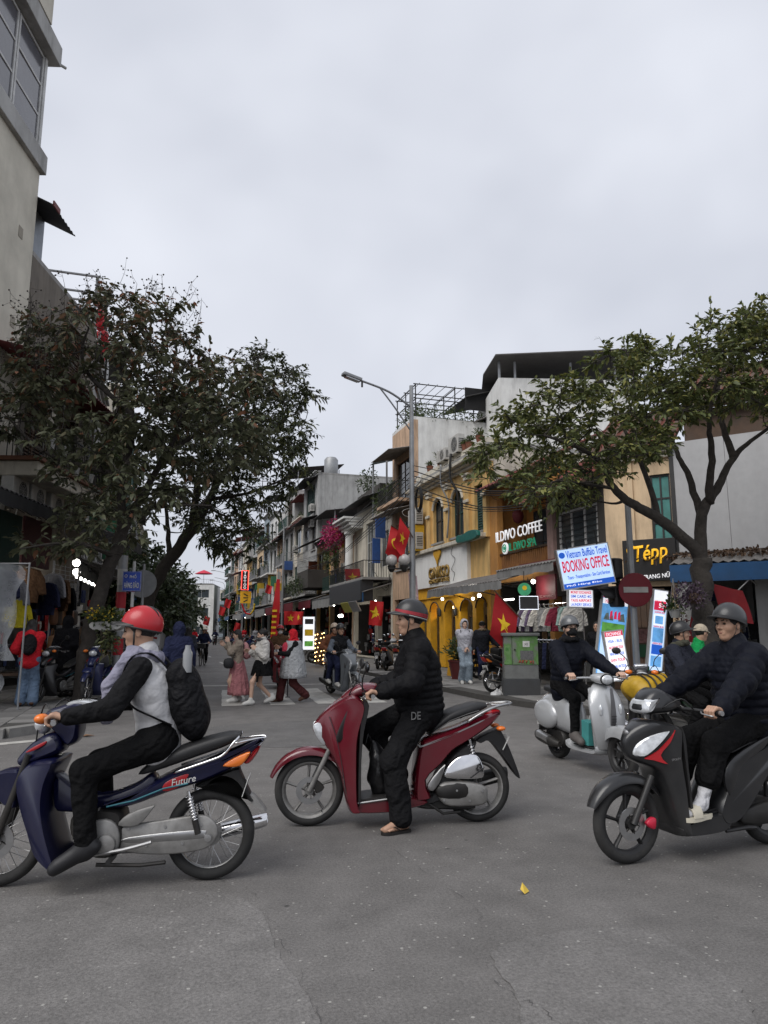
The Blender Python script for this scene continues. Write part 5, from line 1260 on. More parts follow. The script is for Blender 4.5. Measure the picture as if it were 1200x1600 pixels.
# ------------------------------------------------------------------ right side of the street
S2 = Front((9.45, 16.2), (8.1 - 9.45, 33 - 16.2)); S3 = Front((9.45, 16.2), (-.69, .72))
def shell(t, u0, u1, z1, depth, mt, roof=None, z0=0.13, name='side_wall', back=True):
 """the body behind a front: side walls, back wall, flat roof"""
 part(name, MB().span(u0, u0 + .18, -depth, -.225, z0, z1 - .01), mt, t, None); part(name, MB().span(u1 - .18, u1, -depth, -.225, z0, z1 - .01), mt, t, None)
 if back: part('back_wall', MB().span(u0 + .18, u1 - .18, -depth, -depth + .18, z0, z1 - .01), mt, t, None)
 part('flat_roof', MB().span(u0, u1, -depth, -.01, z1, z1 + .14), roof or CONC, t, None)
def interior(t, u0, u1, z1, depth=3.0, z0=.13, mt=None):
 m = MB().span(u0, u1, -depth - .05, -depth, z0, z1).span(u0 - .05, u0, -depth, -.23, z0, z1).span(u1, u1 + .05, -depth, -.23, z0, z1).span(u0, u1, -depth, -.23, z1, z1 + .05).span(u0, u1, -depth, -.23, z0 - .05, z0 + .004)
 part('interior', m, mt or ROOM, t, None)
def goods(t, u0, u1, z0, z1, n, cnt, cols, name='goods'):
 """a crowded display no one could count: one part"""
 for c, col in enumerate(cols):
  m = MB()
  for i in range(cnt // len(cols)):
   w, h = rng.uniform(.1, .3), rng.uniform(.12, .45); u, z = rng.uniform(u0 + w, u1 - w), rng.uniform(z0, z1 - h)
   m.box((u, n - rng.uniform(0, .5), z + h / 2), (w, rng.uniform(.03, .2), h), rotz(rng.uniform(-.5, .5)) @ roty(rng.uniform(-.12, .12)))
  part(name, m, col, t, None, kind='stuff')
GC = [cloth('goods_' + n, c) for n, c in (('red', (.28, .03, .03)), ('navy', (.03, .04, .09)), ('white', (.42, .41, .39)), ('tan', (.22, .14, .08)), ('black', (.015, .015, .016)), ('green', (.05, .11, .06)), ('pink', (.32, .12, .14)), ('grey', (.16, .16, .165)))]

# grey clad corner building with the blue awning
t = S3.root('corner_shop', 'grey metal-clad corner building with a blue awning behind the right tree', 'building')
PANELM = mat('grey_cladding', (.38, .38, .385), rough=.5, metal=.2, var=.05, dirt=.18, dcol=(.2, .2, .195), streak=True)
for i in range(8): part('cladding_panel', MB().span(-1.72 - (i + 1) * 1.15 + .008, -1.72 - i * 1.15, -.05, .06, 3.38, 6.08), PANELM, t, None)
part('side_wall', MB().span(-11, -1.8, -6, -.06, 3.2, 6.0), W_GREY, t, None)
part('dark_edge', MB().span(-1.718, -1.62, -.05, .08, 2.9, 6.15), FRD, t, None)
part('lower_beam', MB().span(-11, -1.74, -.2, .08, 3.2, 3.375), FRD, t, None)
for u in (-11, -8.2, -5.6, -3.4, -1.75): part('pillar', MB().span(u - .14, u + .14, -.3, 0.0, .13, 3.2), W_GREY, t, None)
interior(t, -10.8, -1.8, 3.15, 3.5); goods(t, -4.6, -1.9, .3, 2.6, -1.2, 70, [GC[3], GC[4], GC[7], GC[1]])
corrugated(t, -10.5, -1.72, .1, 3.33, 1.25, 3.02, TIN, 'awning_roof', .2)
part('awning_fascia', MB().span(-10.5, -1.72, 1.2, 1.27, 2.60, 2.98), NAVYB, t, None); part('awning_side', MB().add([(-1.73, .19, 3.3), (-1.73, 1.2, 2.98), (-1.73, 1.2, 2.6), (-1.73, .19, 2.62)], [(0, 1, 2, 3)]), NAVYB, t, None)
for u in (-3.3, -2.2): part('awning_bracket', MB().tube([(u, 0, 2.55), (u, 1.2, 2.62), (u + .28, 1.2, 2.35)], .014, 6), FRW, t)
o = bush(t, (-3.0, .55, 3.25), (2.0, .45, .06), 900, leafmat('dry_leaf', (.06, .035, .022), (.1, .06, .035), (.16, .1, .06)), .1, .05, 'fallen_leaves', .3, kind='stuff')
# tiled roof over it
def tiled(t, u0, u1, n0, z0, n1, z1, mt=TILE, name='tiled_roof', s=.26, cap=300):
 L = math.hypot(n1 - n0, z1 - z0); a = math.atan2(z1 - z0, n1 - n0)
 base = part(name, MB().box(((u0 + u1) / 2, (n0 + n1) / 2, (z0 + z1) / 2 - .05), (u1 - u0, L, .06), rotx(a)), FRB, t, None)
 prof = [(s * .5 * math.cos(q) * .98, .045 * math.sin(q)) for q in np.linspace(0, math.pi, 7)]
 rs = [[(p[0], y, p[1] + (.012 if y < 0 else 0)) for p in prof] + [(p[0] * .9, y, p[1] - .014) for p in reversed(prof)] for y in (-s * .62, s * .62)]
 me = MB().rings(rs).mesh('roof_tile', mt, 50); k = 0
 nu, nl = int((u1 - u0) / s), int(L / s); rest = MB()
 for j in range(nl):
  for i in range(nu):
   f = (j + .5) / nl; p = (u0 + s * (i + .5), n0 + (n1 - n0) * f, z0 + (z1 - z0) * f)
   if k < cap: link('roof_tile', me, base, (p[0] + rng.uniform(-.01, .01), p[1], p[2] + .002 + rng.uniform(0, .008)), (a, 0, rng.uniform(-.03, .03)))
   else:
    q = np.array([v.co[:] for v in me.vertices]) @ rotx(a).T + A3(*p); rest.add(q, [tuple(g.vertices) for g in me.polygons])
   k += 1
 if rest.v: part('tiles_beyond', rest, mt, base, 50, kind='stuff')
 return base
tiled(t, -8.5, -1.9, -.3, 7.0, -3.3, 8.9); part('upper_wall', MB().span(-8.5, -1.9, -3.2, -.6, 6.01, 7.0), FRB, t, None)

# ochre house with the dark fashion sign
t = S3.root('ochre_house', 'ochre walled house with teal shutter and black fashion sign', 'building')
h = [(-1.62, -1.25, 3.4, 5.2)]
openwall(t, -1.615, .02, 2.6, 5.75, [(-1.60, -1.12, 3.55, 5.35)], W_SAND)
window(t, -1.60, -1.12, 3.55, 5.35, FRD, mat('teal_board', (.07, .24, .22), rough=.6, dirt=.3), 2, 3, -.06, bars=0)
part('pilaster', MB().span(-.72, -.6, .0, .07, 3.5, 5.75), W_SAND, t, None); cornice(t, -1.6, .02, 5.75, W_CREAM)
shell(t, -1.6, 0, 5.9, 5, W_SAND); tiled(t, -1.8, .3, .35, 6.05, -2.2, 7.6)
part('timber_door', MB(), FRB, t, None) if False else None
for i in range(9): part('plank', MB().span(-1.30 + i * .145, -1.165 + i * .145, -.04 - .01 * (i % 2), .0, .13, 2.55), FRB, t, None)
interior(t, -1.6, 0, 2.6, 2.0)
sg = S3.root('shop_sign', 'black sign with looping yellow lettering above the timber planks', 'sign')
part('board', MB().span(-1.66, -.42, .10, .18, 2.72, 3.74), mat('sign_black', (.012, .011, .011), rough=.5), sg, None, bevel=.008)
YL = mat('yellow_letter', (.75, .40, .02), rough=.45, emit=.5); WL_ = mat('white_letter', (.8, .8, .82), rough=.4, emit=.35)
lettering('Tépp', YL, sg, (-1.08, .20, 3.36), (-1, 0, .10), (0, 0, 1), .80, .50, .02, bold=.012, shear=.12)
part('swash', MB().tube(catmull([(-.56, .2, 3.38), (-.54, .2, 3.5), (-.60, .2, 3.59), (-.72, .2, 3.57)], 5), .016, 6), YL, sg, 180)
lettering('THỜI TRANG NỮ C', WL_, sg, (-1.08, .20, 2.84), (-1, 0, .06), (0, 0, 1), 1.08, .14, .012, bold=.015)

# window house with the red roof
t = S2.root('window_house', 'narrow house with white barred window under a sloping red roof', 'building')
openwall(t, .02, 2.55, 2.5, 5.4, [(.35, 2.28, 3.72, 4.85)], W_DARK); window(t, .35, 2.28, 3.72, 4.85, FRW, GLASS, 3, 1, -.02, bars=7, sill=CONC, fw=.09)
part('pilaster', MB().span(2.4, 2.72, 0, .12, 3.0, 5.4), mat('pinkish_plaster', (.36, .24, .21), rough=.9, dirt=.5, streak=True), t, None)
shell(t, .02, 2.6, 5.4, 6, W_GREY); tiled(t, -.2, 3.0, .9, 5.2, -2.6, 7.5, mat('faded_red_tile', (.20, .055, .05), rough=.85, var=.3, dirt=.4, rnd=.2))
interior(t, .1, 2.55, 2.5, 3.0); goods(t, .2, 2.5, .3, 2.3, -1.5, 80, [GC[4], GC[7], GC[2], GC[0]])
corrugated(t, .0, 3.1, .1, 3.55, 1.6, 3.22, TIN, 'awning'); part('awning_board', MB().span(.05, 3.0, .25, .9, 3.3, 3.42), TINR, t, None)
valance(t, .0, 3.1, 1.58, 3.0, 3.2, CANVAS)
part('maroon_awning', MB().span(.9, 1.9, .95, 1.0, 2.35, 3.0), mat('maroon_board', (.13, .012, .02), rough=.6), t, None); lettering('SC KHANG', mat('faded_print', (.35, .2, .2)), t, (1.35, 1.01, 2.44), (-1, 0, 0), (0, 0, 1), .7, .07, .004)
lamp_bulb(t, (1.5, 1.3, 2.83), .06, None, 6.0)

# coffee house
t = S2.root('coffee_house', 'orange loggia front with white coffee lettering and a slatted balcony', 'building')
openwall(t, 2.62, 6.75, 3.1, 6.35, [(2.9, 6.15, 3.35, 6.0)], W_ORANGE); part('loggia_back', MB().span(2.8, 6.3, -1.3, -1.2, 3.1, 6.2), W_ORANGE, t, None)
part('loggia_floor', MB().span(2.8, 6.3, -1.2, -.23, 3.1, 3.3), CONC, t, None); part('loggia_ceiling', MB().span(2.8, 6.3, -1.2, -.23, 6.05, 6.2), W_ORANGE, t, None)
for i in range(2): window(t, 3.1 + i * 1.5, 4.2 + i * 1.5, 3.4, 5.5, FRD, GLASS, 2, 2, -1.13)
for i in range(26): part('slat', MB().span(2.95 + i * .122, 3.03 + i * .122, -.12, -.09, 3.36, 4.02), mat('orange_slat', (.30, .13, .04), rough=.7, dirt=.4), t, None)
part('handrail', MB().span(2.9, 6.15, -.14, -.06, 4.02, 4.08), FRB, t, None)
shell(t, 2.65, 6.75, 6.35, 7, W_ORANGE); tiled(t, 2.7, 6.7, .55, 6.3, -2.0, 7.6, mat('faded_red_tile', (.2, .05, .05)))
lettering('ILDIVO COFFEE', WL_, t, (4.62, .06, 4.63), (-1, 0, 0), (0, 0, 1), 3.05, .34, .03, bold=-.004)
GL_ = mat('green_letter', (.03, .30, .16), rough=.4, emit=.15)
lettering('IL DIVO SPA', GL_, t, (4.35, .06, 4.2), (-1, 0, 0), (0, 0, 1), 1.75, .26, .03, bold=.0)
part('round_badge', MB().lathe([(.001, 0), (.19, 0), (.19, .05), (.001, .05)], 24, (5.5, .03, 4.2), 'y'), WL_, t); part('badge_ring', MB().tube([(5.5 + .12 * math.cos(a), .09, 4.2 + .12 * math.sin(a)) for a in np.linspace(0, 6.28, 19)[:-1]], .018, 5, loop=True), GL_, t)
part('badge_leaf', MB().lathe([(.001, 0), (.06, 0), (.06, .02), (.001, .02)], 12, (5.5, .08, 4.2), 'y'), GL_, t)
LAN = mat('dark_red_lantern', (.10, .012, .015), rough=.7)
part('lantern', MB().lathe([(.02, -.3), (.14, -.22), (.2, -.05), (.17, .1), (.05, .18), (.02, .22)], 16, (5.6, -.5, 5.35)), LAN, t, 50)
for u in (2.66, 6.5): part('pillar', MB().span(u, u + .25, -.3, 0.02, .13, 3.1), W_ORANGE, t, None)
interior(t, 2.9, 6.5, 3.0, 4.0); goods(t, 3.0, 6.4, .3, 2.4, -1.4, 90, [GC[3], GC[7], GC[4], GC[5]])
corrugated(t, 2.4, 8.1, .12, 3.38, 1.8, 2.92, TIN, 'awning', .18); valance(t, 2.4, 8.1, 1.8, 2.68, 2.9, CANVAS, wav=.03)
for u in (3.2, 5.6, 7.9): part('awning_strut', MB().tube([(u, .05, 2.6), (u, 1.7, 2.95)], .018, 6), IRON, t)
lamp_bulb(t, (4.9, 1.3, 2.62), .06, None, 20.0); lamp_bulb(t, (5.6, 1.2, 2.55), .05, None, 0);
part('tube_lamp', MB().tube([(3.4, .9, 2.45), (4.1, .9, 2.45)], .025, 8), LAMP, t)

# yellow house with the white shop sign
t = S2.root('yellow_house', 'yellow two-storey house with stone cornice, arched windows and a white shop sign', 'building')
def arch_pts(u0, u1, z0, z1, k=8):
 r = (u1 - u0) / 2; c = (u0 + u1) / 2; zc = z1 - r * .8
 return [(u0, z0), (u0, zc)] + [(c - r * math.cos(q), zc + r * .8 * math.sin(q)) for q in np.linspace(0, math.pi, k)[1:-1]] + [(u1, zc), (u1, z0)]
wins = [(10.95, 12.05, 5.1, 6.95), (8.95, 10.05, 5.1, 6.95), (7.12, 7.95, 5.05, 6.75)]
openwall(t, 6.76, 14.4, 4.6, 7.45, wins, W_OCHRE)
for i, (a, b, c, d) in enumerate(wins):
 w = window(t, a, b, c, d, FRG if i else FRD, GLASS, 2, 2, -.12, sill=CONC, fw=.06, shutter=FRG if i == 2 else None)
 if i < 2:
  m = MB(); P = arch_pts(a, b, d - .55, d - .01, 9)[1:-1]
  corner = [(a, d)] + P + [(b, d)]; m.prism(corner, ((0, 0, 0), (1, 0, 0), (0, 0, 1), (0, -1, 0)), -.0, .1); part('arch_spandrel', m, W_OCHRE, t, None)
  part('arch_moulding', MB().tube([(p[0], .03, p[1]) for p in P], .06, 6), W_CREAM, t, 60)
for u in (12.35, 10.3, 8.35, 6.85, 14.1):
 part('pilaster', MB().span(u - .14, u + .14, 0, .12, 4.75, 7.2), W_OCHRE, t, None); part('capital', MB().span(u - .2, u + .2, 0, .18, 7.05, 7.2).span(u - .24, u + .24, 0, .22, 7.2, 7.3), W_CREAM, t, None, bevel=.015); part('mid_capital', MB().span(u - .19, u + .19, .12, .2, 6.2, 6.32), W_CREAM, t, None, bevel=.015)
cornice(t, 6.76, 14.4, 7.45, W_CREAM, ((.12, .12), (.25, .1), (.42, .12), (.3, .06)))
part('parapet', MB().span(6.9, 14.3, -.3, -.05, 7.86, 8.35), W_CREAM, t, None); part('ledge', MB().span(6.8, 14.4, -.02, .3, 4.75, 4.9), W_CREAM, t, None, bevel=.02)
part('stained_wall', MB().span(6.76, 8.35, -.2, .01, 3.1, 4.74), W_OCHRE, t, None)
shell(t, 6.78, 14.4, 8.0, 9, W_CREAM)
part('sign_panel', MB().span(8.35, 14.38, .0, .16, 3.30, 4.74), mat('white_sign_panel', (.80, .80, .78), rough=.6, var=.04, dirt=.2, dcol=(.35, .34, .32), streak=True), t, None, bevel=.01)
part('tarpaulin', MB().puff([(7.0, 4.72), (8.6, 4.72), (8.65, 5.0), (8.2, 4.98), (7.6, 5.06), (6.95, 4.98)], .08, None, .02, y0=.35), mat('green_tarpaulin', (.01, .12, .10), rough=.5, bump=.5, bscale=7), t, 50)
BR = mat('brass_letter', (.32, .20, .05), rough=.4, metal=.3)
lettering('GiNKGO', BR, t, (11.05, .2, 3.86), (-1, 0, .0), (0, 0, 1), 2.15, .46, .06, bold=.02); lettering('CONCEPT STORE', BR, t, (11.05, .2, 3.52), (-1, 0, 0), (0, 0, 1), 2.15, .17, .05, bold=.03)
o = [(0, -.36), (.05, -.18), (.15, .0), (.24, .16), (.25, .30), (.16, .38), (.03, .36), (0, .28), (-.03, .36), (-.16, .38), (-.25, .30), (-.24, .16), (-.15, 0), (-.05, -.18)]
part('leaf_emblem', MB().prism([tuple(p) for p in catmull(o, 2, True)], ((11.15, .19, 4.45), (1.5, 0, 0), (0, 0, .78), (0, 1, 0)), 0, .05), mat('emblem_yellow', (.62, .33, .02), rough=.5), t, None); part('leaf_stalk', MB().span(11.12, 11.18, .18, .22, 4.0, 4.2), BR, t, None)
part('loose_cable', MB().tube(catmull([(9.6, .19, 4.7), (9.75, .19, 4.45), (9.4, .19, 4.25), (9.5, .19, 4.05), (9.75, .19, 3.85), (9.45, .19, 3.7), (9.6, .19, 3.4)], 5), .009, 5), IRON, t, 180)
# arcade below
part('lintel', MB().span(6.8, 14.38, -.25, .05, 2.85, 3.3), W_YEL, t, None)
ars = [(13.0, 14.0), (11.55, 12.55), (9.9, 10.95), (8.3, 9.4), (7.1, 8.0)]
us = sorted([6.8, 14.38] + [x for a in ars for x in a])
for a, b in zip(us[0::2], us[1::2]): part('pillar', MB().span(a, b, -.3, .0, .13, 2.85), W_YEL, t, None, bevel=.01)
for a, b in ars:
 P = arch_pts(a, b, 1.9, 2.7, 10)[1:-1]; part('arch', MB().prism([(a, 2.85)] + P + [(b, 2.85)], ((0, 0, 0), (1, 0, 0), (0, 0, 1), (0, -1, 0)), .02, .28), W_YEL, t, None)
 part('arch_trim', MB().tube([(p[0], .01, p[1]) for p in P] , .03, 6), FRB, t, 60); window(t, a, b, .2, 2.1, FRB, GLASS, 2, 3, -.35)
for i, u in enumerate((12.75, 11.2, 9.6)):
 part('wall_lantern', MB().lathe([(.02, -.16), (.07, -.13), (.09, .08), (.03, .16), (.01, .2)], 8, (u, .12, 2.25)), FRD, t, 40); lamp_bulb(t, (u, .13, 2.22), .03, LAMPW, 0)
interior(t, 7, 14.3, 2.84, 3.5, mt=mat('warm_interior', (.09, .06, .035), rough=.9, var=.4)); lamp_bulb(t, (11.9, -.8, 2.5), .06, LAMPW, 12.0); lamp_bulb(t, (9.2, .8, 2.7), .05, None, 8.0)  # both bulbs and their lamps are added to brighten the yellow ground floor
# parapet clutter
for u, lab in ((9.6, 'larger air conditioner on the parapet of the yellow house'), (10.9, 'smaller air conditioner beside the spiky plant on the yellow parapet')): ac_unit(S2, u, 8.36, -.25, lab, .95, .72 if u < 10 else .5)
YB = mat('yellow_bracket', (.55, .33, .02), rough=.5)
for z, lab in ((6.05, 'upper air conditioner on a yellow bracket beside the lamp post'), (4.98, 'lower air conditioner on a yellow bracket beside the lamp post')): ac_unit(S2, 13.35, z, .1, lab, 1.0, .72, .34, YB)
part('yellow_frame', MB().span(12.9, 12.94, .1, .5, 4.9, 6.0).span(13.75, 13.79, .1, .5, 4.9, 6.0), YB, t, None)
for i, (u, f, l) in enumerate(((11.6, .3, 'spiky plant on the parapet of the yellow house'), (8.6, .25, 'dark shrub in a pot at the near end of the yellow parapet'), (12.8, .22, 'low bush in a pot by the lamp post on the yellow parapet'), (7.7, .3, 'straggly plant on the parapet next to the coffee house'), (9.0, .2, 'small plant between the parapet air conditioners'))):
 pot_plant(S2.W(u, -.15, 8.36), l, .15, .24, f, f * 1.2, 120, L=.3 if i == 0 else .14, W=.04)
# pipes and cables on the front
for k, P in enumerate((((9.0, .45, 8.2), (9.0, .5, 7.3), (8.8, .3, 6.6), (8.9, .25, 5.6), (9.1, .2, 5.0)), ((10.0, .46, 8.0), (10.05, .45, 7.2), (9.9, .2, 6.4), (10.1, .2, 5.1)), ((13.9, .45, 7.9), (12.6, .5, 8.05), (12.2, .5, 7.8), (13.9, .5, 7.5)))):
 part('pipe', MB().tube(catmull(P, 5), (.05, .03, .035)[k], 7), (IRON, GALV, FRW)[k], t, 180)

# tall white house beyond it, its blank side wall over the yellow roof
t = S2.root('white_tower_house', 'tall narrow white house with blank side wall and roof terrace frame', 'building')
openwall(t, 14.45, 17.6, .13, 11.2, [(14.7, 17.3, .2, 3.0), (15.0, 17.0, 4.4, 6.6), (15.0, 17.0, 7.6, 9.6)], W_PEACH);
window(t, 15.0, 17.0, 4.4, 6.6, FRW, GLASS, 2, 1, -.1, sill=CONC); window(t, 15.0, 17.0, 7.6, 9.6, FRB, GLASS, 2, 1, -.1, sill=CONC)
part('side_wall', MB().span(14.46, 14.7, -3.6, -.23, .13, 11.2), W_WHITE, t, None); part('side_wall', MB().span(17.36, 17.6, -9, -.23, .13, 11.2), W_WHITE, t, None); part('flat_roof', MB().span(14.46, 17.6, -9, .0, 11.2, 11.35), W_WHITE, t, None); part('back_wall', MB().span(14.71, 17.35, -9, -8.8, .13, 11.19), W_WHITE, t, None)
part('side_wall', MB().span(14.46, 14.7, -9, -3.601, .13, 11.2), W_WHITE, t, None)
interior(t, 14.75, 17.3, 3.0, 3); goods(t, 14.8, 17.2, .3, 2.7, -.8, 50, GC[:4])
corrugated(t, 14.5, 17.3, .0, 9.95, 1.2, 9.7, TIN, 'window_awning'); corrugated(t, 14.5, 17.6, .0, 7.2, 1.2, 6.9, TIN, 'window_awning')
part('scroll_bracket', MB().tube([(14.5 , .1 + .45 * math.cos(a), 6.8 + .2 * math.sin(a)) for a in np.linspace(0, 6.2, 20)], .012, 5), FRW, t)
part('balcony_slab', MB().span(14.5, 17.6, 0, .8, 7.35, 7.5), W_PEACH, t, None); railing(t, 14.5, 17.6, .75, 7.5, 8.3, IRON, .12, .7)
bush(t, (16, .6, 8.2), (1.3, .25, .3), 260, None, .12, .05, 'balcony_plants')
# roof terrace frame
m = MB()
for u in (14.7, 16.1, 17.4):
 for n in (-.2, -2.2, -4.4): m.span(u - .022, u + .022, n - .022, n + .022, 11.35, 13.0)
for z in (13.0, 12.3):
 for n in (-.2, -2.2, -4.4): m.span(14.6, 17.5, n - .02, n + .02, z - .04, z)
 for u in (14.7, 16.1, 17.4): m.span(u - .02, u + .02, -4.5, -.1, z, z + .04)
for i in range(9): m.span(14.6, 17.5, -.4 - i * .45, -.38 - i * .45, 13.04, 13.06)
part('pergola_frame', m, IRON, t, None)
corrugated(t, 14.2, 17.5, -2.6, 12.5, -6.0, 13.5, TIND, 'terrace_roof', .14); part('shade_net', MB().span(14.4, 14.43, -6.5, -2.6, 11.9, 13.0), mat('shade_net', (.02, .02, .021), rough=.9), t, None)
corrugated(t, 14.2, 16.2, -3.0, 11.3, -5.4, 12.4, TIN, 'lean_to_roof')
for i in range(7): bush(t, (15 + .35 * i, -.4 - .3 * (i % 3), 11.7 + .15 * (i % 2)), (.45, .4, .5), 140, None, .16, .05, 'terrace_plant', kind='stuff')
for i in range(5): bush(t, (14.6, -1.2 - .7 * i, 11.6), (.3, .45, .4), 130, None, .16, .05, 'terrace_plant', kind='stuff')

# block further back with the flat canopy
bq = hd(965, 986, 30); bk = Front((bq[0], bq[1]), (-.985, .17))
t = bk.root('rear_block', 'white rooftop block under a dark flat canopy behind the coffee house', 'building')
part('block', MB().span(-1.5, 4.72, -5, 0, 7.5, 12.5), W_WHITE, t, None)
part('block_base', MB().span(-1.5, 4.72, -5, -.02, .13, 7.5), W_GREY, t, None)
rb = part('canopy', MB().add([(-2, -4.5, 13.3), (4.6, -4.5, 13.45), (5.0, -2, 13.35), (4.95, .6, 13.3), (-2, .6, 13.75), (-2, -4.5, 13.4), (4.6, -4.5, 13.5), (5.0, -2, 13.4), (4.95, .6, 13.35), (-2, .6, 13.8)], [(4, 3, 2, 1, 0), (5, 6, 7, 8, 9), (0, 1, 6, 5), (1, 2, 7, 6), (2, 3, 8, 7), (3, 4, 9, 8), (4, 0, 5, 9)]), mat('canopy_sheet', (.10, .095, .09), rough=.6, dirt=.4), t, None)
for u in (-.6, 1.4, 3.9, 4.6): part('canopy_post', MB().span(u, u + .09, -.2, -.11, 12.5, 13.3), GALV, t, None)
# ------------------------------------------------------------------ the row further up the right side
def simple_house(fr, u0, u1, floors, fh, wall, label, front='balcony', seed=0, group=None, gh=3.6, roof='flat', glassc=None, depth=8, plants=2, detail=True, fw=None, acs=1):
 r = random.Random(seed); t = fr.root('shop_house', label, 'building', group); H = gh + floors * fh; holes = [(u0 + .25, u1 - .25, .2, gh - .7)]; W = []
 nw = 2 if u1 - u0 > 3.4 else 1
 for f in range(floors):
  z = gh + f * fh; k = nw if r.random() < .7 else max(1, nw - 1); ww = (u1 - u0) / k
  for i in range(k):
   a = u0 + ww * i + ww * r.uniform(.14, .24); b = u0 + ww * (i + 1) - ww * r.uniform(.14, .24); W.append((a, b, z + r.uniform(.25, .8), z + fh - r.uniform(.45, .7)))
 openwall(t, u0, u1, .13, H, holes + W, wall)
 for i, (a, b, c, d) in enumerate(W): window(t, a, b, c, d, fw or r.choice([FRW, FRG, FRB, FRD]), GLASS, 2, r.choice([1, 2]), -.1, sill=CONC if r.random() < .5 else None, bars=7 if r.random() < .3 else 0, shutter=r.choice([None, None, FRG, FRB]))
 shell(t, u0 + .01, u1 - .01, H, depth, wall if r.random() < .6 else W_GREY); interior(t, u0 + .3, u1 - .3, gh - .75, 2.4)
 goods(t, u0 + .3, u1 - .3, .3, gh - 1.0, -.3, 46, r.sample(GC, 4))
 for f in range(floors):
  z = gh + f * fh
  if front == 'balcony' and r.random() < .8:
   d = r.uniform(.6, 1.1); part('balcony_slab', MB().span(u0 + .05, u1 - .05, .002, d, z - .14, z), r.choice([CONC, wall]), t, None, bevel=.02); railing(t, u0 + .1, u1 - .1, d - .05, z, z + .9, r.choice([IRON, GALV, FRG]), .14, d - .06)
   for q in range(plants): bush(t, (r.uniform(u0 + .4, u1 - .4), d - .15, z + r.uniform(.5, .95)), (r.uniform(.3, .8), .25, r.uniform(.25, .5)), 110, LEAF_P, .14, .06, 'balcony_plants')
  elif r.random() < .6: corrugated(t, u0 + .1, u1 - .1, .0, z + fh - .1, r.uniform(.6, 1.1), z + fh - .4, r.choice([TIN, TINR, TIND]), 'window_awning')
 cornice(t, u0, u1, H - .05, r.choice([CONC, W_CREAM, wall]))
 if roof == 'tin':
  for u in (u0 + .2, u1 - .2):
   for n in (-.3, -depth * .5): part('roof_post', MB().span(u - .04, u + .04, n - .04, n + .04, H + .1, H + 2.2), GALV, t, None)
  corrugated(t, u0 - .1, u1 + .1, .4, H + 2.0, -depth * .55, H + 2.7, r.choice([TIN, TIND, TINR]), 'roof_canopy')
  bush(t, ((u0 + u1) / 2, -.2, H + .5), ((u1 - u0) * .35, .3, .35), 200, LEAF_P, .15, .06, 'roof_plants')
 elif roof == 'tile': tiled(t, u0 - .1, u1 + .1, .6, H - .1, -3.5, H + 1.9, cap=0)
 elif roof == 'tank':
  part('water_tank', MB().lathe([(.001, 0), (.5, 0), (.55, .1), (.55, 1.2), (.4, 1.4), (.001, 1.42)], 20, ((u0 + u1) / 2, -1.6, H + .6)), GALV, t, 50); part('tank_stand', MB().span((u0 + u1) / 2 - .5, (u0 + u1) / 2 + .5, -2.1, -1.1, H + .13, H + .6), CONC, t, None)
 d = r.uniform(1.1, 1.8); corrugated(t, u0 + .05, u1 - .05, .0, gh - .15, d, gh - .6, r.choice([TIN, TIND, TIN]), 'awning'); valance(t, u0 + .05, u1 - .05, d - .02, gh - 1.0 - r.uniform(0, .3), gh - .62, r.choice([CANVAS, NAVYB, CANVAS, mat('maroon_board', (.13, .012, .02))]))
 lamp_bulb(t, (r.uniform(u0 + .6, u1 - .6), .5, gh - 1.0), .06, None, 0)
 for k in range(2):
  a = r.uniform(u0 + .3, u1 - .3); z = gh + r.uniform(-.3, 2.5); w_, h_ = r.uniform(.35, .8), r.uniform(.5, 1.3); part('projecting_sign', MB().span(a - .05, a + .05, .15, .15 + w_, z, z + h_), mat('sign_' + str(k + r.randrange(6)), [(.3, .03, .03), (.03, .08, .25), (.5, .33, .03), (.45, .45, .43), (.04, .18, .1), (.02, .02, .02), (.35, .1, .04)][r.randrange(7)], rough=.5, dirt=.3), t, None)
 for k in range(3): a, b = r.uniform(u0, u1), r.uniform(gh, H); part('wall_cable', MB().tube(catmull([(u0, .12, gh + r.uniform(-.2, .6)), (a, .15, gh + r.uniform(-.5, .3)), (u1, .12, gh + r.uniform(-.2, .6))], 5), .018, 4), IRON, t)
 return t
def acs(fr, spec):
 for u, z, n, lab in spec: ac_unit(fr, u, z, n, lab)

t = simple_house(S2, 17.65, 20.3, 1, 3.2, W_CREAM, 'low cream house with open top-floor terrace and glass canopy', 'none', 5, roof='none', gh=4.0, fw=FRW)
corrugated(t, 17.7, 20.3, .4, 10.3, -3, 11.2, mat('green_glass_roof', (.13, .18, .17), rough=.2, alpha=.85), 'terrace_canopy', .3); part('terrace_block', MB().span(17.7, 20.2, -5, -1.2, 7.3, 9.2), W_WHITE, t, None)
for u in (17.8, 20.2): part('canopy_post', MB().span(u - .04, u + .04, .2, .28, 7.4, 10.35), GALV, t, None)
for i, u in enumerate((18.2, 19.6)): bush(t, (u, -.1, 8.2), (.5, .4, .6), 220, None, .35, .05, 'terrace_plants')
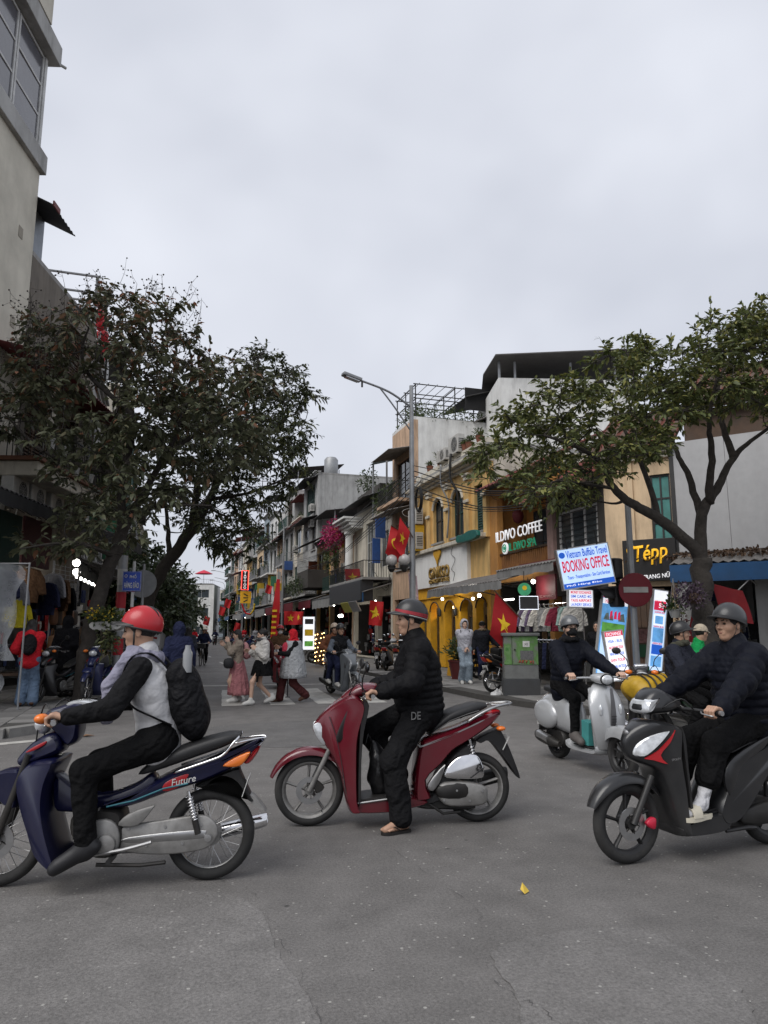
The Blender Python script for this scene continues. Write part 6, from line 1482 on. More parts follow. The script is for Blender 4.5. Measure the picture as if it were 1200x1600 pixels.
# columned cream house with the dark box sign
t = S2.root('columned_house', 'cream house with white column and heavy capital above a dark box sign', 'building')
openwall(t, 20.35, 25.0, .13, 8.2, [(20.6, 24.7, .2, 3.0), (20.7, 22.4, 4.2, 7.4)], W_CREAM); window(t, 20.7, 22.4, 4.2, 7.4, FRW, GLASS, 3, 3, -.1)
part('column', MB().lathe([(.32, 3.9), (.32, 4.3), (.25, 4.35), (.22, 7.0), (.3, 7.05), (.3, 7.2), (.4, 7.3)], 20, (24.2, .5, 0)), W_WHITE, t, 40)
cornice(t, 23.2, 25.2, 7.3, W_WHITE, ((.7, .15), (.85, .18), (1.05, .15), (1.2, .12))); shell(t, 20.36, 24.98, 8.2, 8, W_CREAM)
corrugated(t, 19.9, 25.2, .9, 8.5, -3, 9.8, TIND, 'roof_canopy'); part('roof_gable', MB().span(20.4, 25, -3, -.2, 8.35, 9.4), W_DARK, t, None)
bush(t, (24, -.5, 10.2), (1.0, .6, .7), 300, mat('', (0, 0, 0)) if False else LEAF_F, .2, .08, 'roof_plants')
interior(t, 20.6, 24.7, 3.0, 3); goods(t, 20.7, 24.6, .3, 2.8, -.5, 80, [GC[0], GC[1], GC[4], GC[7]])
part('balcony_slab', MB().span(17.7, 24.9, .05, 1.5, 4.0, 4.12), CONC, t, None); railing(t, 17.75, 24.85, 1.45, 4.12, 4.95, IRON, .13, 1.3)
bx = S2.root('box_sign', 'dark grey box sign hanging under the balcony beside the flag lamp post', 'sign')
part('box', MB().span(17.9, 24.6, .9, 1.55, 3.0, 3.98), mat('sign_slate', (.035, .038, .042), rough=.45), bx, None, bevel=.02)
part('yellow_panel', MB().box((20.2, 1.65, 2.72), (1.5, .05, .55), rotx(-.5)), mat('yellow_green_panel', (.34, .31, .05), rough=.5), bx, None); part('silver_panel', MB().box((18.6, 1.65, 2.72), (1.5, .05, .55), rotx(-.5)), STEEL, bx, None)
lamp_bulb(t, (22.6, 1.3, 2.35), .09, None, 25); lamp_bulb(t, (23.1, 1.3, 2.35), .09, None, 0)
# peach house with bougainvillea
t = simple_house(S2, 25.1, 31.0, 1, 3.6, W_PEACH, 'peach house with red tiled roof and a flowering balcony', 'balcony', 11, roof='tile', gh=4.1, plants=1, fw=FRG)
bt = thing('bougainvillea', 'magenta bougainvillea spilling over the peach balcony', 'plant', tuple(S2.W(26.6, .9, 0)), S2.rz)
bush(bt, (0, 0, 7.2), (1.5, .7, .95), 1500, LEAF_B, .11, .09, 'blossom'); bush(bt, (-.3, .1, 6.0), (1.2, .6, 1.0), 900, LEAF_P, .13, .06, 'foliage', .3); part('stem', MB().tube(catmull([(.2, -.6, 4.2), (.1, -.2, 5.4), (0, 0, 7.2)], 4), .05, 6), FRB, bt)
t = simple_house(S2, 31.1, 35.4, 1, 3.4, W_OCHRE, 'old yellow house with dark lean-to grille, right after the peach house', 'none', 13, roof='tin', gh=4.2)
corrugated(t, 31.0, 35.4, .2, 8.0, 1.9, 7.2, TIND, 'lean_to_roof'); part('grille_room', MB().span(31.3, 35.2, .05, 1.5, 4.4, 5.6), W_DARK, t, None)
m = MB()
for i in range(12): m.span(31.3 + i * .34, 31.32 + i * .34, 1.5, 1.53, 5.6, 6.9)
for i in range(5): m.span(31.3, 35.2, 1.5, 1.52, 5.62 + i * .32, 5.64 + i * .32)
part('grille', m, FRW, t, None); bush(t, (33.5, 1.9, 4.6), (1.9, .5, .7), 700, LEAF_F, .15, .06, 'awning_plants', .3)
WL = [W_WHITE, W_CREAM, W_GREY, W_SAND, W_BLUE, W_PEACH, W_OCHRE, W_GREEN]; WN = ['white', 'cream', 'grey', 'sand', 'pale blue', 'peach', 'ochre', 'faded green']
ORD = 'first second third fourth fifth sixth seventh eighth ninth tenth eleventh twelfth thirteenth fourteenth fifteenth sixteenth seventeenth eighteenth'.split()
u = 35.5; rr = random.Random(21); plan = [(5.6, 3, 'tank', 2, 'balcony'), (4.2, 2, 'tin', 1, 'balcony'), (5.0, 3, 'tin', 2, 'balcony'), (4.4, 2, 'tile', 5, 'none'), (5.2, 3, 'tank', 0, 'balcony'), (4.6, 3, 'tin', 4, 'balcony'), (5.5, 2, 'tin', 3, 'balcony'), (5, 3, 'tank', 2, 'none'), (6, 2, 'tile', 6, 'balcony'), (5, 3, 'tin', 1, 'balcony'), (6, 3, 'tank', 0, 'none'), (6, 3, 'tin', 5, 'balcony'), (7, 3, 'tank', 2, 'balcony'), (8, 2, 'tin', 7, 'balcony')]
for i, (w, f, rf, wi, frn) in enumerate(plan):
 simple_house(S2, u, u + w - .06, f, rr.uniform(2.9, 3.3), WL[wi], '%s %s-storey shop house, %s beyond the old yellow lean-to house' % (WN[wi], ['two', 'three', 'four'][f - 1], ORD[i]), frn, 30 + i, roof=rf, gh=4.2, plants=2); u += w
acs(S2, ((36.6, 10.4, .05, 'upper air conditioner on the grey house above the lean-to'), (36.6, 9.2, .05, 'lower air conditioner on the grey house above the lean-to'), (26.0, 5.0, .1, 'air conditioner under the bougainvillea'), (43, 8, .1, 'air conditioner on the far cream house')))
# vertical neon sign, lanterns, banners
sg = thing('neon_sign', 'tall red and black vertical tattoo sign with red lit edge', 'sign', tuple(hd(380, 986, 60) * A3(1, 1, 0) + A3(0, 0, 0)), S2.rz)
part('board', MB().span(-.1, .1, -.28, .28, 4.95, 6.55), mat('sign_black', (.012,) * 3), sg, None); NEON = mat('neon_red', (1, .05, .04), emit=3.0, var=0)
part('neon_edge', MB().tube([(-.12, -.28, 4.95), (-.12, .28, 4.95), (-.12, .28, 6.55), (-.12, -.28, 6.55)], .025, 6, loop=True), NEON, sg)
for i, ch in enumerate('TATTOO'): lettering(ch, WL_, sg, (-.12, 0, 6.38 - i * .25), (0, -1, 0), (0, 0, 1), .24, .2, .02, bold=.03)
sg = thing('hanging_sign', 'yellow sign with black marks under the vertical tattoo sign', 'sign', tuple(hd(383, 986, 60.5) * A3(1, 1, 0) + A3(0, 0, -.35)), S2.rz)
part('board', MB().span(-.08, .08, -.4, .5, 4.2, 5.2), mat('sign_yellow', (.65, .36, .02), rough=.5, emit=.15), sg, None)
for i in range(3): part('mark', MB().box((-.1, .05, 4.4 + i * .25), (.01, .4, .09), rotx(.5 * (i - 1))), FRD, sg, None)
# ------------------------------------------------------------------ left side of the street
LF = Front((-5.2, 20.0), (-math.sin(R(10)), -math.cos(R(10)))); LG = Front((-4.55, 23.9), (.0804, -.997))
t = LF.root('tall_corner_building', 'tall beige corner building with a glazed top floor at the left edge', 'building')
part('wall', MB().span(.72, 9, -6, 0, 4.9, 13.9), W_BEIGE, t, None)
for z in (9.1, 11.55):
 for u in (1.35, 3.6): part('wall_vent', MB().span(u, u + .22, .002, .012, z, z + .3), mat('vent_beige', (.30, .275, .225), rough=.8), t, None);
part('lower_band', MB().span(.62, 9, -6, .14, 13.9, 14.45), W_GREY, t, None, bevel=.02)
part('upper_wall', MB().span(.95, 9, -6, -.14, 14.45, 17.3), W_GREY, t, None)
for i in range(4): window(t, 1.0 + i * 1.5, 2.46 + i * 1.5, 14.5, 17.25, FRW, mat('tinted_glass', (.11, .11, .125), rough=.12, spec=.6, var=.1), 1, 3, 0.0, fw=.08)
part('corner_post', MB().span(.86, .99, -.14, .03, 14.46, 17.28), FRW, t, None)
for z0, z1 in ((14.5, 15.5), (15.58, 16.6), (16.68, 17.2)): part('end_panel', MB().span(.87, .94, -1.4, -.16, z0, z1), mat('grey_panel', (.25, .25, .27), rough=.4), t, None)
part('upper_band', MB().span(.6, 9, -6, .28, 17.3, 17.9), W_GREY, t, None, bevel=.02); part('spout', MB().tube([(.65, .1, 17.45), (.35, .3, 17.5)], .04, 8), W_GREY, t)
part('roof_storey', MB().span(1.4, 9, -6, .3, 17.91, 21), W_BEIGE, t, None)
for u in (.9, 4, 7): part('pillar', MB().span(u, u + .4, -.6, -.05, .13, 4.9), W_GREY, t, None)
interior(t, 1.3, 8.8, 4.6, 4); goods(t, 1.5, 6, .3, 2.8, .6, 110, [GC[4], GC[1], GC[7], GC[0], GC[3]])
# balcony house next to it
W_DIM = wallm('dim_plaster', (.17, .15, .125), .6, (.05, .045, .04))
t = LF.root('balcony_house', 'dim shop house with a deep plant-hung balcony beside the tall corner building', 'building')
openwall(t, -4.2, .70, 3.0, 11.5, [(-3.2, -1.8, 5.9, 8.0), (-1.2, .3, 5.9, 8.0), (-3.2, -1.8, 9, 10.8)], W_DIM)
for a, b, c, d in ((-3.2, -1.8, 5.9, 8.0), (-1.2, .3, 5.9, 8.0), (-3.2, -1.8, 9, 10.8)): window(t, a, b, c, d, FRB, GLASS, 2, 2, -.12, shutter=FRB)
shell(t, -4.19, .68, 11.5, 7, W_GREY)
part('balcony_slab', MB().span(-3.9, 1.6, .005, 1.0, 5.25, 5.62), W_CREAM, t, None, bevel=.03); part('balcony_edge', MB().span(-4.0, 1.7, .005, 1.1, 5.62, 5.72), mat('brown_edge', (.16, .07, .04), rough=.8, dirt=.4), t, None)
railing(t, -3.9, 1.6, 1.0, 5.72, 6.7, IRON, .13, .9)
part('column', MB().lathe([(.12, 5.7), (.1, 7.8)], 12, (.6, .8, 0)), W_CREAM, t)
corrugated(t, -4.2, 2.4, .0, 8.4, 1.3, 8.1, TINR, 'balcony_roof'); corrugated(t, -.9, .72, -.6, 13.5, .42, 13.0, TIND, 'upper_eave', .2); part('grey_screen', MB().span(-.9, .66, -.6, -.5, 11.6, 13.5), mat('zinc_sheet', (.26, .29, .33), rough=.5, metal=.3, dirt=.3), t, None)
part('red_fascia', MB().span(.3, .72, .42, .46, 12.95, 13.1), TINR, t, None)
corrugated(t, -4.2, 5.5, .05, 4.75, 1.9, 4.25, TIND, 'awning', .2); valance(t, -4.2, 5.5, 1.9, 3.95, 4.22, mat('dark_canvas', (.03, .03, .032), rough=.8))
part('green_board', MB().span(2.75, 5.0, 1.2, 1.26, 2.85, 4.05), mat('green_board', (.008, .035, .027), rough=.7), t, None); part('maroon_board', MB().span(1.15, 2.6, 1.2, 1.26, 3.0, 4.1), mat('maroon_dim', (.05, .012, .014), rough=.7), t, None)
interior(t, -4.0, .6, 3.0, 3.5); goods(t, -3.9, .5, .3, 2.8, .7, 110, [GC[4], GC[1], GC[7], GC[0], GC[2]])
for u in (-4.1, -1.9, .4): part('pillar', MB().span(u, u + .3, -.5, 0, .13, 3.0), W_GREY, t, None)
lamp_bulb(t, (3.5, 1.0, 2.8), .06, None, 14); part('tube_lamp', MB().tube([(3.2, 1.05, 2.62), (3.7, 1.05, 2.62)], .03, 8), LAMP, t);
lamp_bulb(t, (-.7, 1.2, 3.35), .10, None, 26); lamp_bulb(t, (-.75, 1.2, 3.1), .1, None, 0)
for i in range(7): lamp_bulb(t, (-.8 - i * .3, 1.2, 2.98 - .03 * i), .045, None, 0)
for i, (u, n) in enumerate(((.2, .4), (1.2, .4), (-1.0, .4))): ac_unit(LF, u, 4.68, n - .3, '%s air conditioner under the left balcony' % ('near', 'nearest', 'far')[i], .85, .56)
for i, (u, w) in enumerate(((.9, .3), (.1, .26), (-.8, .26), (-1.9, .3))): pot_plant(LF.W(u, .9, 6.05 if i < 2 else 5.73), 'white %s planter on the left balcony rail, %s from the corner' % (('square', 'round')[i % 2], ORD[i]), .17, .3, .3, .3, 150, pot=mat('white_planter', (.42, .42, .40), rough=.6, dirt=.4), L=.14, W=.05)
vt = thing('hanging_vine', 'curtain of pale green vines hanging from the left balcony', 'plant', tuple(LF.W(-3.2, 1.1, 0)), LF.rz)
m = [];
for i in range(60):
 x, y = rng.uniform(-.9, .9), rng.uniform(-.4, .4); L_ = rng.uniform(1.2, 3.2);
 for k in range(int(L_ / .07)): m.append((x + .04 * math.sin(k * .5 + i), y + .04 * math.cos(k * .4), 7.6 - k * .07))
P = np.array(m); D = nrs.normal(size=P.shape) * .5 + A3(0, 0, -1); leaf_cloud('foliage', leafmat('vine_leaf', (.045, .065, .02), (.08, .11, .035), (.14, .17, .06)), P, D, .1 + .06 * nrs.rand(len(P)), .03 + .02 * nrs.rand(len(P)), parent=vt)
part('stem', MB().tube([(-.9, 0, 7.6), (.9, 0, 7.6)], .02, 6), FRB, vt)
# stall goods: wire rack, bags, yellow shirt, plastic sheets
st = LF.root('goods_rack', 'wire rack hung with brown bags in front of the left shop', 'rack')
m = MB()
for i in range(9): m.span(-.2, 1.4, 1.5, 1.515, 2.3 + i * .1, 2.312 + i * .1)
for i in range(6): m.span(-.2 + i * .32, -.188 + i * .32, 1.49, 1.505, 2.25, 3.2)
for u in (-.2, 1.4): m.span(u - .015, u + .015, 1.45, 1.48, .13, 3.2)
part('wire_frame', m, GALV, st, None)
LEA = [mat('leather_' + n, c, rough=.6, bump=.2, bscale=20) for n, c in (('brown', (.12, .05, .022)), ('dark', (.03, .02, .015)), ('tan', (.2, .1, .045)), ('navy', (.03, .04, .07)))]
for i in range(12):
 u = 1.3 - (i % 6) * .25; z = 2.2 - .62 * (i // 6); b = thing('hanging_bag', '%s leather bag hanging %s in the %s row of the left rack' % (['brown', 'dark', 'tan', 'navy'][i % 4], ORD[i % 6], ['upper', 'lower'][i // 6]), 'bag', tuple(LF.W(u, 1.52, z)), LF.rz)
 part('bag', MB().puff([(-.12, -.5), (.12, -.5), (.13, -.25), (.09, -.16), (-.09, -.16), (-.13, -.25)], .06, None, .03), LEA[i % 4], b, 50); part('strap', MB().tube(catmull([(-.08, 0, -.17), (-.05, 0, -.02), (0, 0, 0), (.05, 0, -.02), (.08, 0, -.17)], 3), .01, 5), LEA[i % 4], b)
w_ = hd(31, 934, 14.8); garment('hanging_shirt', 'yellow shirt on a hanger at the left shop', tuple(w_ + A3(0, 0, .02)), R(20), cloth('yellow_shirt', (.55, .46, .03)), .34, .62, True)
ps = thing('plastic_cover', 'clear plastic sheet hanging over goods at the left edge', 'sheet', tuple(hd(8, 1000, 13.2) * A3(1, 1, 0)), R(-12))
PLS = mat('clear_sheet', (.5, .52, .54), rough=.25, var=.2, alpha=.42, bump=.9, bscale=6)
Q = MB(); rs = []
for j in range(15): z = 2.75 - j * .125; rs.append([(x, .14 * math.sin(x * 7 + j * .3) + .05 * math.sin(x * 15 + z * 4) + .1 * j / 15, z) for x in np.linspace(-1.2, .12 + .08 * math.sin(j), 22)])
part('sheet', Q.rings(rs, closed_ring=False, caps=False), PLS, ps, 180)
rs = []
for j in range(8): z = .75 - j * .085; rs.append([(x, .1 * math.sin(x * 9 + j) + .05, z) for x in np.linspace(-1.0, -.02, 14)])
part('lower_sheet', MB().rings(rs, closed_ring=False, caps=False), PLS, ps, 180)
part('rail', MB().tube([(-1.3, 0, 2.77), (.35, 0, 2.77)], .015, 6).tube([(.33, 0, 2.77), (.33, 0, .13)], .018, 6), GALV, ps)
crt = thing('goods_table', 'low table piled with dark clothes at the left edge', 'table', tuple(hd(14, 1060, 14.2) * A3(1, 1, 0) + A3(0, 0, .13)), R(5))
part('table_top', MB().span(-1.2, .35, -.3, .4, .55, .6), FRB, crt, None)
for x in (-1.1, .28):
 for y in (-.25, .35): part('leg', MB().span(x - .03, x + .03, y - .03, y + .03, 0, .55), FRB, crt, None)
goods(crt, -1.1, .3, .62, 1.15, .3, 40, [GC[4], GC[1], GC[7]])
stl = thing('wooden_stool', 'small brown wooden stool beside the person in red', 'stool', tuple(hd(67, 1085, 16.0) * A3(1, 1, 0) + A3(0, 0, .13)), R(20))
part('seat', MB().span(-.17, .17, -.15, .15, .42, .46), LEA[2], stl, None)
for x in (-.14, .14):
 for y in (-.12, .12): part('leg', MB().span(x - .02, x + .02, y - .02, y + .02, 0, .42), LEA[2], stl, None)
 part('rung', MB().span(x - .012, x + .012, -.1, .1, .18, .21), LEA[2], stl, None)
# rest of the row
u = 0.0; plan = [(4.6, 2, 'none', 2, 'balcony'), (5, 2, 'tile', 2, 'balcony'), (5.2, 3, 'tin', 1, 'balcony'), (5.5, 2, 'tank', 3, 'none'), (5, 3, 'tin', 5, 'balcony'), (6, 2, 'tin', 0, 'balcony'), (6, 3, 'tank', 2, 'none'), (7, 2, 'tin', 4, 'balcony'), (7, 3, 'tin', 1, 'none'), (8, 3, 'tank', 3, 'balcony'), (9, 3, 'tin', 2, 'balcony')]
for i, (w, f, rf, wi, frn) in enumerate(plan):
 simple_house(LG, u - w + .06, u, f, rr.uniform(2.8, 3.1), WL[wi], '%s %s-storey shop house behind the left trees, %s past the balcony house' % (WN[wi], ['two', 'three', 'four', 'five'][f - 1], ORD[i]), frn, 80 + i, roof=rf, gh=4.0, plants=3); u -= w
# lantern frame on the first roof
t = LG.root('roof_frame', 'steel roof frame hung with red lanterns above the left tree', 'frame')
m = MB()
for uu in (-4.4, -2.2, -.2):
 for n in (0, -2.5): m.span(uu - .04, uu + .04, n - .04, n + .04, 11.6, 13.4)
for z in (12.8, 13.4):
 for n in (0, -2.5): m.span(-4.5, -.1, n - .04, n + .04, z - .06, z)
 for uu in (-4.4, -2.2, -.2): m.span(uu - .04, uu + .04, -2.6, .1, z, z + .05)
part('steel_frame', m, GALV, t, None)
for i, uu in enumerate((-4.1, -3.4, -2.6, -1.6, -.8)):
 la = thing('red_lantern', 'red silk lantern on the left roof frame, %s from the street end' % ORD[i], 'lantern', tuple(LG.W(uu, .05, 12.3)), LG.rz)
 part('shade', MB().lathe([(.05, -.22), (.18, -.15), (.24, 0), (.18, .15), (.05, .22)], 14), mat('lantern_red', (.5, .02, .03), rough=.6), la, 60); part('tassel', MB().tube([(0, 0, -.22), (0, 0, -.42)], [.02, .01], 6), mat('lantern_red', (.5,) * 3), la); part('cord', MB().tube([(0, 0, .22), (0, 0, .5)], .006, 4), IRON, la)
# end of the street
def far_house(px, py, d, w, h, dep, wall, label, rows=3, cols=2):
 p = hd(px, 986, d); fr = Front((p[0] + w / 2, p[1]), (-1, .12)); t = fr.root('far_house', label, 'building')
 W = [(w * (i + .2) / cols, w * (i + .8) / cols, h * (j + .3) / rows, h * (j + .75) / rows) for i in range(cols) for j in range(rows)]
 openwall(t, 0, w, 0, h, W, wall); [window(t, *q, FRW, GLASS, 2, 1) for q in W]; shell(t, .01, w - .01, h, dep, wall, z0=0); return t, fr
t, fr = far_house(312, 905, 120, 4.2, 9.2, 8, W_WHITE, 'white house with a red parasol on its roof closing the street', 3, 1)
part('roof_room', MB().span(.4, 3.4, -4, -.5, 9.35, 9.5), CONC, t, None); railing(t, .1, 4.1, -.1, 9.34, 10.2, IRON, .3)
pa = thing('parasol', 'red parasol on the far white roof', 'parasol', tuple(fr.W(2.0, -1.2, 9.34)), 0); part('canopy', MB().lathe([(.02, 2.5), (.8, 2.2), (1.5, 1.85), (1.48, 1.8), (.02, 2.4)], 10), mat('parasol_red', (.5, .02, .05)), pa, 30); part('pole', MB().tube([(0, 0, 0), (0, 0, 2.4)], .03, 6), GALV, pa)
far_house(343, 935, 170, 9, 8.5, 8, W_BLUE, 'pale blue-grey block at the very end of the street', 3, 3); far_house(262, 930, 95, 5, 6.5, 8, W_GREEN, 'faded green house left of the far white house', 2, 2); far_house(240, 930, 150, 16, 11, 8, W_GREY, 'wide grey block behind the far end of the left trees', 3, 4); far_house(390, 930, 185, 16, 12, 8, W_CREAM, 'cream block seen past the far end of the right row', 3, 4)
for i in range(9):
 k = i % 4; garment('hanging_jacket', '%s jacket under the left shop awning, %s from the street corner' % (['black', 'navy', 'grey', 'brown'][k], ORD[i]), tuple(LF.W(4.6 - i * .5, 1.55 + .1 * (i % 2), 2.95 - .12 * (i % 3))), LF.rz + R(60 + rng.uniform(-25, 25)), [BLKT, NAVY, GREYC, BROWN][k], .5, .8, True, group='jackets under the left awning', kind='jacket')
# ------------------------------------------------------------------ trees
BARK = mat('bark', (.040, .034, .029), rough=.95, var=.35, vscale=9, bump=.9, bscale=22, dirt=.4, dcol=(.1, .09, .075)); BARKD = mat('bark_dark', (.045, .039, .034), rough=.95, var=.3, vscale=9, bump=.9, bscale=22)
def in_pix(poly):
 xs = [p[0] for p in poly]; ys = [p[1] for p in poly]
 while True:
  x, y = rng.uniform(min(xs), max(xs)), rng.uniform(min(ys), max(ys))
  if inpoly(x, y, poly): return x, y
def tree(label, limbs, crown, dep, spread, nclus, nleaf, leaf, L, W, bark, twig=.02, droop=.15, single=0, fruit=0, crad=.38, group=None, name='tree', tone=None, rootr=1.25, flat=.7):
 """limbs: lists of (px, py, depth) with end radii; the crown fills an outline at a range of depths"""
 base = hd(*limbs[0][0][0]); b0 = A3(base[0], base[1], .1); t = thing(name, label, 'tree', tuple(b0), 0, group); tr = MB(); nodes = []
 for pts, (r0, r1) in limbs:
  P = catmull([hd(*q) - b0 for q in pts], 6); n = len(P); rad = [r0 + (r1 - r0) * (i / (n - 1)) ** .8 for i in range(n)]
  P = [p + A3(rng.uniform(-1, 1), rng.uniform(-1, 1), 0) * rad[i] * .22 for i, p in enumerate(P)]
  if pts is limbs[0][0]: rad[0] *= rootr; rad[1] *= 1.1
  tr.tube(P, rad, 12); nodes += [(p, rad[i]) for i, p in enumerate(P)][n // 3:]
 part('trunk', tr, bark, t, 180)
 NP = np.array([p for p, _ in nodes]); br = MB(); PP, DD = [], []; FR = []
 for c in range(nclus):
  x, y = in_pix(crown); d = dep + rng.uniform(-1, 1) * spread; q = hd(x, y, d) - b0
  i = int(np.argmin(np.linalg.norm(NP - q, axis=1) + np.maximum(0, NP[:, 2] - q[2]) * 1.0)); a, ra = nodes[i]
  v = q - a; mid = a + v * .5 + A3(0, 0, -.12 * np.linalg.norm(v)) + nrs.normal(size=3) * .12 * np.linalg.norm(v)
  P = catmull([a, mid, q], 5); r0 = min(ra * .6, .014 + .016 * np.linalg.norm(v)); br.tube(P, [r0 + (.006 - r0) * k / (len(P) - 1) for k in range(len(P))], 5)
  if c < nclus // 2: NP = np.concatenate([NP, np.array(P[3:-1])]); nodes += [(p, r0 * .7) for p in P[3:-1]]
  out = unit(v); nt = 7
  for k in range(nt):
   dr = unit(out * .7 + nrs.normal(size=3) * .8 + A3(0, 0, .1)); Ls = crad * rng.uniform(.5, 1.35); s0 = P[-1 - (k % 3)]; e = s0 + dr * Ls * A3(1, 1, flat) + A3(0, 0, -droop * Ls * .4)
   br.tube([s0, s0 + (e - s0) * .5 + A3(0, 0, .03), e], [.007, .005, .002], 4)
   m = nleaf // nt
   for j in range(m):
    f = rng.uniform(.15, 1.0); PP.append(s0 + (e - s0) * f); sd = 1 if j % 2 else -1; DD.append(dr * .6 + np.cross(dr, [0, 0, 1]) * sd * rng.uniform(.5, 1.1) + A3(0, 0, rng.uniform(-.7, .25)))
   if fruit and k < fruit and y < min(p[1] for p in crown) + 150:
    tip = e + dr * .25 + A3(0, 0, .35 * rng.uniform(.4, 1.2)); FR.append((e, tip))
 part('branch', br, bark, t, 180)
 PP, DD = np.array(PP), np.array(DD); n = len(PP)
 cam_d = np.linalg.norm(PP + b0 - _C, axis=1)
 if single:
  near = np.argsort(cam_d + nrs.rand(n) * 2.5)[:single]; me = MB().add([(0, 0, 0), (.3, .42, .10), (.62, .46, .10), (1, 0, -.12), (.62, -.46, .10), (.3, -.42, .10), (.5, 0, 0)], [(0, 6, 1), (1, 6, 2), (2, 6, 3), (3, 6, 4), (4, 6, 5), (5, 6, 0)]).mesh('leaf', mat('big_leaf', (.075, .09, .055), rough=.42, var=.3, vscale=3, rnd=.55), 180)
  for i in near:
   o = link('leaf', me, t, tuple(PP[i])); d = Vector(DD[i]).normalized(); o.rotation_mode = 'QUATERNION'; o.rotation_quaternion = d.to_track_quat('X', 'Z'); s = L * rng.uniform(.8, 1.25); o.scale = (s, s * W / L, s)
  keep = np.ones(n, bool); keep[near] = False; PP, DD = PP[keep], DD[keep]; n = len(PP)
 leaf_cloud('crown', leaf, PP, DD, L * (.6 + .7 * nrs.rand(n)), W * (.6 + .7 * nrs.rand(n)), parent=t, droop=droop, kind='stuff', tone=None if tone is None else tone(PP + b0))
 if FR:
  m = MB()
  for a, b in FR:
   mid = (a + b) / 2 + nrs.normal(size=3) * .05; m.tube([a, mid, b], [.006, .004, .003], 4)
   for k in range(5):
    f = rng.uniform(.3, 1); p = a + (b - a) * f; q = p + nrs.normal(size=3) * .09; m.tube([p, q], .003, 3); m.ball(q, .018, None, 6, 4)
  part('seed_twigs', m, BARKD, t, 60, kind='stuff')
 return t
D_ = 11.9
tree('olive-green street tree on the right pavement, leaning over the booking sign',
  [([(1100, 1085, D_), (1101, 1000, D_), (1098, 940, D_), (1094, 873, D_)], (.21, .155)),
  ([(1094, 890, D_), (1085, 857, D_), (1031, 812, 11.7), (985, 785, 11.5), (955, 758, 11.3), (939, 723, 11.2), (905, 700, 11.0), (850, 680, 10.8)], (.125, .02)),
  ([(1094, 885, D_), (1096, 804, 12.0), (1123, 758, 12.1), (1146, 716, 12.2), (1173, 689, 12.3), (1230, 650, 12.5)], (.12, .02)),
  ([(1097, 815, 12.0), (1077, 746, 12.3), (1058, 708, 12.6), (1043, 660, 12.9), (1030, 600, 13.0)], (.075, .015)),
  ([(1108, 786, 12.0), (1112, 708, 11.6), (1108, 660, 11.3), (1120, 590, 11.0)], (.08, .02)), ([(1146, 716, 12.2), (1128, 660, 12.4), (1122, 600, 12.6), (1150, 540, 12.6)], (.07, .02)), ([(1031, 812, 11.7), (1008, 740, 12.1), (985, 690, 12.3), (960, 640, 12.5)], (.06, .02))],
  [(752, 700), (790, 645), (850, 605), (930, 560), (1000, 530), (1080, 505), (1160, 480), (1280, 470), (1340, 600), (1260, 690), (1180, 640), (1110, 640), (1060, 660), (1010, 730), (960, 730), (920, 770), (880, 795), (800, 772), (755, 735)], 11.6, 1.3, 340, 84, LEAF_R, .105, .046, BARK, crad=.40)
D1 = 14.9
lt = lambda P: np.clip(.10 + .5 * nrs.rand(len(P)) ** 2 + .55 * (nrs.rand(len(P)) < .04 + .22 * np.clip((P[:, 2] - 5.5) / 2.5, 0, 1)), 0, 1)
tree('large-leaved dark street tree with reddish tips on the left pavement',
  [([(122, 1108, D1), (135, 1020, D1), (152, 940, D1), (178, 870, D1), (196, 810, D1)], (.18, .13)),
  ([(190, 830, D1), (187, 754, 14.7), (150, 733, 14.6), (105, 722, 14.5), (60, 700, 14.3), (20, 660, 14.2)], (.10, .02)),
  ([(187, 765, 14.7), (208, 658, 14.5), (175, 620, 14.3), (137, 583, 14.2), (129, 540, 14.1), (150, 490, 14)], (.09, .015)),
  ([(196, 820, D1), (230, 760, 15.2), (265, 700, 15.4), (283, 650, 15.6), (300, 580, 15.7), (290, 520, 15.8)], (.10, .015)), ([(255, 715, 15.3), (330, 660, 15.5), (390, 620, 15.6)], (.07, .02)), ([(180, 870, D1), (130, 850, 14.2), (80, 850, 13.6), (30, 858, 13.2)], (.06, .01)), ([(200, 800, D1), (270, 790, 14.6), (330, 790, 14.4)], (.06, .015))],
  [(-30, 600), (10, 550), (50, 500), (110, 470), (180, 455), (265, 465), (330, 530), (400, 565), (430, 620), (420, 690), (390, 730), (300, 770), (240, 800), (200, 850), (150, 870), (50, 860), (30, 848), (110, 825), (110, 780), (50, 690), (-20, 680)], 14.8, 1.5, 245, 49, LEAF_L, .165, .085, BARKD, single=300, fruit=3, crad=.5, droop=.35, tone=lt)
D2 = 20.6
tree('small-leaved dark tree leaning over the road behind the street name sign',
  [([(205, 1062, D2), (225, 960, D2), (255, 890, D2), (295, 835, 20.3), (325, 785, 20)], (.22, .15)), ([(310, 810, 20.1), (350, 740, 19.8), (400, 690, 19.5), (450, 650, 19.3)], (.13, .03)), ([(300, 830, 20.2), (310, 740, 20.4), (330, 650, 20.6), (360, 590, 20.8)], (.13, .03)), ([(265, 880, D2), (262, 820, 21), (255, 750, 21.2)], (.1, .03)), ([(330, 780, 20), (390, 770, 19.7), (440, 750, 19.5)], (.07, .02))],
  [(250, 640), (330, 575), (420, 545), (485, 600), (470, 690), (478, 760), (440, 790), (395, 800), (410, 850), (370, 870), (320, 850), (270, 800), (235, 740)], 20.2, 1.9, 240, 70, LEAF_2, .16, .06, BARKD, crad=.62, droop=.3)
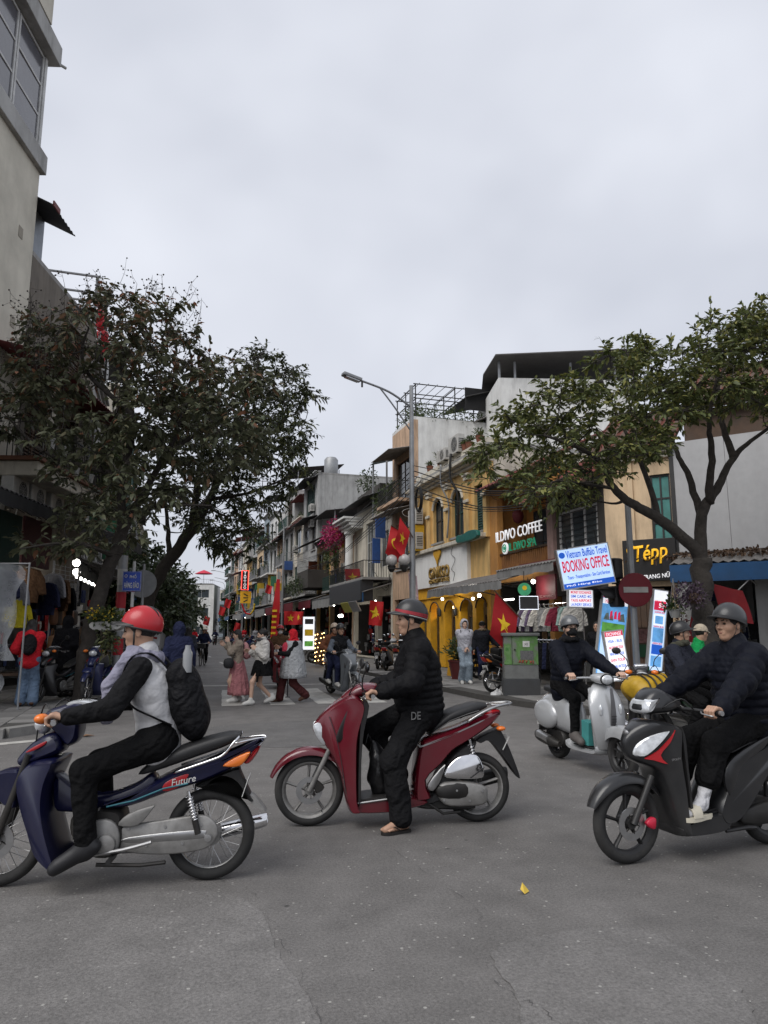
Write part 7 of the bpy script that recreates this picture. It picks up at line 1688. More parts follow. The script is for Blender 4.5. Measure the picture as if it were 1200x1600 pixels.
for i, (px, d, w, h0, h1, lab) in enumerate(((235, 30, 60, 880, 985, 'mid-green street tree just beyond the leaning dark tree'), (262, 42, 45, 890, 985, 'bushy street tree behind the navy hooded person'), (278, 60, 40, 905, 980, 'small street tree at the middle of the left row'), (215, 36, 50, 840, 960, 'tall street tree partly hidden by the street name sign'), (338, 150, 34, 945, 985, 'pale green round tree closing the far end of the road'), (318, 125, 22, 955, 985, 'low tree in front of the far white house'), (366, 110, 16, 930, 985, 'slim tree beside the far lamp posts'))):
 s = d / 15.
 tree(lab, [([(px, 990 + 130 / s * .9, d), (px, 975, d), (px, (h0 + h1) / 2, d)], (.16, .08))], [(px - w, h1 - 12), (px - w * .8, h0 + 20), (px, h0), (px + w * .7, h0 + 15), (px + w, h1 - 20), (px + w * .3, h1), (px - w * .5, h1)], d, 1.5, 60, 63, LEAF_F, .26 if d < 70 else .45, .12 if d < 70 else .22, BARKD, crad=.8, group='street trees up the road')
# ------------------------------------------------------------------ street furniture, signs, flags
FLAGR = mat('flag_red', (.50, .015, .018), rough=.7, var=.1, bump=.15, bscale=12); FLAGD = mat('flag_red_deep', (.19, .008, .012), rough=.7, var=.1); STARY = mat('flag_yellow', (.75, .50, .02), rough=.6)
def star(r, k=.40): return [(r * (1 if i % 2 == 0 else k) * math.sin(i * math.pi / 5), r * (1 if i % 2 == 0 else k) * math.cos(i * math.pi / 5)) for i in range(10)]
def flag(label, o, A, B, w, h, emblem='star', mt=None, pole=None, wav=.06, phase=0.0, sag=0.0, group=None):
 """a waving cloth from its top corner o: width along A, height down -B; pole = (from, to) in the world"""
 o, A, B = A3(*o), unit(A), unit(B); Nn = np.cross(A, B); t = thing('flag', label, 'flag', tuple(o), 0, group)
 def S(u, v, e=0.0): return A * w * u - B * h * v + Nn * (wav * math.sin(5.5 * u + 2.2 * v + phase) * (.3 + u) + e) - A3(0, 0, 1) * sag * u * (1 - .4 * v)
 n, m = 14, 10
 vs = [S(i / n, j / m) for j in range(m + 1) for i in range(n + 1)]; fs = [(j * (n + 1) + i, j * (n + 1) + i + 1, (j + 1) * (n + 1) + i + 1, (j + 1) * (n + 1) + i) for j in range(m) for i in range(n)]
 c = part('cloth', MB().add(vs, fs), mt or FLAGR, t, 180)
 for e in (.006, -.006):
  if emblem == 'star':
   P = star(.30 * h); part('star', MB().add([S(.5, .5, e)] + [S(.5 + a / w, .5 - b / h, e) for a, b in P], [(0, i + 1, (i + 1) % 10 + 1) for i in range(10)]), STARY, c, None)
  elif emblem == 'tools':
   def strip(pts, wd):
    P = catmull(pts, 4) if len(pts) > 2 else [A3(*p, 0)[:2] for p in pts]; q = []
    for i, p in enumerate(P):
     d = P[min(i + 1, len(P) - 1)] - P[max(i - 1, 0)]; d = d / np.linalg.norm(d); nn = np.array([-d[1], d[0]]); q.append([S(.5 + (p[0] + s * nn[0] * wd) / w, .5 - (p[1] + s * nn[1] * wd) / h, e) for s in (1, -1)])
    part('emblem', MB().rings(q, closed_ring=False, caps=False), STARY, c, None)
   r = .26 * h; strip([(r * math.cos(a), r * math.sin(a)) for a in np.linspace(2.0, -2.4, 9)], r * .15); strip([(-r * .55, r * .55), (r * .8, -r * .9)], r * .12); strip([(-r * .85, r * .3), (-r * .3, r * .85)], r * .2)
 if pole: part('flag_pole', MB().tube([A3(*pole[0]) - o, A3(*pole[1]) - o], .016, 6), FRB, t)
 return t
cr, cu = _rt, A3(0, 0, 1)
# lamp post with globes and flags
LPX, LPY = 5.52, 20.6
lp = thing('street_lamp', 'tall grey street lamp with a long double arm and two globe lights', 'street lamp', (LPX, LPY, .12), 0)
top = 9.0
part('pole', MB().tube([(0, 0, 0), (0, 0, 2), (0, 0, top)], [.12, .10, .062], 14), GALV, lp); part('base_plate', MB().lathe([(.2, 0), (.2, .04), (.15, .3), (.12, .32)], 16), GALV, lp)
ar = A3(-1.75, -.5, .12)
part('arm', MB().tube(catmull([(0, 0, 8.3), ar * .45 + A3(0, 0, 8.62), ar + A3(0, 0, 8.75)], 6), .035, 8), GALV, lp); part('brace', MB().tube(catmull([(0, 0, 7.5), ar * .35 + A3(0, 0, 8.2), ar * .62 + A3(0, 0, 8.68)], 6), .025, 8), GALV, lp)
part('lamp_head', MB().box(ar * 1.08 + A3(-.1, 0, 8.80), (.62, .24, .11), rotz(.28) @ roty(.18)), GALV, lp, None, bevel=.03); part('lamp_lens', MB().box(ar * 1.08 + A3(-.1, 0, 8.735), (.45, .18, .03), rotz(.28) @ roty(.18)), LENS, lp, None); part('sensor', MB().tube([ar * .95 + A3(0, 0, 8.75), ar * .95 + A3(0, 0, 8.55)], .03, 8), DARKM, lp)
GLOBE = mat('frosted_globe', (.46, .44, .42), rough=.25, var=.1, coat=.4)
part('globe_arm', MB().tube([(-.75, 0, 3.25), (.05, 0, 3.25)], .025, 8), DARKM, lp)
for x in (-.62, -.28): part('globe', MB().ball((x, .1 if x < -.5 else -.1, 3.5), .18, None, 18, 12), GLOBE, lp, 180); part('globe_cup', MB().lathe([(.05, 3.15), (.12, 3.25), (.13, 3.34)], 12, (x, .1 if x < -.5 else -.1, 0)), DARKM, lp)
part('cable_box', MB().span(-.16, .16, .08, .24, 1.2, 1.7), GALV, lp, None, bevel=.02)
pb = A3(LPX, LPY, 4.3)
for lab, em, s0, tip, ph in (('red flag with hammer and sickle on the lamp post', 'tools', (-.0, .05), (-.62, .1, .40), 1.0), ('red flag with yellow star in front of the hammer and sickle flag', 'star', (0, -.1), (-.42, -.1, .62), 2.2)):
 b = pb + A3(s0[0], s0[1], 0); e = b + A3(*tip); flag(lab, e, (-.22, -.06, -.97), -unit(A3(*tip)) * A3(-1, -1, -1), .88, .55, em, pole=(b, e), wav=.09, phase=ph)
for i, (px, d, h) in enumerate(((440, 55, 10.5), (378, 85, 10), (356, 105, 10), (349, 125, 10))):
 p = hd(px, 990, d); q = thing('street_lamp', 'far street lamp with curved double arm, %s beyond the tall lamp' % ORD[i], 'street lamp', (p[0], p[1], .1), 0)
 part('pole', MB().tube([(0, 0, 0), (0, 0, h - 1)], [.1, .06], 8), GALV, q); part('arm', MB().tube(catmull([(0, 0, h - 1.2), (-.3, 0, h - .3), (-1.2, 0, h), (-2.2, 0, h + .2)], 4), .035, 6), GALV, q)
 if i: part('second_arm', MB().tube(catmull([(0, 0, h - 2.2), (-.3, 0, h - 1.3), (-1.2, 0, h - 1), (-2.2, 0, h - .8)], 4), .035, 6), GALV, q)
 part('lamp_head', MB().box((-2.4, 0, h + .2), (.6, .22, .1)), GALV, q, None)

# utility cabinet
c0 = onZ(815, 1096, .0); ub = thing('utility_cabinet', 'green-wrapped street cabinet on a dark plinth with graffiti', 'cabinet', (c0[0] + .1, c0[1] + .25, .12), -YAW - R(4))
m, nt, N, L, B = _mat('cabinet_wrap'); tc = N.new('ShaderNodeTexCoord'); nz = N.new('ShaderNodeTexNoise'); nz.inputs['Scale'].default_value = 4.2; nz.inputs['Detail'].default_value = 7; mp = N.new('ShaderNodeMapping'); mp.inputs['Scale'].default_value = (1.2, 1.2, .9); L.new(tc.outputs['Object'], mp.inputs[0]); L.new(mp.outputs[0], nz.inputs[0])
rp = N.new('ShaderNodeValToRGB'); e = rp.color_ramp.elements; e[0].position = .36; e[0].color = (.16, .17, .15, 1); e[1].position = .66; e[1].color = (.05, .16, .03, 1); q = e.new(.5); q.color = (.085, .20, .045, 1); q = e.new(.58); q.color = (.13, .25, .09, 1); L.new(nz.outputs[0], rp.inputs[0]); L.new(rp.outputs[0], B.inputs['Base Color']); B.inputs['Roughness'].default_value = .6
WRAP = m; CABG = mat('cabinet_grey', (.15, .155, .15), rough=.7, dirt=.5, var=.2)
part('plinth', MB().span(-.40, .40, -.27, .27, -.1, .36), mat('plinth_dark', (.05, .052, .055), rough=.8, dirt=.4), ub, None, bevel=.01); part('lower_body', MB().span(-.375, .375, -.25, .25, .36, .66), CABG, ub, None, bevel=.01); part('door', MB().span(-.19, .375, -.262, -.24, .67, 1.30), WRAP, ub, None, bevel=.008); part('side_panel', MB().span(-.375, -.2, -.257, -.24, .67, 1.30), WRAP, ub, None, bevel=.008); part('upper_body', MB().span(-.37, .37, -.24, .25, .66, 1.30), CABG, ub, None); part('roof', MB().span(-.42, .42, -.31, .3, 1.30, 1.37), CABG, ub, None, bevel=.015)
part('notice', MB().span(.04, .19, -.268, -.263, 1.06, 1.19), PLATE, ub, None); part('grey_poster', MB().span(-.02, .27, -.268, -.263, .78, .98), mat('poster_grey', (.12, .12, .12), var=.4, vscale=30), ub, None); part('lock', MB().tube([(-.14, -.26, 1.0), (-.14, -.29, 1.0)], .018, 8), DARKM, ub)
lettering('AKY XI', mat('spray_red', (.35, .04, .03), rough=.6), ub, (.1, -.270, .735), (1, 0, -.05), (0, 0, 1), .34, .07, .002, bold=.02, name='graffiti'); lettering('XE', BLACKP, ub, (.115, -.270, 1.12), (1, 0, 0), (0, 0, 1), .08, .05, .001)

# no entry sign and traffic light
def camfr(px, d): p = hd(px, 986, d); return (p[0], p[1], .12)
D3 = 12.9; ne = thing('no_entry_sign', 'round red no-entry sign with a white bar on a rusty grey pole', 'sign', camfr(992, D3), -YAW)
part('pole', MB().tube([(0, 0, 0), (0, 0, 3.75)], [.062, .055], 12), GALV, ne)
zc = hd(994, 922, D3)[2] - .12; part('disc', MB().lathe([(.001, 0), (.295, 0), (.305, -.012), (.295, -.02), (.001, -.02)], 40, (.02, -.09, zc), 'y'), mat('sign_red', (.16, .008, .016), rough=.5, dirt=.25, dcol=(.1, .03, .03)), ne, 30); part('bar', MB().span(-.2, .24, -.121, -.112, zc - .05, zc + .05), mat('sign_white', (.42, .40, .37), rough=.5, dirt=.4), ne, None)
part('clamp', MB().span(-.1, .1, -.09, .07, zc - .13, zc - .1).span(-.1, .1, -.09, .07, zc + .1, zc + .13), DARKM, ne, None)
tl = thing('traffic_light', 'black traffic light with long visors beside the no-entry sign', 'traffic light', camfr(962, D3 + .15), -YAW - R(60))
for k, yy in enumerate((888, 932)):
 z = hd(968, yy, D3)[2] - .12; part('housing', MB().span(-.17, .17, -.12, .1, z - .19, z + .19), BLACKP, tl, None, bevel=.03)
 rs = []
 for j in range(2):
  y = -.12 - .34 * j; ring = []
  for a in np.linspace(-.25, math.pi + .25, 17): ring.append((.15 * math.cos(a), y * (1 - .35 * j * max(0, -math.sin(a) + .3)), z + .15 * math.sin(a)))
  for a in np.linspace(math.pi + .25, -.25, 17): ring.append((.14 * math.cos(a), y * (1 - .35 * j * max(0, -math.sin(a) + .3)), z + .14 * math.sin(a)))
  rs.append(ring)
 part('visor', MB().rings(rs), BLACKP, tl, 50); part('lens', MB().lathe([(.001, 0), (.135, 0), (.135, .01), (.001, .01)], 20, (0, -.14, z), 'y'), mat('lamp_off', (.03, .03, .02), rough=.2), tl)
z = hd(968, 910, D3)[2] - .12; part('bracket', MB().span(-.03, .03, .1, .16, z - .3, z + .3).span(-.05, .2, .02, .08, z - .02, z + .03), DARKM, tl, None)

# booking office sign and light boxes
def board(name, label, quad, d, fr=FRW, face=None, dp=.12, emit=None, yaw=None, tilt=0.0):
 """a box sign whose front corners sit at these photo points, facing the crossing"""
 P = [hd(x, y, d) for x, y in quad]; o = sum(P) / 4; A = unit(P[1] - P[0] + P[2] - P[3]);
 w = (np.linalg.norm(P[1] - P[0]) + np.linalg.norm(P[2] - P[3])) / 2; h = (np.linalg.norm(P[3] - P[0]) + np.linalg.norm(P[2] - P[1])) / 2
 t = thing(name, label, 'sign', (o[0], o[1], 0), 0); B = unit((P[0] - P[3]) + (P[1] - P[2])); B = unit(B - A * (A @ B)); Nn = np.cross(A, B); c = A3(0, 0, o[2])
 if Nn @ _fw > 0: Nn = -Nn
 part('case', MB().prism([(-w / 2 - .02, -h / 2 - .02), (w / 2 + .02, -h / 2 - .02), (w / 2 + .02, h / 2 + .02), (-w / 2 - .02, h / 2 + .02)], (c, A, B, Nn), -dp, 0), fr, t, None); f = part('face', MB().prism([(-w / 2, -h / 2), (w / 2, -h / 2), (w / 2, h / 2), (-w / 2, h / 2)], (c, A, B, Nn), .001, .006), face or WL_, t, None)
 put = lambda u, v: c + A * w * u + B * h * v + Nn * .012
 def txt(s, u, v, ww, hh, mt, bold=.01, sh=0.0): return lettering(s, mt, f, put(u, v), A, B, ww * w, hh * h, .003, bold=bold, shear=sh)
 def rect(u0, v0, u1, v1, mt, e=.009, name='panel'): return part(name, MB().prism([(u0 * w, v0 * h), (u1 * w, v0 * h), (u1 * w, v1 * h), (u0 * w, v1 * h)], (c, A, B, Nn), .006, e), mt, f, None)
 return t, txt, rect, put, (A, B, w, h, f)
PALE = mat('lit_pale_blue', (.50, .66, .88), emit=.55, var=.05, rough=.4); BLU = mat('lit_blue', (.015, .10, .52), emit=.45, var=0); RDL = mat('lit_red', (.62, .02, .07), emit=.45, var=0); WHL = mat('lit_white', (.78, .80, .86), emit=.6, var=.04); SKYB = mat('lit_sky', (.12, .34, .66), emit=.45, var=.35, vscale=5); GRN = mat('lit_green', (.10, .30, .05), emit=.35, var=.4, vscale=8)
t, txt, rect, put, fx = board('booking_sign', 'large pale blue tilted travel booking office sign', [(869, 861), (946, 849), (963, 908), (884, 921)], 12.6, STEEL, PALE, .15)
txt('Vietnam Buffalo Travel', .06, .36, .82, .20, BLU, .012); txt('BOOKING OFFICE', .0, .06, .92, .30, RDL, .02); txt('Tours - Transportation - Sim Card Services', .02, -.24, .84, .12, BLU, .012); rect(-.5, -.5, .5, -.37, BLU); txt('Phố Hàng Đào', -.1, -.43, .7, .07, WHL, .01)
part('logo', MB().lathe([(.001, 0), (.055, 0), (.055, .008), (.001, .008)], 18, tuple(put(-.43, .36)), 'y', rotz(-YAW)), BLU, fx[4]); part('hanger', MB().tube([put(-.3, .5), put(-.32, .9)], .012, 6).tube([put(.3, .5), put(.3, .9)], .012, 6), IRON, t)
t, txt, rect, put, fx = board('sim_card_board', 'small lit board with blue and red lines below the booking sign', [(889, 922), (926, 922), (926, 949), (890, 947)], 12.9, FRW, WHL)
for i, (s, mt) in enumerate((('MONEY EXCHANGE', RDL), ('SIM CARD 4G', BLU), ('TAXI AIRPORT', RDL), ('LAUNDRY SERVICE', BLU))): txt(s, 0, .36 - .245 * i, .88, .17, mt, .015)
t, txt, rect, put, fx = board('bay_light_box', 'tall lit poster of a bay with ships beside the long haired woman', [(930, 925), (970, 930), (982, 1065), (944, 1058)], 13.0, FRW, SKYB)
rect(-.5, .44, .5, .5, RDL); txt('MONEY EXCHANGE', 0, .47, .85, .035, WHL, .012); rect(-.5, .37, .5, .435, WHL); txt('HA LONG BAY', 0, .402, .8, .045, RDL, .012); rect(-.45, .17, .45, .36, SKYB); ROCK = mat('print_rock', (.12, .15, .14), emit=.2, var=.5, vscale=14)
for u, v, s in ((-.3, .22, .06), (.3, .22, .07), (-.1, .21, .04)): part('printed_rock', MB().add([put(u - s * 2, .18), put(u + s * 2, .18), put(u + s, v + s * .8), put(u - s * .7, v + s * .6)], [(0, 1, 2, 3)]), ROCK, fx[4], None)
for u in (-.12, .05, .2): part('printed_sail', MB().add([put(u - .06, .20) , put(u + .06, .20), put(u + .03, .30), put(u - .05, .28)], [(0, 1, 2, 3)]), RDL, fx[4], None)
rect(-.45, .02, .45, .15, GRN); rect(-.45, -.5, .45, 0, PALE)
t, txt, rect, put, fx = board('exchange_board', 'leaning lit tour price board in front of the bay poster', [(946, 988), (972, 985), (984, 1060), (955, 1064)], 12.7, FRW, WHL)
rect(-.5, .4, .5, .5, RDL); txt('EXCHANGE', 0, .45, .85, .07, WHL, .012)
for i, s in enumerate(('VISA - BUS', 'HALONG BAY TOUR', 'NINH BINH TOUR', 'SAPA TOUR', 'TRANG AN TOUR', 'MAI CHAU TOUR')): txt(s, 0, .3 - i * .13, .8, .06, RDL if i % 2 else BLU, .01)
t, txt, rect, put, fx = board('tall_light_box', 'narrow lit poster column standing right of the no-entry pole', [(1016, 921), (1036, 924), (1041, 1050), (1020, 1047)], 12.9, FRW, PALE)
rect(-.5, .36, .5, .5, WHL); rect(-.45, .25, .45, .37, RDL); txt('50', .1, .31, .4, .06, WHL, .02); rect(-.4, .06, .4, .2, WHL); rect(-.3, .08, .3, .18, SKYB, .011); rect(-.4, -.15, .4, .03, SKYB); rect(-.4, -.3, .4, -.18, BLU); rect(-.4, -.45, .4, -.32, SKYB)
for i, v in enumerate((.225, .045, -.165)): txt(('SLEEPER BUS', 'SAPA BUS', 'AIRPORT')[i], 0, v, .75, .022, RDL, .01)
fr_ = thing('green_notice', 'framed green and photo notices on the planks by the light column', 'notice', tuple(hd(1004, 980, 13.6) * A3(1, 1, 0)), S3.rz); part('frame', MB().span(-.17, .17, 0, .02, 1.02, 1.6), FRB, fr_, None); part('green_print', MB().span(-.14, .14, .021, .026, 1.05, 1.28), mat('notice_green', (.02, .09, .04)), fr_, None); part('photo_print', MB().span(-.14, .14, .021, .026, 1.31, 1.57), mat('notice_photo', (.2, .1, .09), var=.6, vscale=16), fr_, None)
LEDW = mat('led_white', (.85, .9, 1), emit=1.2, var=0)
p = hd(826, 942, 15.5); ls = thing('led_sign', 'blank black shop sign edged with white lights', 'sign', tuple(p), -YAW); part('panel', MB().span(-.2, .2, -.02, .02, -.14, .14), FRD, ls, None); part('light_edge', MB().tube([(-.2, -.025, -.14), (.2, -.025, -.14), (.2, -.025, .14), (-.2, -.025, .14)], .006, 5, loop=True), LEDW, ls); part('hanger', MB().tube([(0, 0, .14), (0, 0, .55)], .008, 5), IRON, ls)
p = hd(819, 921, 15.5); ls = thing('round_sign', 'round green lit sign half hidden under the awning', 'sign', tuple(p), -YAW); part('disc', MB().lathe([(.001, 0), (.14, 0), (.14, -.05), (.001, -.05)], 24, (0, 0, 0), 'y'), mat('lit_green_ring', (.04, .25, .12), emit=.25, var=.3, vscale=7), ls); part('centre', MB().lathe([(.001, 0), (.05, 0), (.05, -.01), (.001, -.01)], 20, (0, -.05, .03), 'y'), STARY, ls); part('hanger', MB().tube([(0, 0, .1), (0, 0, .4)], .008, 5), IRON, ls)

# street name sign, striped posts
D4 = 15.6; q = camfr(186, D4); sp = thing('striped_post', 'grey post with red and white bands beside the blue street name sign', 'post', q, -YAW)
part('pole', MB().tube([(0, 0, 0), (0, 0, 3.05)], .1, 14), GALV, sp)
for i in range(4): part('band', MB().lathe([(.104, .9 + i * .5), (.104, 1.25 + i * .5)], 16, caps=False), mat('band_red', (.38, .02, .03), rough=.6) if i % 2 == 0 else FRW, sp)
sn = thing('street_name_sign', 'blue street name sign with white lettering on a striped post', 'sign', camfr(203, D4 - .3), -YAW + R(4))
part('pole', MB().tube([(0, .04, 0), (0, .04, 2.9)], .035, 10), FRW, sn)
for i in range(3): part('band', MB().lathe([(.038, 1.0 + i * .62), (.038, 1.3 + i * .62)], 12, (0, .04, 0), caps=False), mat('band_red', (.38, .02, .03)), sn)
z0, z1 = hd(200, 924, D4 - .3)[2] - .12, hd(200, 893, D4 - .3)[2] - .12; SB = mat('sign_blue', (.02, .06, .36), rough=.45, dirt=.25, dcol=(.05, .07, .2))
f = part('plate', MB().span(-.21, .18, -.03, -.005, z0, z1), SB, sn, None, bevel=.004); lettering('PHỐ', PLATE, f, (.01, -.034, z1 - .10), (1, 0, 0), (0, 0, 1), .14, .10, .002, bold=.015); lettering('HÀNG ĐÀO', PLATE, f, (-.015, -.034, z0 + .14), (1, 0, 0), (0, 0, 1), .31, .15, .002, bold=.025); part('emblem', MB().tube([(-.14 + .024 * math.cos(a), -.034, z1 - .1 + .03 * math.sin(a)) for a in np.linspace(0, 6.28, 13)[:-1]], .006, 4, loop=True), PLATE, f); part('border', MB().tube([(-.2, -.033, z0 + .012), (.17, -.033, z0 + .012), (.17, -.033, z1 - .012), (-.2, -.033, z1 - .012)], .004, 4, loop=True), PLATE, f)
rb = thing('traffic_sign', 'grey back of a round traffic sign behind the street name sign', 'sign', camfr(219, 17.0), -YAW); part('pole', MB().tube([(0, .03, 0), (0, .03, 3.0)], .035, 8), GALV, rb); part('disc', MB().lathe([(.001, 0), (.33, 0), (.33, .012), (.001, .012)], 28, (0, 0, hd(218, 912, 17)[2] - .12), 'y'), GALV, rb)
fp = thing('flower_planter', 'white hanging planter of yellow flowers on the left tree trunk', 'plant', tuple(hd(166, 972, 14.3)), -YAW); part('trough', MB().puff([(-.22, -.16), (.28, -.16), (.32, .0), (-.26, .0)], .12, None, .02), mat('white_planter', (.42,) * 3), fp, 40); bush(fp, (.0, 0, .1), (.4, .26, .17), 420, None, .1, .05, 'foliage'); bush(fp, (-.08, -.08, .13), (.38, .24, .15), 90, LEAF_Y, .045, .045, 'blossom'); bush(fp, (.1, -.1, -.35), (.22, .2, .32), 240, LEAF_2, .1, .05, 'trailing_leaves', .3)
hb = thing('hanging_flowers', 'dark hanging basket of dried purple flowers on the right tree trunk', 'plant', tuple(hd(1085, 935, 11.5)), 0); part('basket', MB().ball((0, 0, 0), (.12, .12, .1), None, 12, 8), FRB, hb); bush(hb, (-.05, 0, .05), (.26, .2, .2), 500, leafmat('dried_purple', (.05, .03, .05), (.09, .06, .09), (.2, .15, .19)), .06, .03, 'foliage'); part('cord', MB().tube([(0, 0, 0), (.05, .1, .4)], .006, 5), IRON, hb)
hp_ = thing('hanging_pot', 'white hanging flower pot under the blue awning', 'plant', tuple(hd(1055, 958, 12.4)), 0); part('pot', MB().lathe([(.001, -.08), (.07, -.08), (.11, .05), (.12, .05), (.12, .07), (.09, .06)], 16), mat('white_planter', (.42,) * 3), hp_, 40); bush(hp_, (0, 0, .12), (.16, .16, .14), 160, LEAF_P, .08, .035); bush(hp_, (.13, 0, -.2), (.08, .1, .3), 140, leafmat('dark_red_leaf', (.06, .012, .014), (.1, .02, .02), (.16, .03, .03)), .07, .03, 'trailing_leaves')
for q in range(3): part('cord', MB().tube([(.1 * math.cos(q * 2.1), .1 * math.sin(q * 2.1), .06), (0, 0, .6)], .004, 4), FRW, hp_)

# flags and banners
flag('large dark red star flag hanging by the lit lamp under the awning', hd(775, 926, 16.3), (-.16, .1, -.98), (-.72, 0, .68), .95, .72, 'star', mat('flag_red_mid', (.34, .01, .014), rough=.7), pole=(hd(772, 922, 16.3), hd(815, 968, 16.4)), phase=.5)
flag('red star flag hung below the magenta bougainvillea', hd(538, 889, 39), (1, -.08, .02), (-.12, 0, 1), .85, .95, 'star', phase=1.5, wav=.04)
flag('red star flag hanging under the grey awning beside the two lamps', hd(578, 938, 31), (1, .2, -.1), (.05, 0, 1), .62, 1.05, 'star', FLAGR, phase=2)
flag('red star flag above the grey tunic woman', hd(444, 955, 33), (1, .1, 0), (0, 0, 1), .62, .62, 'star', phase=.3); flag('red flag overlapping the star flag above the crossing women', hd(459, 956, 33.5), (1, 0, .05), (0, 0, 1), .45, .6, 'star', phase=3)
flag('dark red cloth flag behind the right tree trunk', hd(1112, 912, 12.3), (1, -.3, -.05), (-.25, 0, 1), .5, .62, None, FLAGD, phase=1, sag=.1); flag('red cloth hanging left of the right tree trunk', hd(1080, 958, 12.6), (.9, 0, -.2), (.25, 0, 1), .28, .5, None, FLAGD, phase=2)
flag('pink and white cloth banner hanging beside the lamp post', hd(638, 895, 26), (.3, 0, -.1), (-.05, 0, 1), .35, 1.5, None, cloth('pale_pink_banner', (.45, .33, .36)), wav=.03)
for i, (px, py, d) in enumerate(((353, 935, 70), (417, 913, 55), (344, 947, 90), (320, 962, 90), (368, 972, 60), (283, 940, 50))): flag('small plain red street flag, %s one down the street' % ORD[i], hd(px, py, d), (1, 0, -.35), (.2, 0, 1), 9 * d / 1109., 13 * d / 1109., None, phase=i, pole=(hd(px, py - 1, d), hd(px, py + 32, d)))
bn = thing('vertical_banner', 'tall narrow red banner with yellow lettering above the masked rider', 'banner', tuple(hd(434, 905, 34)), -YAW); rs = []
for j in range(13): z = -j * .27; x = -.012 * j; rs.append([(x - .05 - .02 * min(j, 5), .03 * math.sin(j), z), (x + .1 + .02 * min(j, 5), .03 * math.sin(j + 1), z)])
part('cloth', MB().rings(rs, closed_ring=False, caps=False), FLAGR, bn, 180); [part('lettering', MB().box((-.10 - .012 * k, -.06, -1.5 - k * .26), (.22, .01, .1)), STARY, bn, None) for k in range(7)]; part('pole', MB().tube([(.03, .06, .6), (.03, .06, -4.6)], .02, 6), GALV, bn)
gl = thing('festoon', 'red and yellow scalloped festoon hanging over the far pavement', 'decoration', tuple(hd(388, 955, 48)), -YAW); part('red_swag', MB().tube(catmull([(-.45, 0, .5), (-.2, 0, -.1), (.15, 0, -.2)], 4), [.14] * 8 + [.2], 8, flat=.4), FLAGR, gl, 180); part('yellow_swag', MB().tube(catmull([(.15, 0, -.2), (.35, 0, .1), (.4, 0, .5)], 4), .14, 8, flat=.4), STARY, gl, 180)
# lit food display and string-light column
t, txt, rect, put, fx = board('food_display', 'tall white lit food display board by the string lights', [(474, 964), (491, 964), (491, 1015), (473, 1015)], 31, FRW, WHL); rect(-.35, .28, .4, .44, FRD); rect(-.35, -.08, .4, .12, STARY); rect(-.35, -.4, .4, -.24, GRN)
sc = thing('string_light_column', 'column wound with warm string lights beside the food display', 'lights', tuple(hd(499, 1015, 31) * A3(1, 1, 0) + A3(0, 0, .12)), 0); part('column', MB().tube([(0, 0, 0), (0, 0, 1.4)], .17, 10), FRB, sc)
for i in range(42): a = i * 1.1; part('fairy_bulb', MB().ball((.19 * math.cos(a), .19 * math.sin(a), .05 + i * .032), .022, None, 6, 4), LAMPW, sc)
# shop front things, right
ab = thing('yellow_menu_board', 'narrow yellow menu board leaning by the arcade', 'board', tuple(hd(707, 1037, 22.8) * A3(1, 1, 0) + A3(0, 0, .125)), -YAW); part('board', MB().box((0, 0, .45), (.26, .03, .88), roty(.12)), mat('menu_yellow', (.58, .30, .02), rough=.6), ab, None); [part('menu_line', MB().box((.012 * (k - 3), -.02, .3 + k * .07), (.16, .004, .03), roty(.12)), FRB, ab, None) for k in range(4)]; part('prop', MB().tube([(0, .02, .8), (0, .35, 0)], .012, 6), FRB, ab)
pot_plant(tuple(hd(717, 1060, 21.6) * A3(1, 1, 0) + A3(0, 0, .125)), 'bushy plant in a big dark red pot by the arcade', .3, .55, .6, .8, 500, pot=mat('maroon_pot', (.09, .018, .018), rough=.4), L=.2, W=.05)
wb_ = thing('plastic_bag', 'crumpled white plastic bag at the kerb by the cabinet', 'bag', tuple(onZ(776, 1094, .0)), .4); part('bag', sdf_mesh('bag', mat('white_polythene', (.48, .48, .48), rough=.4, bump=.6, bscale=12), Sdf().ell((0, 0, .1), (.16, .12, .1), None, .05).ell((.1, .03, .15), (.08, .08, .08), None, .05).grow(.014, .014, 40, 2)), None, wb_); part('knot', MB().tube([(0, 0, .18), (.03, 0, .25)], [.03, .02], 6), mat('white_polythene', (.5,) * 3), wb_)
# clothes racks
rk = thing('clothes_rail', 'steel clothes rails with shirts above and trousers below, behind the cabinet', 'rack', tuple(S2.W(0, 0, .125)), S2.rz)
rails = ((-.4, 2.7, 1.05, 2.1, 'upper'), (-.2, 2.5, 1.35, 1.18, 'lower'))
m = MB()
for u0, u1, n, z, _ in rails:
 m.tube([(u0, n, z), (u1, n, z)], .015, 6)
 for u in (u0, u1): m.tube([(u, n, 0), (u, n, z)], .015, 6)
part('rail', m, CHROME, rk)
SH = [cloth('shirt_' + n, c) for n, c in (('cream', (.46, .44, .40)), ('striped', (.12, .09, .15)), ('mint', (.24, .34, .31)), ('grey', (.26, .26, .26)), ('maroon', (.2, .03, .05)), ('white', (.52, .52, .5)))]; SHN = ['cream', 'violet', 'mint', 'grey', 'maroon', 'white']
for i in range(12):
 k = [5, 1, 5, 1, 0, 3, 3, 0, 4, 2, 2, 0][i]; u = 2.55 - i * .23; garment('hanging_shirt', '%s shirt on the upper rail behind the cabinet, %s from the far end' % (SHN[k], ORD[i]), tuple(S2.W(u, 1.05, 2.2)), S2.rz + R((90 if i not in (0, 5, 6, 9) else 15) + rng.uniform(-12, 12)), SH[k], .44, .66, True, group='shirts on the upper rail')
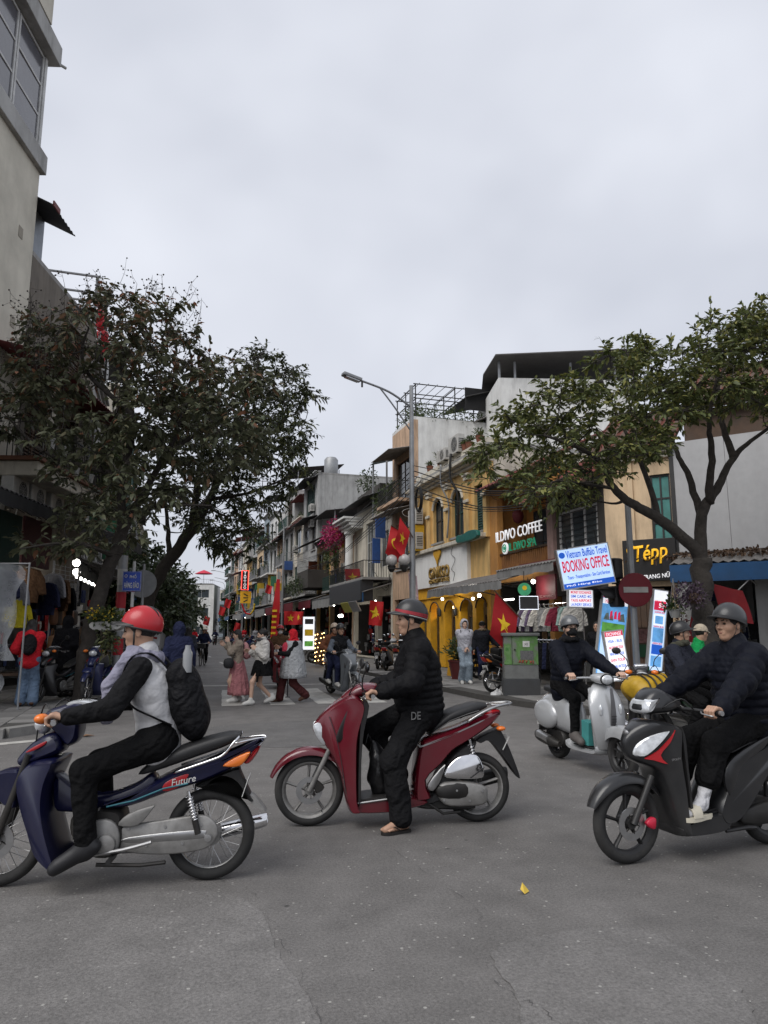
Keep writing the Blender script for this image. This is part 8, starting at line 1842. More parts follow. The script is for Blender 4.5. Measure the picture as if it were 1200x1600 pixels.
for i in range(11):
 k = i % 3; garment('hanging_trousers', '%s trousers on the lower rail behind the cabinet, %s from the far end' % (['black', 'charcoal', 'navy'][k], ORD[i]), tuple(S2.W(2.4 - i * .2, 1.35, 1.29)), S2.rz + R(75 + rng.uniform(-10, 10)), [BLKT, BLKT2, NAVY][k], .34, .5, False, group='trousers on the lower rail', kind='trousers')
# litter
lf = thing('litter', 'small yellow paper scrap lying on the asphalt', 'litter', tuple(onZ(820, 1397, .004)), .6); part('scrap', MB().add([(0, 0, 0), (.05, .0, .004), (.03, .035, .05), (.0, .03, .02), (-.03, .01, .03)], [(0, 1, 2), (0, 2, 3), (0, 3, 4)]), mat('scrap_yellow', (.6, .42, .06)), lf, None)
dl = thing('fallen_leaf', 'brown dead leaf by the left kerb', 'leaf', tuple(onZ(135, 1151, .004)), .3); part('blade', MB().add([(-.1, 0, .0), (0, .05, .03), (.12, 0, .01), (0, -.05, .025)], [(0, 3, 2, 1)]), mat('dead_leaf', (.2, .11, .06)), dl, None)
for i in range(40):
 x, y = rng.uniform(0, 1200), rng.uniform(1290, 1590); p = onZ(x, y); s = rng.uniform(.003, .006)
 if i == 0: peb = MB()
 peb.ball((p[0], p[1], .004 + s * .3), (s, s * .8, s * .5), rotz(rng.uniform(0, 3)), 6, 4)
part('grit', peb, mat('pale_grit', (.33, .32, .30), rough=.9, rnd=.2), None, 180, kind='stuff')
van = thing('white_van', 'white van far up the road behind the red helmet', 'van', tuple(hd(236, 1000, 42) * A3(1, 1, 0)), R(85)); VW = paint('van_white', (.55, .56, .57))
part('body', MB().puff([(-2.0, .35), (2.0, .35), (2.15, .9), (1.7, 1.15), (1.1, 1.85), (-1.9, 1.95), (-2.1, 1.2)], .85, None, .06, k=2), VW, van, 50); part('windscreen', MB().puff([(1.68, 1.18), (1.15, 1.8), (1.05, 1.8), (1.5, 1.15)], .74, None, .02, smooth=False), GLASS, van); part('rear_window', MB().span(-2.09, -2.02, -.6, .6, 1.25, 1.75), GLASS, van, None)
for x in (-1.3, 1.3):
 for y in (-.75, .75): part('wheel', MB().lathe([(.001, -.1), (.3, -.1), (.32, 0), (.3, .1), (.001, .1)], 20, (x, y, .32), 'y'), RUBBER, van)
for y in (-.6, .6): part('headlight', MB().ball((2.05, y, .85), (.1, .16, .1), None, 10, 8), LENS, van); part('tail_light', MB().span(-2.13, -2.05, y - .1, y + .1, .8, 1.2), REDL, van, None)
# overhead cables along the right side
for k in range(7):
 z = 5.6 + .16 * k; P = []
 a, b = A3(LPX, LPY, z), S2.W(2.0 - .3 * k, .3, 5.0 + .1 * k); c = S2.W(34 + k, 1.2, 5.6 + .25 * k)
 for q0, q1, sg in ((a, b, .5), (a, c, .8)):
  m = (q0 + q1) / 2 - A3(0, 0, sg * (.6 + .2 * (k % 3))); P.append(catmull([q0, m, q1], 8))
 t = thing('overhead_cable', 'black overhead cable from the tall lamp post, %s from the bottom' % ORD[k], 'cable', (0, 0, 0), 0, 'overhead cables at the lamp post')
 for p in P: part('span', MB().tube(p, .011 + .003 * (k % 3), 5), IRON, t, 180)
cj = thing('cable_coil', 'coiled black cable bundle hung on the tall lamp post', 'cable', (LPX, LPY, 5.7), 0)
for i in range(4): part('coil', MB().tube([(.16 + .02 * i + .02, .30 * math.cos(q) * (1 + .05 * i), -.2 + .34 * math.sin(q) * (1 + .06 * i)) for q in np.linspace(0, 6.28, 20)[:-1]], .014, 5, loop=True), IRON, cj, 180)
# ------------------------------------------------------------------ the riders in front
def place(a, b):
 """rear and front wheel contact (photo points) -> location and heading"""
 p, q = onZ(*a), onZ(*b); return (p[0], p[1], 0), math.atan2(q[1] - p[1], q[0] - p[0])

# blue underbone, rider in a silver vest
loc, rz = place((326, 1374), (-2, 1385))
underbone('dark blue motorbike with wire wheels, ridden by the silver vest rider', loc, rz, (.003, .0042, .030))
J = ride((.33, .75), (.905, .31, 1.005), (.70, .2, .27), lean=.12, s=1.0, hpitch=.06, kneeout=.12, toedown=.05)
person('rider in red helmet and silver vest astride the blue motorbike', loc, rz, J, dict(legs=BLKT, top=SILVERV, vest=True, thick=.018, topname='vest', sleeves=cloth('black_knit', (.011, .011, .012)), sthick=.014, shoe=SHOEB, helmet=H_RED, hstyle='vents', scarf=SCARFG, scarf_tail=True, hair='short', skin=SKIN, ridge=4, ramp=.006, low=.06), vox=.0105)
t = thing('backpack', 'black backpack on the back of the silver vest rider', 'backpack', loc, rz)
pk = J['chest'] + A3(-.21, 0, -.08)
Q = Sdf(); Q.ell(pk + A3(.0, 0, .02), (.12, .16, .24), roty(.2), .03); Q.ell(pk + A3(-.07, 0, -.12), (.095, .14, .15), None, .05); Q.cone(pk + A3(.05, .09, .16), pk + A3(.05, -.09, .16), .06, k=.04)
part('pack', sdf_mesh('pack', BP, Q.grow(.011, .003, 30, 2)), None, t)
part('front_pocket', sdf_mesh('front_pocket', BP, Sdf().ell(pk + A3(-.085, 0, -.09), (.055, .105, .10), roty(.2), .03).grow(.01, .003, 40)), None, t)
for sg in (1, -1):
 sh = J['sh' + ('L' if sg > 0 else 'R')]
 part('shoulder_strap', MB().tube(catmull([pk + A3(.09, sg * .08, .18), sh + A3(-.05, -sg * .06, .085), sh + A3(.07, -sg * .05, .065), sh + A3(.115, -sg * .01, -.08), J['chest'] + A3(.09, sg * .175, -.1), J['chest'] + A3(-.05, sg * .20, -.17), pk + A3(.06, sg * .12, -.15)], 4), .018, 8, flat=.35), BP, t, 180)
part('water_bottle', MB().lathe([(.001, 0), (.03, 0), (.03, .12), (.018, .15), (.018, .17), (.001, .17)], 14, tuple(pk + A3(-.02, .09, .17))), mat('clear_plastic', (.25, .26, .27), rough=.2, var=.1), t)

# red scooter, rider in black
loc, rz = place((746, 1283), (482, 1290))
red_scooter('glossy dark red scooter with cast wheels stopped in the middle of the road', loc, rz, (.11, .004, .012))
J = ride((.455, .80), (.90, .33, 1.03), (.655, .27, .085), lean=.05, s=1.06, hpitch=.03, hyaw=.0, footR=(.62, -.13, .33), kneeout=.3)
J['toL'] = J['anL'] + A3(.13, .05, -.05)
t0 = person('rider in black padded jacket and red-banded helmet, foot down beside the red scooter', loc, rz, J, dict(legs=BLKT2, legw=1.18, cuff=.07, fat=1.16, belly=True, top=PUFF, thick=.045, ridge=7, ramp=.016, low=.02, helmet=H_BLK, hstyle='redband', hair='short', bare=True, skin=SKIN, collar_h=.045, sew=.006, tfold=.006), vox=.0105)
lettering('DE', mat('print_grey', (.16, .16, .16), rough=.7), t0, J['hiL'] + A3(.06, .15, -.02), (-.97, .1, .05), (.0, 0, 1), .075, .06, .012)
FLOP = mat('rubber_sandal', (.016, .014, .013), rough=.7)
for sd, sg in (('L', 1), ('R', -1)):
 t = thing('flip_flop', 'black flip-flop on the foot %s' % ('planted on the road beside the red scooter' if sg > 0 else 'resting on the floorboard of the red scooter'), 'sandal', loc, rz)
 a, to = J['an' + sd], J['to' + sd]; d = unit((to - a) * A3(1, 1, 0)); n = A3(-d[1], d[0], 0); fl = a * A3(1, 1, 0) + A3(0, 0, a[2] - .078)
 out = [(-.075, .0), (-.06, .03), (0, .034), (.08, .045), (.14, .045), (.172, .02), (.175, -.01), (.15, -.04), (.08, -.042), (0, -.034), (-.06, -.03)]
 part('sole', MB().prism([tuple(p) for p in catmull(out, 3, True)], (fl, d, n, (0, 0, 1)), -.006, .014), FLOP, t)
 k = fl + d * .125 - n * sg * .012
 for s2 in (1, -1): part('strap', MB().tube(catmull([k + A3(0, 0, .016), fl + d * .085 + n * s2 * .025 + A3(0, 0, .05), fl + d * .03 + n * s2 * .042 + A3(0, 0, .018)], 4), .008, 6, flat=.5), FLOP, t, 180)
bg = thing('plastic_bag', 'black plastic bag standing on the floorboard of the red scooter', 'bag', loc, rz)
Q = Sdf(); Q.ell((.80, .0, .36), (.10, .12, .15), None, .03); Q.ell((.82, .02, .48), (.07, .1, .11), None, .05); Q.cone((.83, .03, .56), (.86, .05, .64), .05, .02, k=.04)
part('bag', sdf_mesh('bag', mat('black_polythene', (.010, .010, .011), rough=.3, bump=.8, bscale=14, var=.1), Q.grow(.011, .009, 34, 1)), None, bg)
part('handle', MB().tube(catmull([(.86, .03, .62), (.90, .05, .70), (.92, .07, .63)], 4), .006, 6), mat('black_polythene', (.01,) * 3), bg, 180)

# black scooter at the right edge
p = onZ(982, 1349); hdg = math.pi + R(8)
d = A3(math.cos(hdg), math.sin(hdg), 0); loc = (p[0] - d[0] * 1.27, p[1] - d[1] * 1.27, 0); rz = hdg
black_scooter('matt black scooter with red pinstripe at the right edge of the road', loc, rz, (.013, .0135, .015))
J = ride((.14, .80), (.78, .33, .985), (.74, .13, .36), lean=.05, s=1.0, hyaw=.05, hpitch=-.02, kneeout=.1)
person('young rider in black padded jacket, white socks and dark grey helmet on the black scooter', loc, rz, J, dict(legs=BLKT, legw=1.15, hem=.38, cuff=.075, top=PUFFN, thick=.055, ridge=6, ramp=.018, low=.03, helmet=H_DGR, hair='short', sock=cloth('white_sock', (.55, .55, .57)), skin=SKIN, collar_h=.045, tfold=.006, fat=1.05), vox=.0105)
CREAM = mat('cream_rubber', (.56, .52, .42), rough=.55, dirt=.2, dcol=(.3, .27, .22))
for sd, sg in (('L', 1), ('R', -1)):
 t = thing('slide_sandal', 'cream slide sandal on the %s foot of the young rider' % ('near' if sg > 0 else 'far'), 'sandal', loc, rz)
 a, to = J['an' + sd], J['to' + sd]; d = unit((to - a) * A3(1, 1, 0)); n = A3(-d[1], d[0], 0); fl = a * A3(1, 1, 0) + A3(0, 0, a[2] - .085)
 out = [(-.08, .0), (-.065, .034), (0, .04), (.08, .052), (.15, .05), (.19, .02), (.19, -.015), (.15, -.05), (.08, -.05), (0, -.04), (-.065, -.034)]
 part('sole', MB().prism([tuple(p) for p in catmull(out, 3, True)], (fl, d, n, (0, 0, 1)), -.008, .022), CREAM, t)
 rs = []
 for i in range(6):
  x = .055 + .085 * i / 5; h = .085 - .02 * i / 5
  rs.append([fl + d * x + n * .056 * math.cos(b) + A3(0, 0, .016 + h * math.sin(b)) for b in np.linspace(0, math.pi, 11)] + [fl + d * x + n * .047 * math.cos(b) + A3(0, 0, .016 + (h - .009) * math.sin(b)) for b in np.linspace(math.pi, 0, 11)])
 part('strap', MB().rings(rs), CREAM, t, 50)

# silver scooter turning at the right
a = A3(*onZ(874, 1184)); b = a + A3(.10, -1.3, 0); rz = math.atan2(b[1] - a[1], b[0] - a[0]); loc = tuple(a)
vespa('pearl silver round-bodied scooter turning beside the black scooter', loc, rz, (.42, .43, .44))
J = ride((.22, .80), (.88, .33, 1.02), (.62, .15, .36), lean=.1, s=.98, hyaw=-.1, hpitch=.02, kneeout=.15)
person('rider in grey helmet, black face mask and navy padded coat on the silver scooter', loc, rz, J, dict(legs=BLKT, legw=.85, top=PUFFN, thick=.045, ridge=6, ramp=.012, low=.12, helmet=H_GRY, hbrim=False, hair='short', mask=cloth('black_mask', (.012, .012, .013)), glasses=True, shoe=mat('grey_shoe', (.09, .08, .075), rough=.7), skin=SKIN2, scarf=cloth('black_wool', (.012, .012, .013))), vox=.012, fine=.006)
bg = thing('shopping_bag', 'teal paper bag on the floorboard of the silver scooter', 'bag', loc, rz)
part('bag', MB().puff([(.72, .27), (.86, .27), (.88, .52), (.73, .54)], .13, None, .004, smooth=False), mat('teal_paper', (.06, .27, .26), rough=.5, bump=.2, bscale=10), bg)
for sg in (1, -1): part('handle', MB().tube(catmull([(.77, sg * .06, .52), (.80, sg * .05, .60), (.84, sg * .06, .52)], 4), .004, 5), WHITEC, bg, 180)
# ------------------------------------------------------------------ people and parked bikes
def gz(px, py, z=0.0): return tuple(onZ(px, py, z))
FACE_CAM = -R(90) - YAW
CAMO = [BLKT, NAVY, GREYC, BROWN]
def backpack(label, loc, rz, J, mt, s=1.0, straps=True):
 t = thing('backpack', label, 'backpack', loc, rz); pk = J['chest'] + A3(-.19 * s, 0, -.06)
 part('pack', sdf_mesh('pack', mt, Sdf().ell(pk, A3(.09, .14, .2) * s, roty(.08), .03).ell(pk + A3(-.05, 0, -.06), A3(.06, .11, .12) * s, None, .04).grow(.014)), None, t)
 part('pocket', MB().puff([(pk[0] - .115 * s, pk[2] - .14), (pk[0] - .09, pk[2] - .15), (pk[0] - .09, pk[2] - .0), (pk[0] - .11 * s, pk[2])], .08, None, .01), mt, t, 50)
 for sg in (1, -1):
  sh = J['sh' + ('L' if sg > 0 else 'R')]
  part('shoulder_strap', MB().tube(catmull([pk + A3(.07, sg * .07, .16), sh + A3(-.03, -sg * .05, .085), sh + A3(.10, -sg * .05, .03), J['chest'] + A3(.10, sg * .13, -.1), pk + A3(.06, sg * .12, -.14)], 4), .015, 6, flat=.4), mt, t, 180)
# three women on the crossing
loc = gz(369, 1097); J = stand(1.56, .05, (.22, .1, 1.28), (.28, -.02, 1.22), hpitch=.25); rz = FACE_CAM - R(72)
person('woman in a long dusty pink skirt and beige jumper on the crossing', loc, rz, J, dict(top=cloth('beige_jumper', (.30, .25, .20)), thick=.03, low=.06, sleeve=1.1, skirt=PINK, skirt_dim=(.92, .16, .15, .28), pleats=12, drift=-.05, shoe=SHOEW, hair='long', skin=SKIN2), vox=.016, fine=.0085)
backpack('pink backpack on the woman in the long pink skirt', loc, rz, J, PINKB, .95)
b = thing('shoulder_bag', 'small black bag at the side of the long skirt woman', 'bag', loc, rz); part('bag', MB().puff([(.12, .75), (.3, .75), (.3, .93), (.12, .93)], .05, None, .02, y0=.2), SHOEB, b, 40); part('strap', MB().tube(catmull([(.14, .2, .92), (.02, .16, 1.25), (.02, -.05, 1.36)], 3), .008, 5), SHOEB, b)
loc = gz(408, 1101); J = stand(1.58, .24, (.16, .14, 1.15), (.25, -.1, 1.1), step=1, hpitch=.2); rz = FACE_CAM - R(68)
person('woman in a white jumper and short black skirt walking over the crossing', loc, rz, J, dict(top=cloth('white_jumper', (.50, .48, .45)), thick=.045, low=.02, sleeve=1.15, skirt=BLKT, skirt_dim=(.93, .60, .17, .26), pleats=16, shoe=SHOEW, hair='bun', skin=SKIN2, scarf=cloth('grey_scarf', (.07, .07, .075))), vox=.016, fine=.0085)
b = thing('long_scarf', 'maroon shawl hanging down the back of the white jumper woman', 'scarf', loc, rz); part('shawl', MB().tube(catmull([(-.1, -.05, 1.34), (-.2, -.08, 1.2), (-.22, -.1, .95)], 4), [.06, .08, .09, .09, .09, .09, .085, .08, .06], 10, flat=.5), MAROON, b, 180); part('fringe', MB().tube([(.12, .2, .75), (.15, .22, .48)], [.05, .03], 6, flat=.4), BLKT, b)
loc = gz(457, 1097); J = stand(1.58, .28, (.35, .12, 1.05), (.3, -.08, 1.15), step=-1, hpitch=.12); rz = FACE_CAM - R(75)
person('woman in red headscarf and long pale grey tunic walking over the crossing', loc, rz, J, dict(legs=MAROON, legw=1.15, cuff=.085, top=cloth('black_sleeve', (.013, .013, .014)), thick=.02, skirt=cloth('pale_grey_tunic', (.36, .37, .38)), skirt_dim=(1.32, .52, .19, .34), pleats=18, shoe=cloth('brown_shoe', (.09, .05, .035)), hijab=REDC, skin=SKIN), vox=.016, fine=.0085)
b = thing('sling_bag', 'red and pink sling bag on the front of the grey tunic woman', 'bag', loc, rz); part('pouch', sdf_mesh('pouch', cloth('red_pink_bag', (.5, .05, .08)), Sdf().ell((.17, .04, 1.16), (.09, .12, .13), None, .03).ell((.22, .08, 1.02), (.05, .05, .1), None, .04).grow(.013)), None, b); part('strap', MB().tube(catmull([(.14, .1, 1.25), (0, .12, 1.4), (-.14, .0, 1.2)], 3), .014, 5), REDC, b)
b = thing('walking_stick', 'thin black stick standing behind the grey tunic woman', 'stick', gz(449, 1090), 0); part('shaft', MB().tube([(0, 0, 0), (0, 0, .55)], .014, 6), SHOEB, b); part('foot', MB().lathe([(.06, 0), (.05, .02), (.015, .03)], 10), SHOEB, b)
# masked rider behind them
loc0 = gz(437, 1078); rz = FACE_CAM + R(10); dirv = A3(math.cos(rz), math.sin(rz), 0); loc = tuple(A3(*loc0) - dirv * 1.2)
black_scooter('dark red and white scooter ridden by the masked rider towards the crossing', loc, rz, (.16, .02, .025), mir=True, words=False, name='motor_scooter')
J = ride((.36, .78), (.78, .33, 1.0), (.74, .15, .33), .1, .98); person('masked rider in brown jacket and red and white helmet behind the crossing women', loc, rz, J, dict(legs=BLKT, top=BROWN, thick=.035, helmet=H_RED, hstyle='stripe', mask=WHITEC, shoe=SHOEB, hair='short'), vox=.016, fine=.0085)
b = thing('white_bundle', 'white plastic bundle on the front of the masked rider scooter', 'bag', loc, rz); part('bundle', sdf_mesh('bundle', mat('white_polythene', (.48,) * 3), Sdf().ell((.86, 0, .95), (.14, .2, .14), None, .05).ell((.9, .1, .7), (.1, .15, .17), None, .05).grow(.016, .012, 30)), None, b); part('tie', MB().tube([(.86, 0, 1.06), (.86, 0, 1.14)], [.03, .02], 6), WHITEC, b)
# two on a scooter
f0 = gz(548, 1089); rz = FACE_CAM + R(28); dirv = A3(math.cos(rz), math.sin(rz), 0); loc = tuple(A3(*f0) - dirv * 1.15)
red_scooter('grey scooter carrying two riders along the right kerb', loc, rz, (.10, .11, .12), trim=True, name='motor_scooter')
J = ride((.42, .78), (.9, .33, 1.02), (.72, .16, .3), .08, 1.0); person('driver in black vest over grey sleeves and black helmet on the two-up scooter', loc, rz, J, dict(legs=NAVY, top=cloth('black_vest', (.014, .014, .016)), vest=True, topname='vest', thick=.035, sleeves=cloth('grey_blue_sleeve', (.11, .125, .15)), helmet=H_BLK, hbrim=False, glasses=True, shoe=SHOEW, hair='short'), vox=.016, fine=.008)
J = ride((.10, .84), (.3, .2, 1.05), (.3, .22, .36), .04, .95); person('passenger in rust striped jacket and tan helmet on the two-up scooter', loc, rz, J, dict(legs=NAVY, top=cloth('rust_jacket', (.19, .075, .04)), thick=.03, helmet=H_TAN, hbrim=False, shoe=SHOEW, hair='long', ridge=7, ramp=.008), vox=.018, fine=.009)
# navy hooded person, cyclist
loc = gz(274, 1116); person('person in navy hooded jacket walking up the road behind the backpack rider', loc, R(98), stand(1.68, .12, (.05, .1), (.02, .12)), dict(legs=BLKT, top=NAVY, thick=.04, hood='up', shoe=SHOEB, low=.1, collar=False), vox=.015, fine=.008)
loc = gz(291, 1066); person('person in dark coat half hidden beyond the navy hooded person', loc, R(100), stand(1.66, .1), dict(legs=BLKT2, top=cloth('pale_blue_coat', (.05, .055, .07)), thick=.03, hair='long', shoe=SHOEB, low=.1), vox=.02, fine=.01)
def bicycle(label, loc, rz):
 t = thing('bicycle', label, 'bicycle', loc, rz); r = .33; wb = 1.02
 for x, nm in ((0, 'rear_wheel'), (wb, 'front_wheel')):
  w = part(nm, MB().tube([(x + r * math.cos(a), 0, r + r * math.sin(a)) for a in np.linspace(0, 6.283, 41)[:-1]], .019, 8, loop=True), RUBBER, t, 180)
  m = MB()
  for i in range(16): a = i * .3927; m.tube([(x, .02 * (-1) ** i, r), (x + r * math.cos(a), 0, r + r * math.sin(a))], .0025, 4)
  part('spokes', m, STEEL, w)
 m = MB()
 for a, b in (((0, 0, r), (.42, 0, .3)), ((.42, 0, .3), (.3, 0, .82)), ((.3, 0, .78), (0, 0, r)), ((.42, 0, .3), (.85, 0, .75)), ((.31, 0, .75), (.83, 0, .82)), ((.82, 0, .95), (.88, 0, .7)), ((.88, 0, .7), (wb, 0, r))): m.tube([a, b], .017, 8)
 part('frame', m, DARKM, t); part('saddle', MB().sweep([(.42, 0, .86, .02, .02, 0), (.3, 0, .88, .06, .03, 0), (.18, 0, .88, .1, .03, 0)], 12, 2.4), SEAT, t, 60); part('handlebar', MB().tube(catmull([(.68, .28, .98), (.8, .24, 1.0), (.83, 0, .97), (.8, -.24, 1.0), (.68, -.28, .98)], 4), .012, 6), STEEL, t); part('basket', MB().span(.88, 1.12, -.17, .17, .78, .98), IRON, t, None)
 part('crank', MB().tube([(.42, .08, .16), (.42, .08, .3), (.42, -.08, .3), (.42, -.08, .44)], .012, 6), STEEL, t)
 for s in (1, -1): part('pedal', MB().span(.37, .47, s * .09, s * .17, .14 if s > 0 else .42, .165 if s > 0 else .445), BLACKP, t, None)
 return t
f0 = A3(*gz(313, 1041)); rz = FACE_CAM + R(4); dirv = A3(math.cos(rz), math.sin(rz), 0); loc = tuple(f0 - dirv * 1.02); bicycle('dark upright bicycle ridden towards the crossing by the conical hat rider', loc, rz)
J = ride((.3, .80), (.72, .28, 1.0), (.42, .13, .22), .14, .95, footR=(.46, -.13, .5)); person('cyclist in dark jacket and pale conical hat riding down the road', loc, rz, J, dict(legs=BLKT, top=NAVY, thick=.03, cone_hat=mat('straw_hat', (.52, .48, .40), rough=.8), shoe=SHOEB, hair='short'), vox=.02, fine=.011)
# left pavement
loc = gz(40, 1104, .13); J = stand(1.62, .03, (.12, .22, 1.0), (.2, .16, 1.0), spread=.03); person('shopper in red hooded jacket and blue jeans facing the left shop', loc, R(95), J, dict(legs=DENIM, legw=1.25, cuff=.085, top=REDC, thick=.045, hood='back', shoe=cloth('brown_shoe', (.1,) * 3), hair='long', low=.05, sleeve=1.1), vox=.014, fine=.008)
backpack('black backpack worn by the shopper in red', loc, R(95), J, BP, 1.0)
loc = gz(98, 1090, .13); person('person wrapped in a long black hooded coat at the left shop', loc, R(70), stand(1.70, .04), dict(legs=BLKT, top=cloth('black_coat', (.010, .010, .012)), thick=.05, hood='up', low=.30, shoe=SHOEB, collar=False), vox=.016, fine=.009)
loc = gz(124, 1070, .13); person('person in grey and brown jacket seen from behind at the left shop', loc, R(80), stand(1.68, .03), dict(legs=BLKT2, top=cloth('grey_brown_jacket', (.12, .085, .06)), thick=.04, hair='short', shoe=SHOEB), vox=.018, fine=.01)
# right pavement
loc = gz(727, 1068, .13); J = stand(1.70, .06, (.14, .0, .95), (.16, .02, .95)); rz = FACE_CAM + R(8); person('young person in white hooded sweatshirt and pale jeans on the right pavement', loc, rz, J, dict(legs=DENIML, legw=1.1, cuff=.09, top=cloth('white_hoodie', (.42, .42, .46)), thick=.035, hood='up', shoe=SHOEW, collar=False, skin=SKIN2, hair='short', low=.06), vox=.015, fine=.008)
backpack('dark backpack on the young person in white', loc, rz, J, BP, .95)
loc = gz(755, 1062, .13); person('person in dark jacket and black beanie walking beside the white hoodie', loc, FACE_CAM + R(5), stand(1.68, .1, (.1, .3), (.05, .1)), dict(legs=NAVY, top=cloth('dark_jacket', (.016, .017, .022)), thick=.045, hair='short', shoe=SHOEB, cap=cloth('black_beanie', (.012,) * 3), scarf=cloth('tan_scarf', (.2, .15, .1))), vox=.016, fine=.008)
loc = gz(938, 1082, .13); person('long haired woman in black coat standing before the bay poster', loc, FACE_CAM - R(35), stand(1.62), dict(legs=BLKT, top=cloth('black_coat', (.01,) * 3), thick=.03, hair='longer', shoe=SHOEB, low=.12), vox=.015, fine=.007)
loc = gz(1042, 1070, .13); person('person in maroon jacket standing behind the striped helmet rider', loc, FACE_CAM + R(150), stand(1.66), dict(legs=BLKT, top=cloth('maroon_jacket', (.09, .012, .02)), thick=.03, hair='long', shoe=SHOEB), vox=.016, fine=.008)
# waiting motorbike taxi men
p = A3(*hd(1084, 1120, 9.3)) * A3(1, 1, 0); rz = FACE_CAM + R(42); dirv = A3(math.cos(rz), math.sin(rz), 0); loc = tuple(p - dirv * .55)
underbone('old dark motorbike of the striped helmet rider, loaded with a yellow parcel', loc, rz, (.02, .02, .022), wordmark=False, wires=False, mir=True, name='motorbike')
J = ride((.36, .74), (.885, .31, 1.0), (.60, .2, .28), .06, .98, hyaw=.5); person('older rider in navy jacket and black helmet with white stripe', loc, rz, J, dict(legs=BLKT, top=cloth('navy_jacket', (.022, .024, .034)), thick=.035, helmet=H_BLK, hstyle='stripe', shoe=SHOEB, hair='short', scarf=cloth('olive_shirt', (.06, .06, .045))), vox=.013, fine=.0065)
b = thing('parcel', 'yellow tarpaulin parcel tied with black straps beside the silver scooter', 'parcel', tuple(hd(1014, 1076, 9.4)), R(15)); part('wrap', sdf_mesh('wrap', mat('yellow_tarp', (.44, .27, .02), rough=.5, bump=.5, bscale=9, var=.2), Sdf().cone((-.2, 0, 0), (.2, 0, .02), .17, .17, lat=(0, 1, 0), s=1.3).grow(.014, .012, 22, 1)), None, b)
for x in (-.22, -.1, .02, .14, .25): part('strap', MB().tube([(x, .235 * math.cos(a), .185 * math.sin(a) + .005) for a in np.linspace(0, 6.283, 21)[:-1]], .012, 5, loop=True), BLACKP, b, 180)
p2 = A3(*hd(1010, 1120, 9.8)) * A3(1, 1, 0); underbone('parked black motorbike under the yellow parcel', tuple(p2 + A3(.3, .6, 0)), R(-120), (.015, .015, .017), wordmark=False, wires=False, mir=True)
p = A3(*hd(1092, 1110, 10.6)) * A3(1, 1, 0); rz = FACE_CAM + R(60); loc = tuple(p - A3(math.cos(rz), math.sin(rz), 0) * .4)
black_scooter('dark scooter of the green jacket rider by the right tree', loc, rz, (.02, .03, .022), words=False)
J = ride((.34, .76), (.78, .33, .98), (.74, .14, .33), .12, .95, hyaw=.9, hpitch=.1); person('rider in bright green jacket and beige cap beside the right tree', loc, rz, J, dict(legs=BLKT, top=cloth('bright_green', (.01, .22, .06)), thick=.03, cap=cloth('beige_cap', (.40, .34, .26)), shoe=SHOEB, hair='short'), vox=.014, fine=.0065)
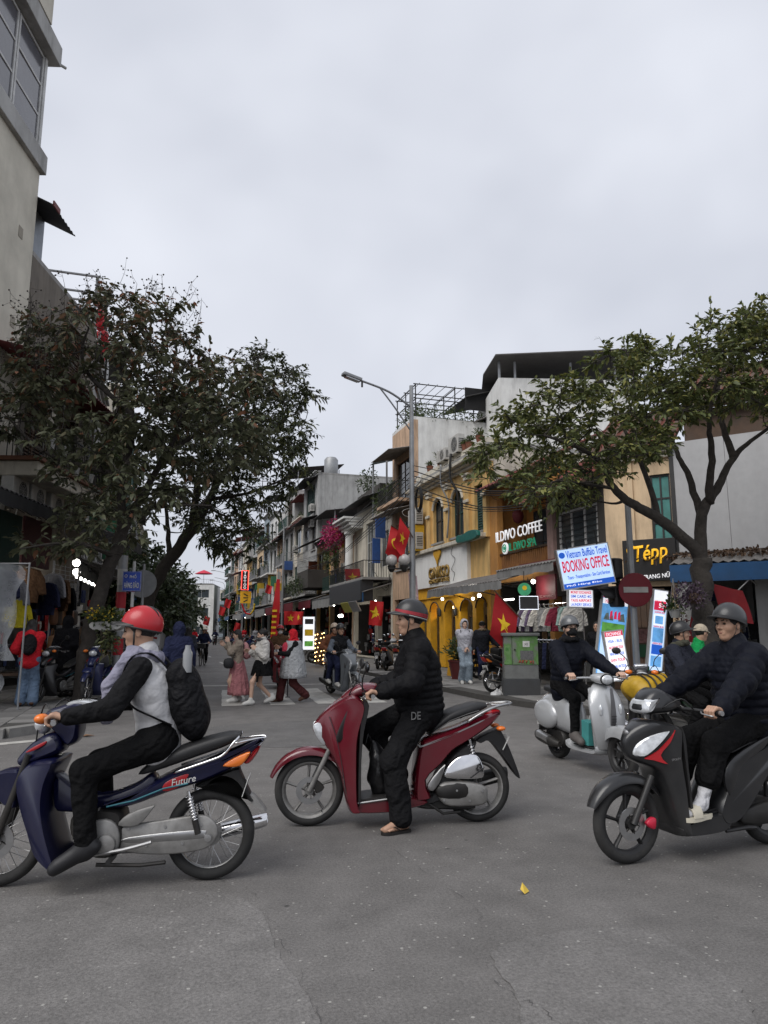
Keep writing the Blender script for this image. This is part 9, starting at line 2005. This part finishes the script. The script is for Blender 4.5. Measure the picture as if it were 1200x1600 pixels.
# parked bikes
def park(kind, label, px, py, rzd, col, z=.13, group=None):
 p = gz(px, py, z); f = {'u': lambda: underbone(label, p, R(rzd), col, group, wordmark=False, wires=False, mir=True), 'b': lambda: black_scooter(label, p, R(rzd), col, group, words=False, mir=True), 'r': lambda: red_scooter(label, p, R(rzd), col, group)}[kind]; return f()
park('u', 'parked dark motorbike with spoked front wheel left of the tree trunk', 122, 1090, -118, (.016, .016, .018)); park('u', 'parked blue motorbike with bright headlight right of the left tree trunk', 168, 1089, -100, (.012, .018, .07))
park('u', 'parked black motorbike with white number plate behind the cabinet', 770, 1082, 20, (.02, .02, .022)); park('b', 'parked dark scooter behind the white hoodie walker', 745, 1060, 30, (.03, .03, .032))
park('b', 'parked white-tailed scooter by the right kerb', 603, 1048, 60, (.30, .30, .31)); park('u', 'parked black motorbike by the right kerb, nearest the lamp post', 620, 1050, 65, (.016, .016, .018)); park('u', 'parked black motorbike by the right kerb, next to the white-tailed scooter', 590, 1046, 70, (.02, .02, .02)); park('b', 'small dark electric scooter parked by the food display', 488, 1036, 20, (.02, .02, .022))
GRP = 'motorbikes parked along the far right kerb'
for i in range(9):
 y = 46 + i * 3.1; x = KX(y) + .55
 f = (underbone if i % 2 else black_scooter); kw = dict(wordmark=False, wires=False, mir=True) if i % 2 else dict(words=False, mir=True)
 f('parked %s bike at the far right kerb, %s from the crossing' % (['black', 'red', 'grey', 'blue'][i % 4], ORD[i]), (x, y, .13), R(160 + rng.uniform(-15, 15)), [(.02,) * 3, (.25, .02, .02), (.15,) * 3, (.02, .03, .1)][i % 4], GRP, **kw)
for i, (px, d, col, hm) in enumerate(((336, 80, NAVY, H_BLK), (303, 66, REDC, H_TAN), (322, 100, BROWN, H_RED), (262, 55, GREYC, H_GRY), (284, 75, BLKT, H_RED))):
 p = hd(px, 990, d) * A3(1, 1, 0); rz = FACE_CAM + R(rng.uniform(-6, 10)); dv = A3(math.cos(rz), math.sin(rz), 0); loc = tuple(p - dv * .6); nm = ['navy', 'red', 'brown', 'grey', 'black'][i]
 black_scooter('far scooter coming down the road under the %s jacket rider' % nm, loc, rz, (.05, .05, .055), words=False, group='far scooters on the road'); person('far rider in %s jacket coming down the road' % nm, loc, rz, ride((.36, .78), (.78, .33, 1.0), (.74, .15, .33), .08, 1.0), dict(legs=BLKT, top=col, thick=.035, helmet=hm, shoe=SHOEB), vox=.028, fine=0, group='far riders on the road')
for i, (u, n, c1, c2) in enumerate(((33, 2.6, BLKT, REDC), (38, 2.4, NAVY, BLKT), (41, 2.9, BROWN, NAVY), (50, 2.5, GREYC, BLKT), (58, 2.6, REDC, NAVY), (29.5, 2.2, BLKT, GREYC))):
 person('pedestrian on the far right pavement in %s top, %s from the crossing' % (['black', 'navy', 'brown', 'grey', 'red', 'black'][i], ORD[i]), tuple(S2.W(u, n, .13)), R(rng.choice([90, -90]) + rng.uniform(-20, 20)), stand(1.62 + .02 * i, .12), dict(legs=c2, top=c1, thick=.03, hair='short', shoe=SHOEB), vox=.024, fine=0, group='pedestrians on the far right pavement')
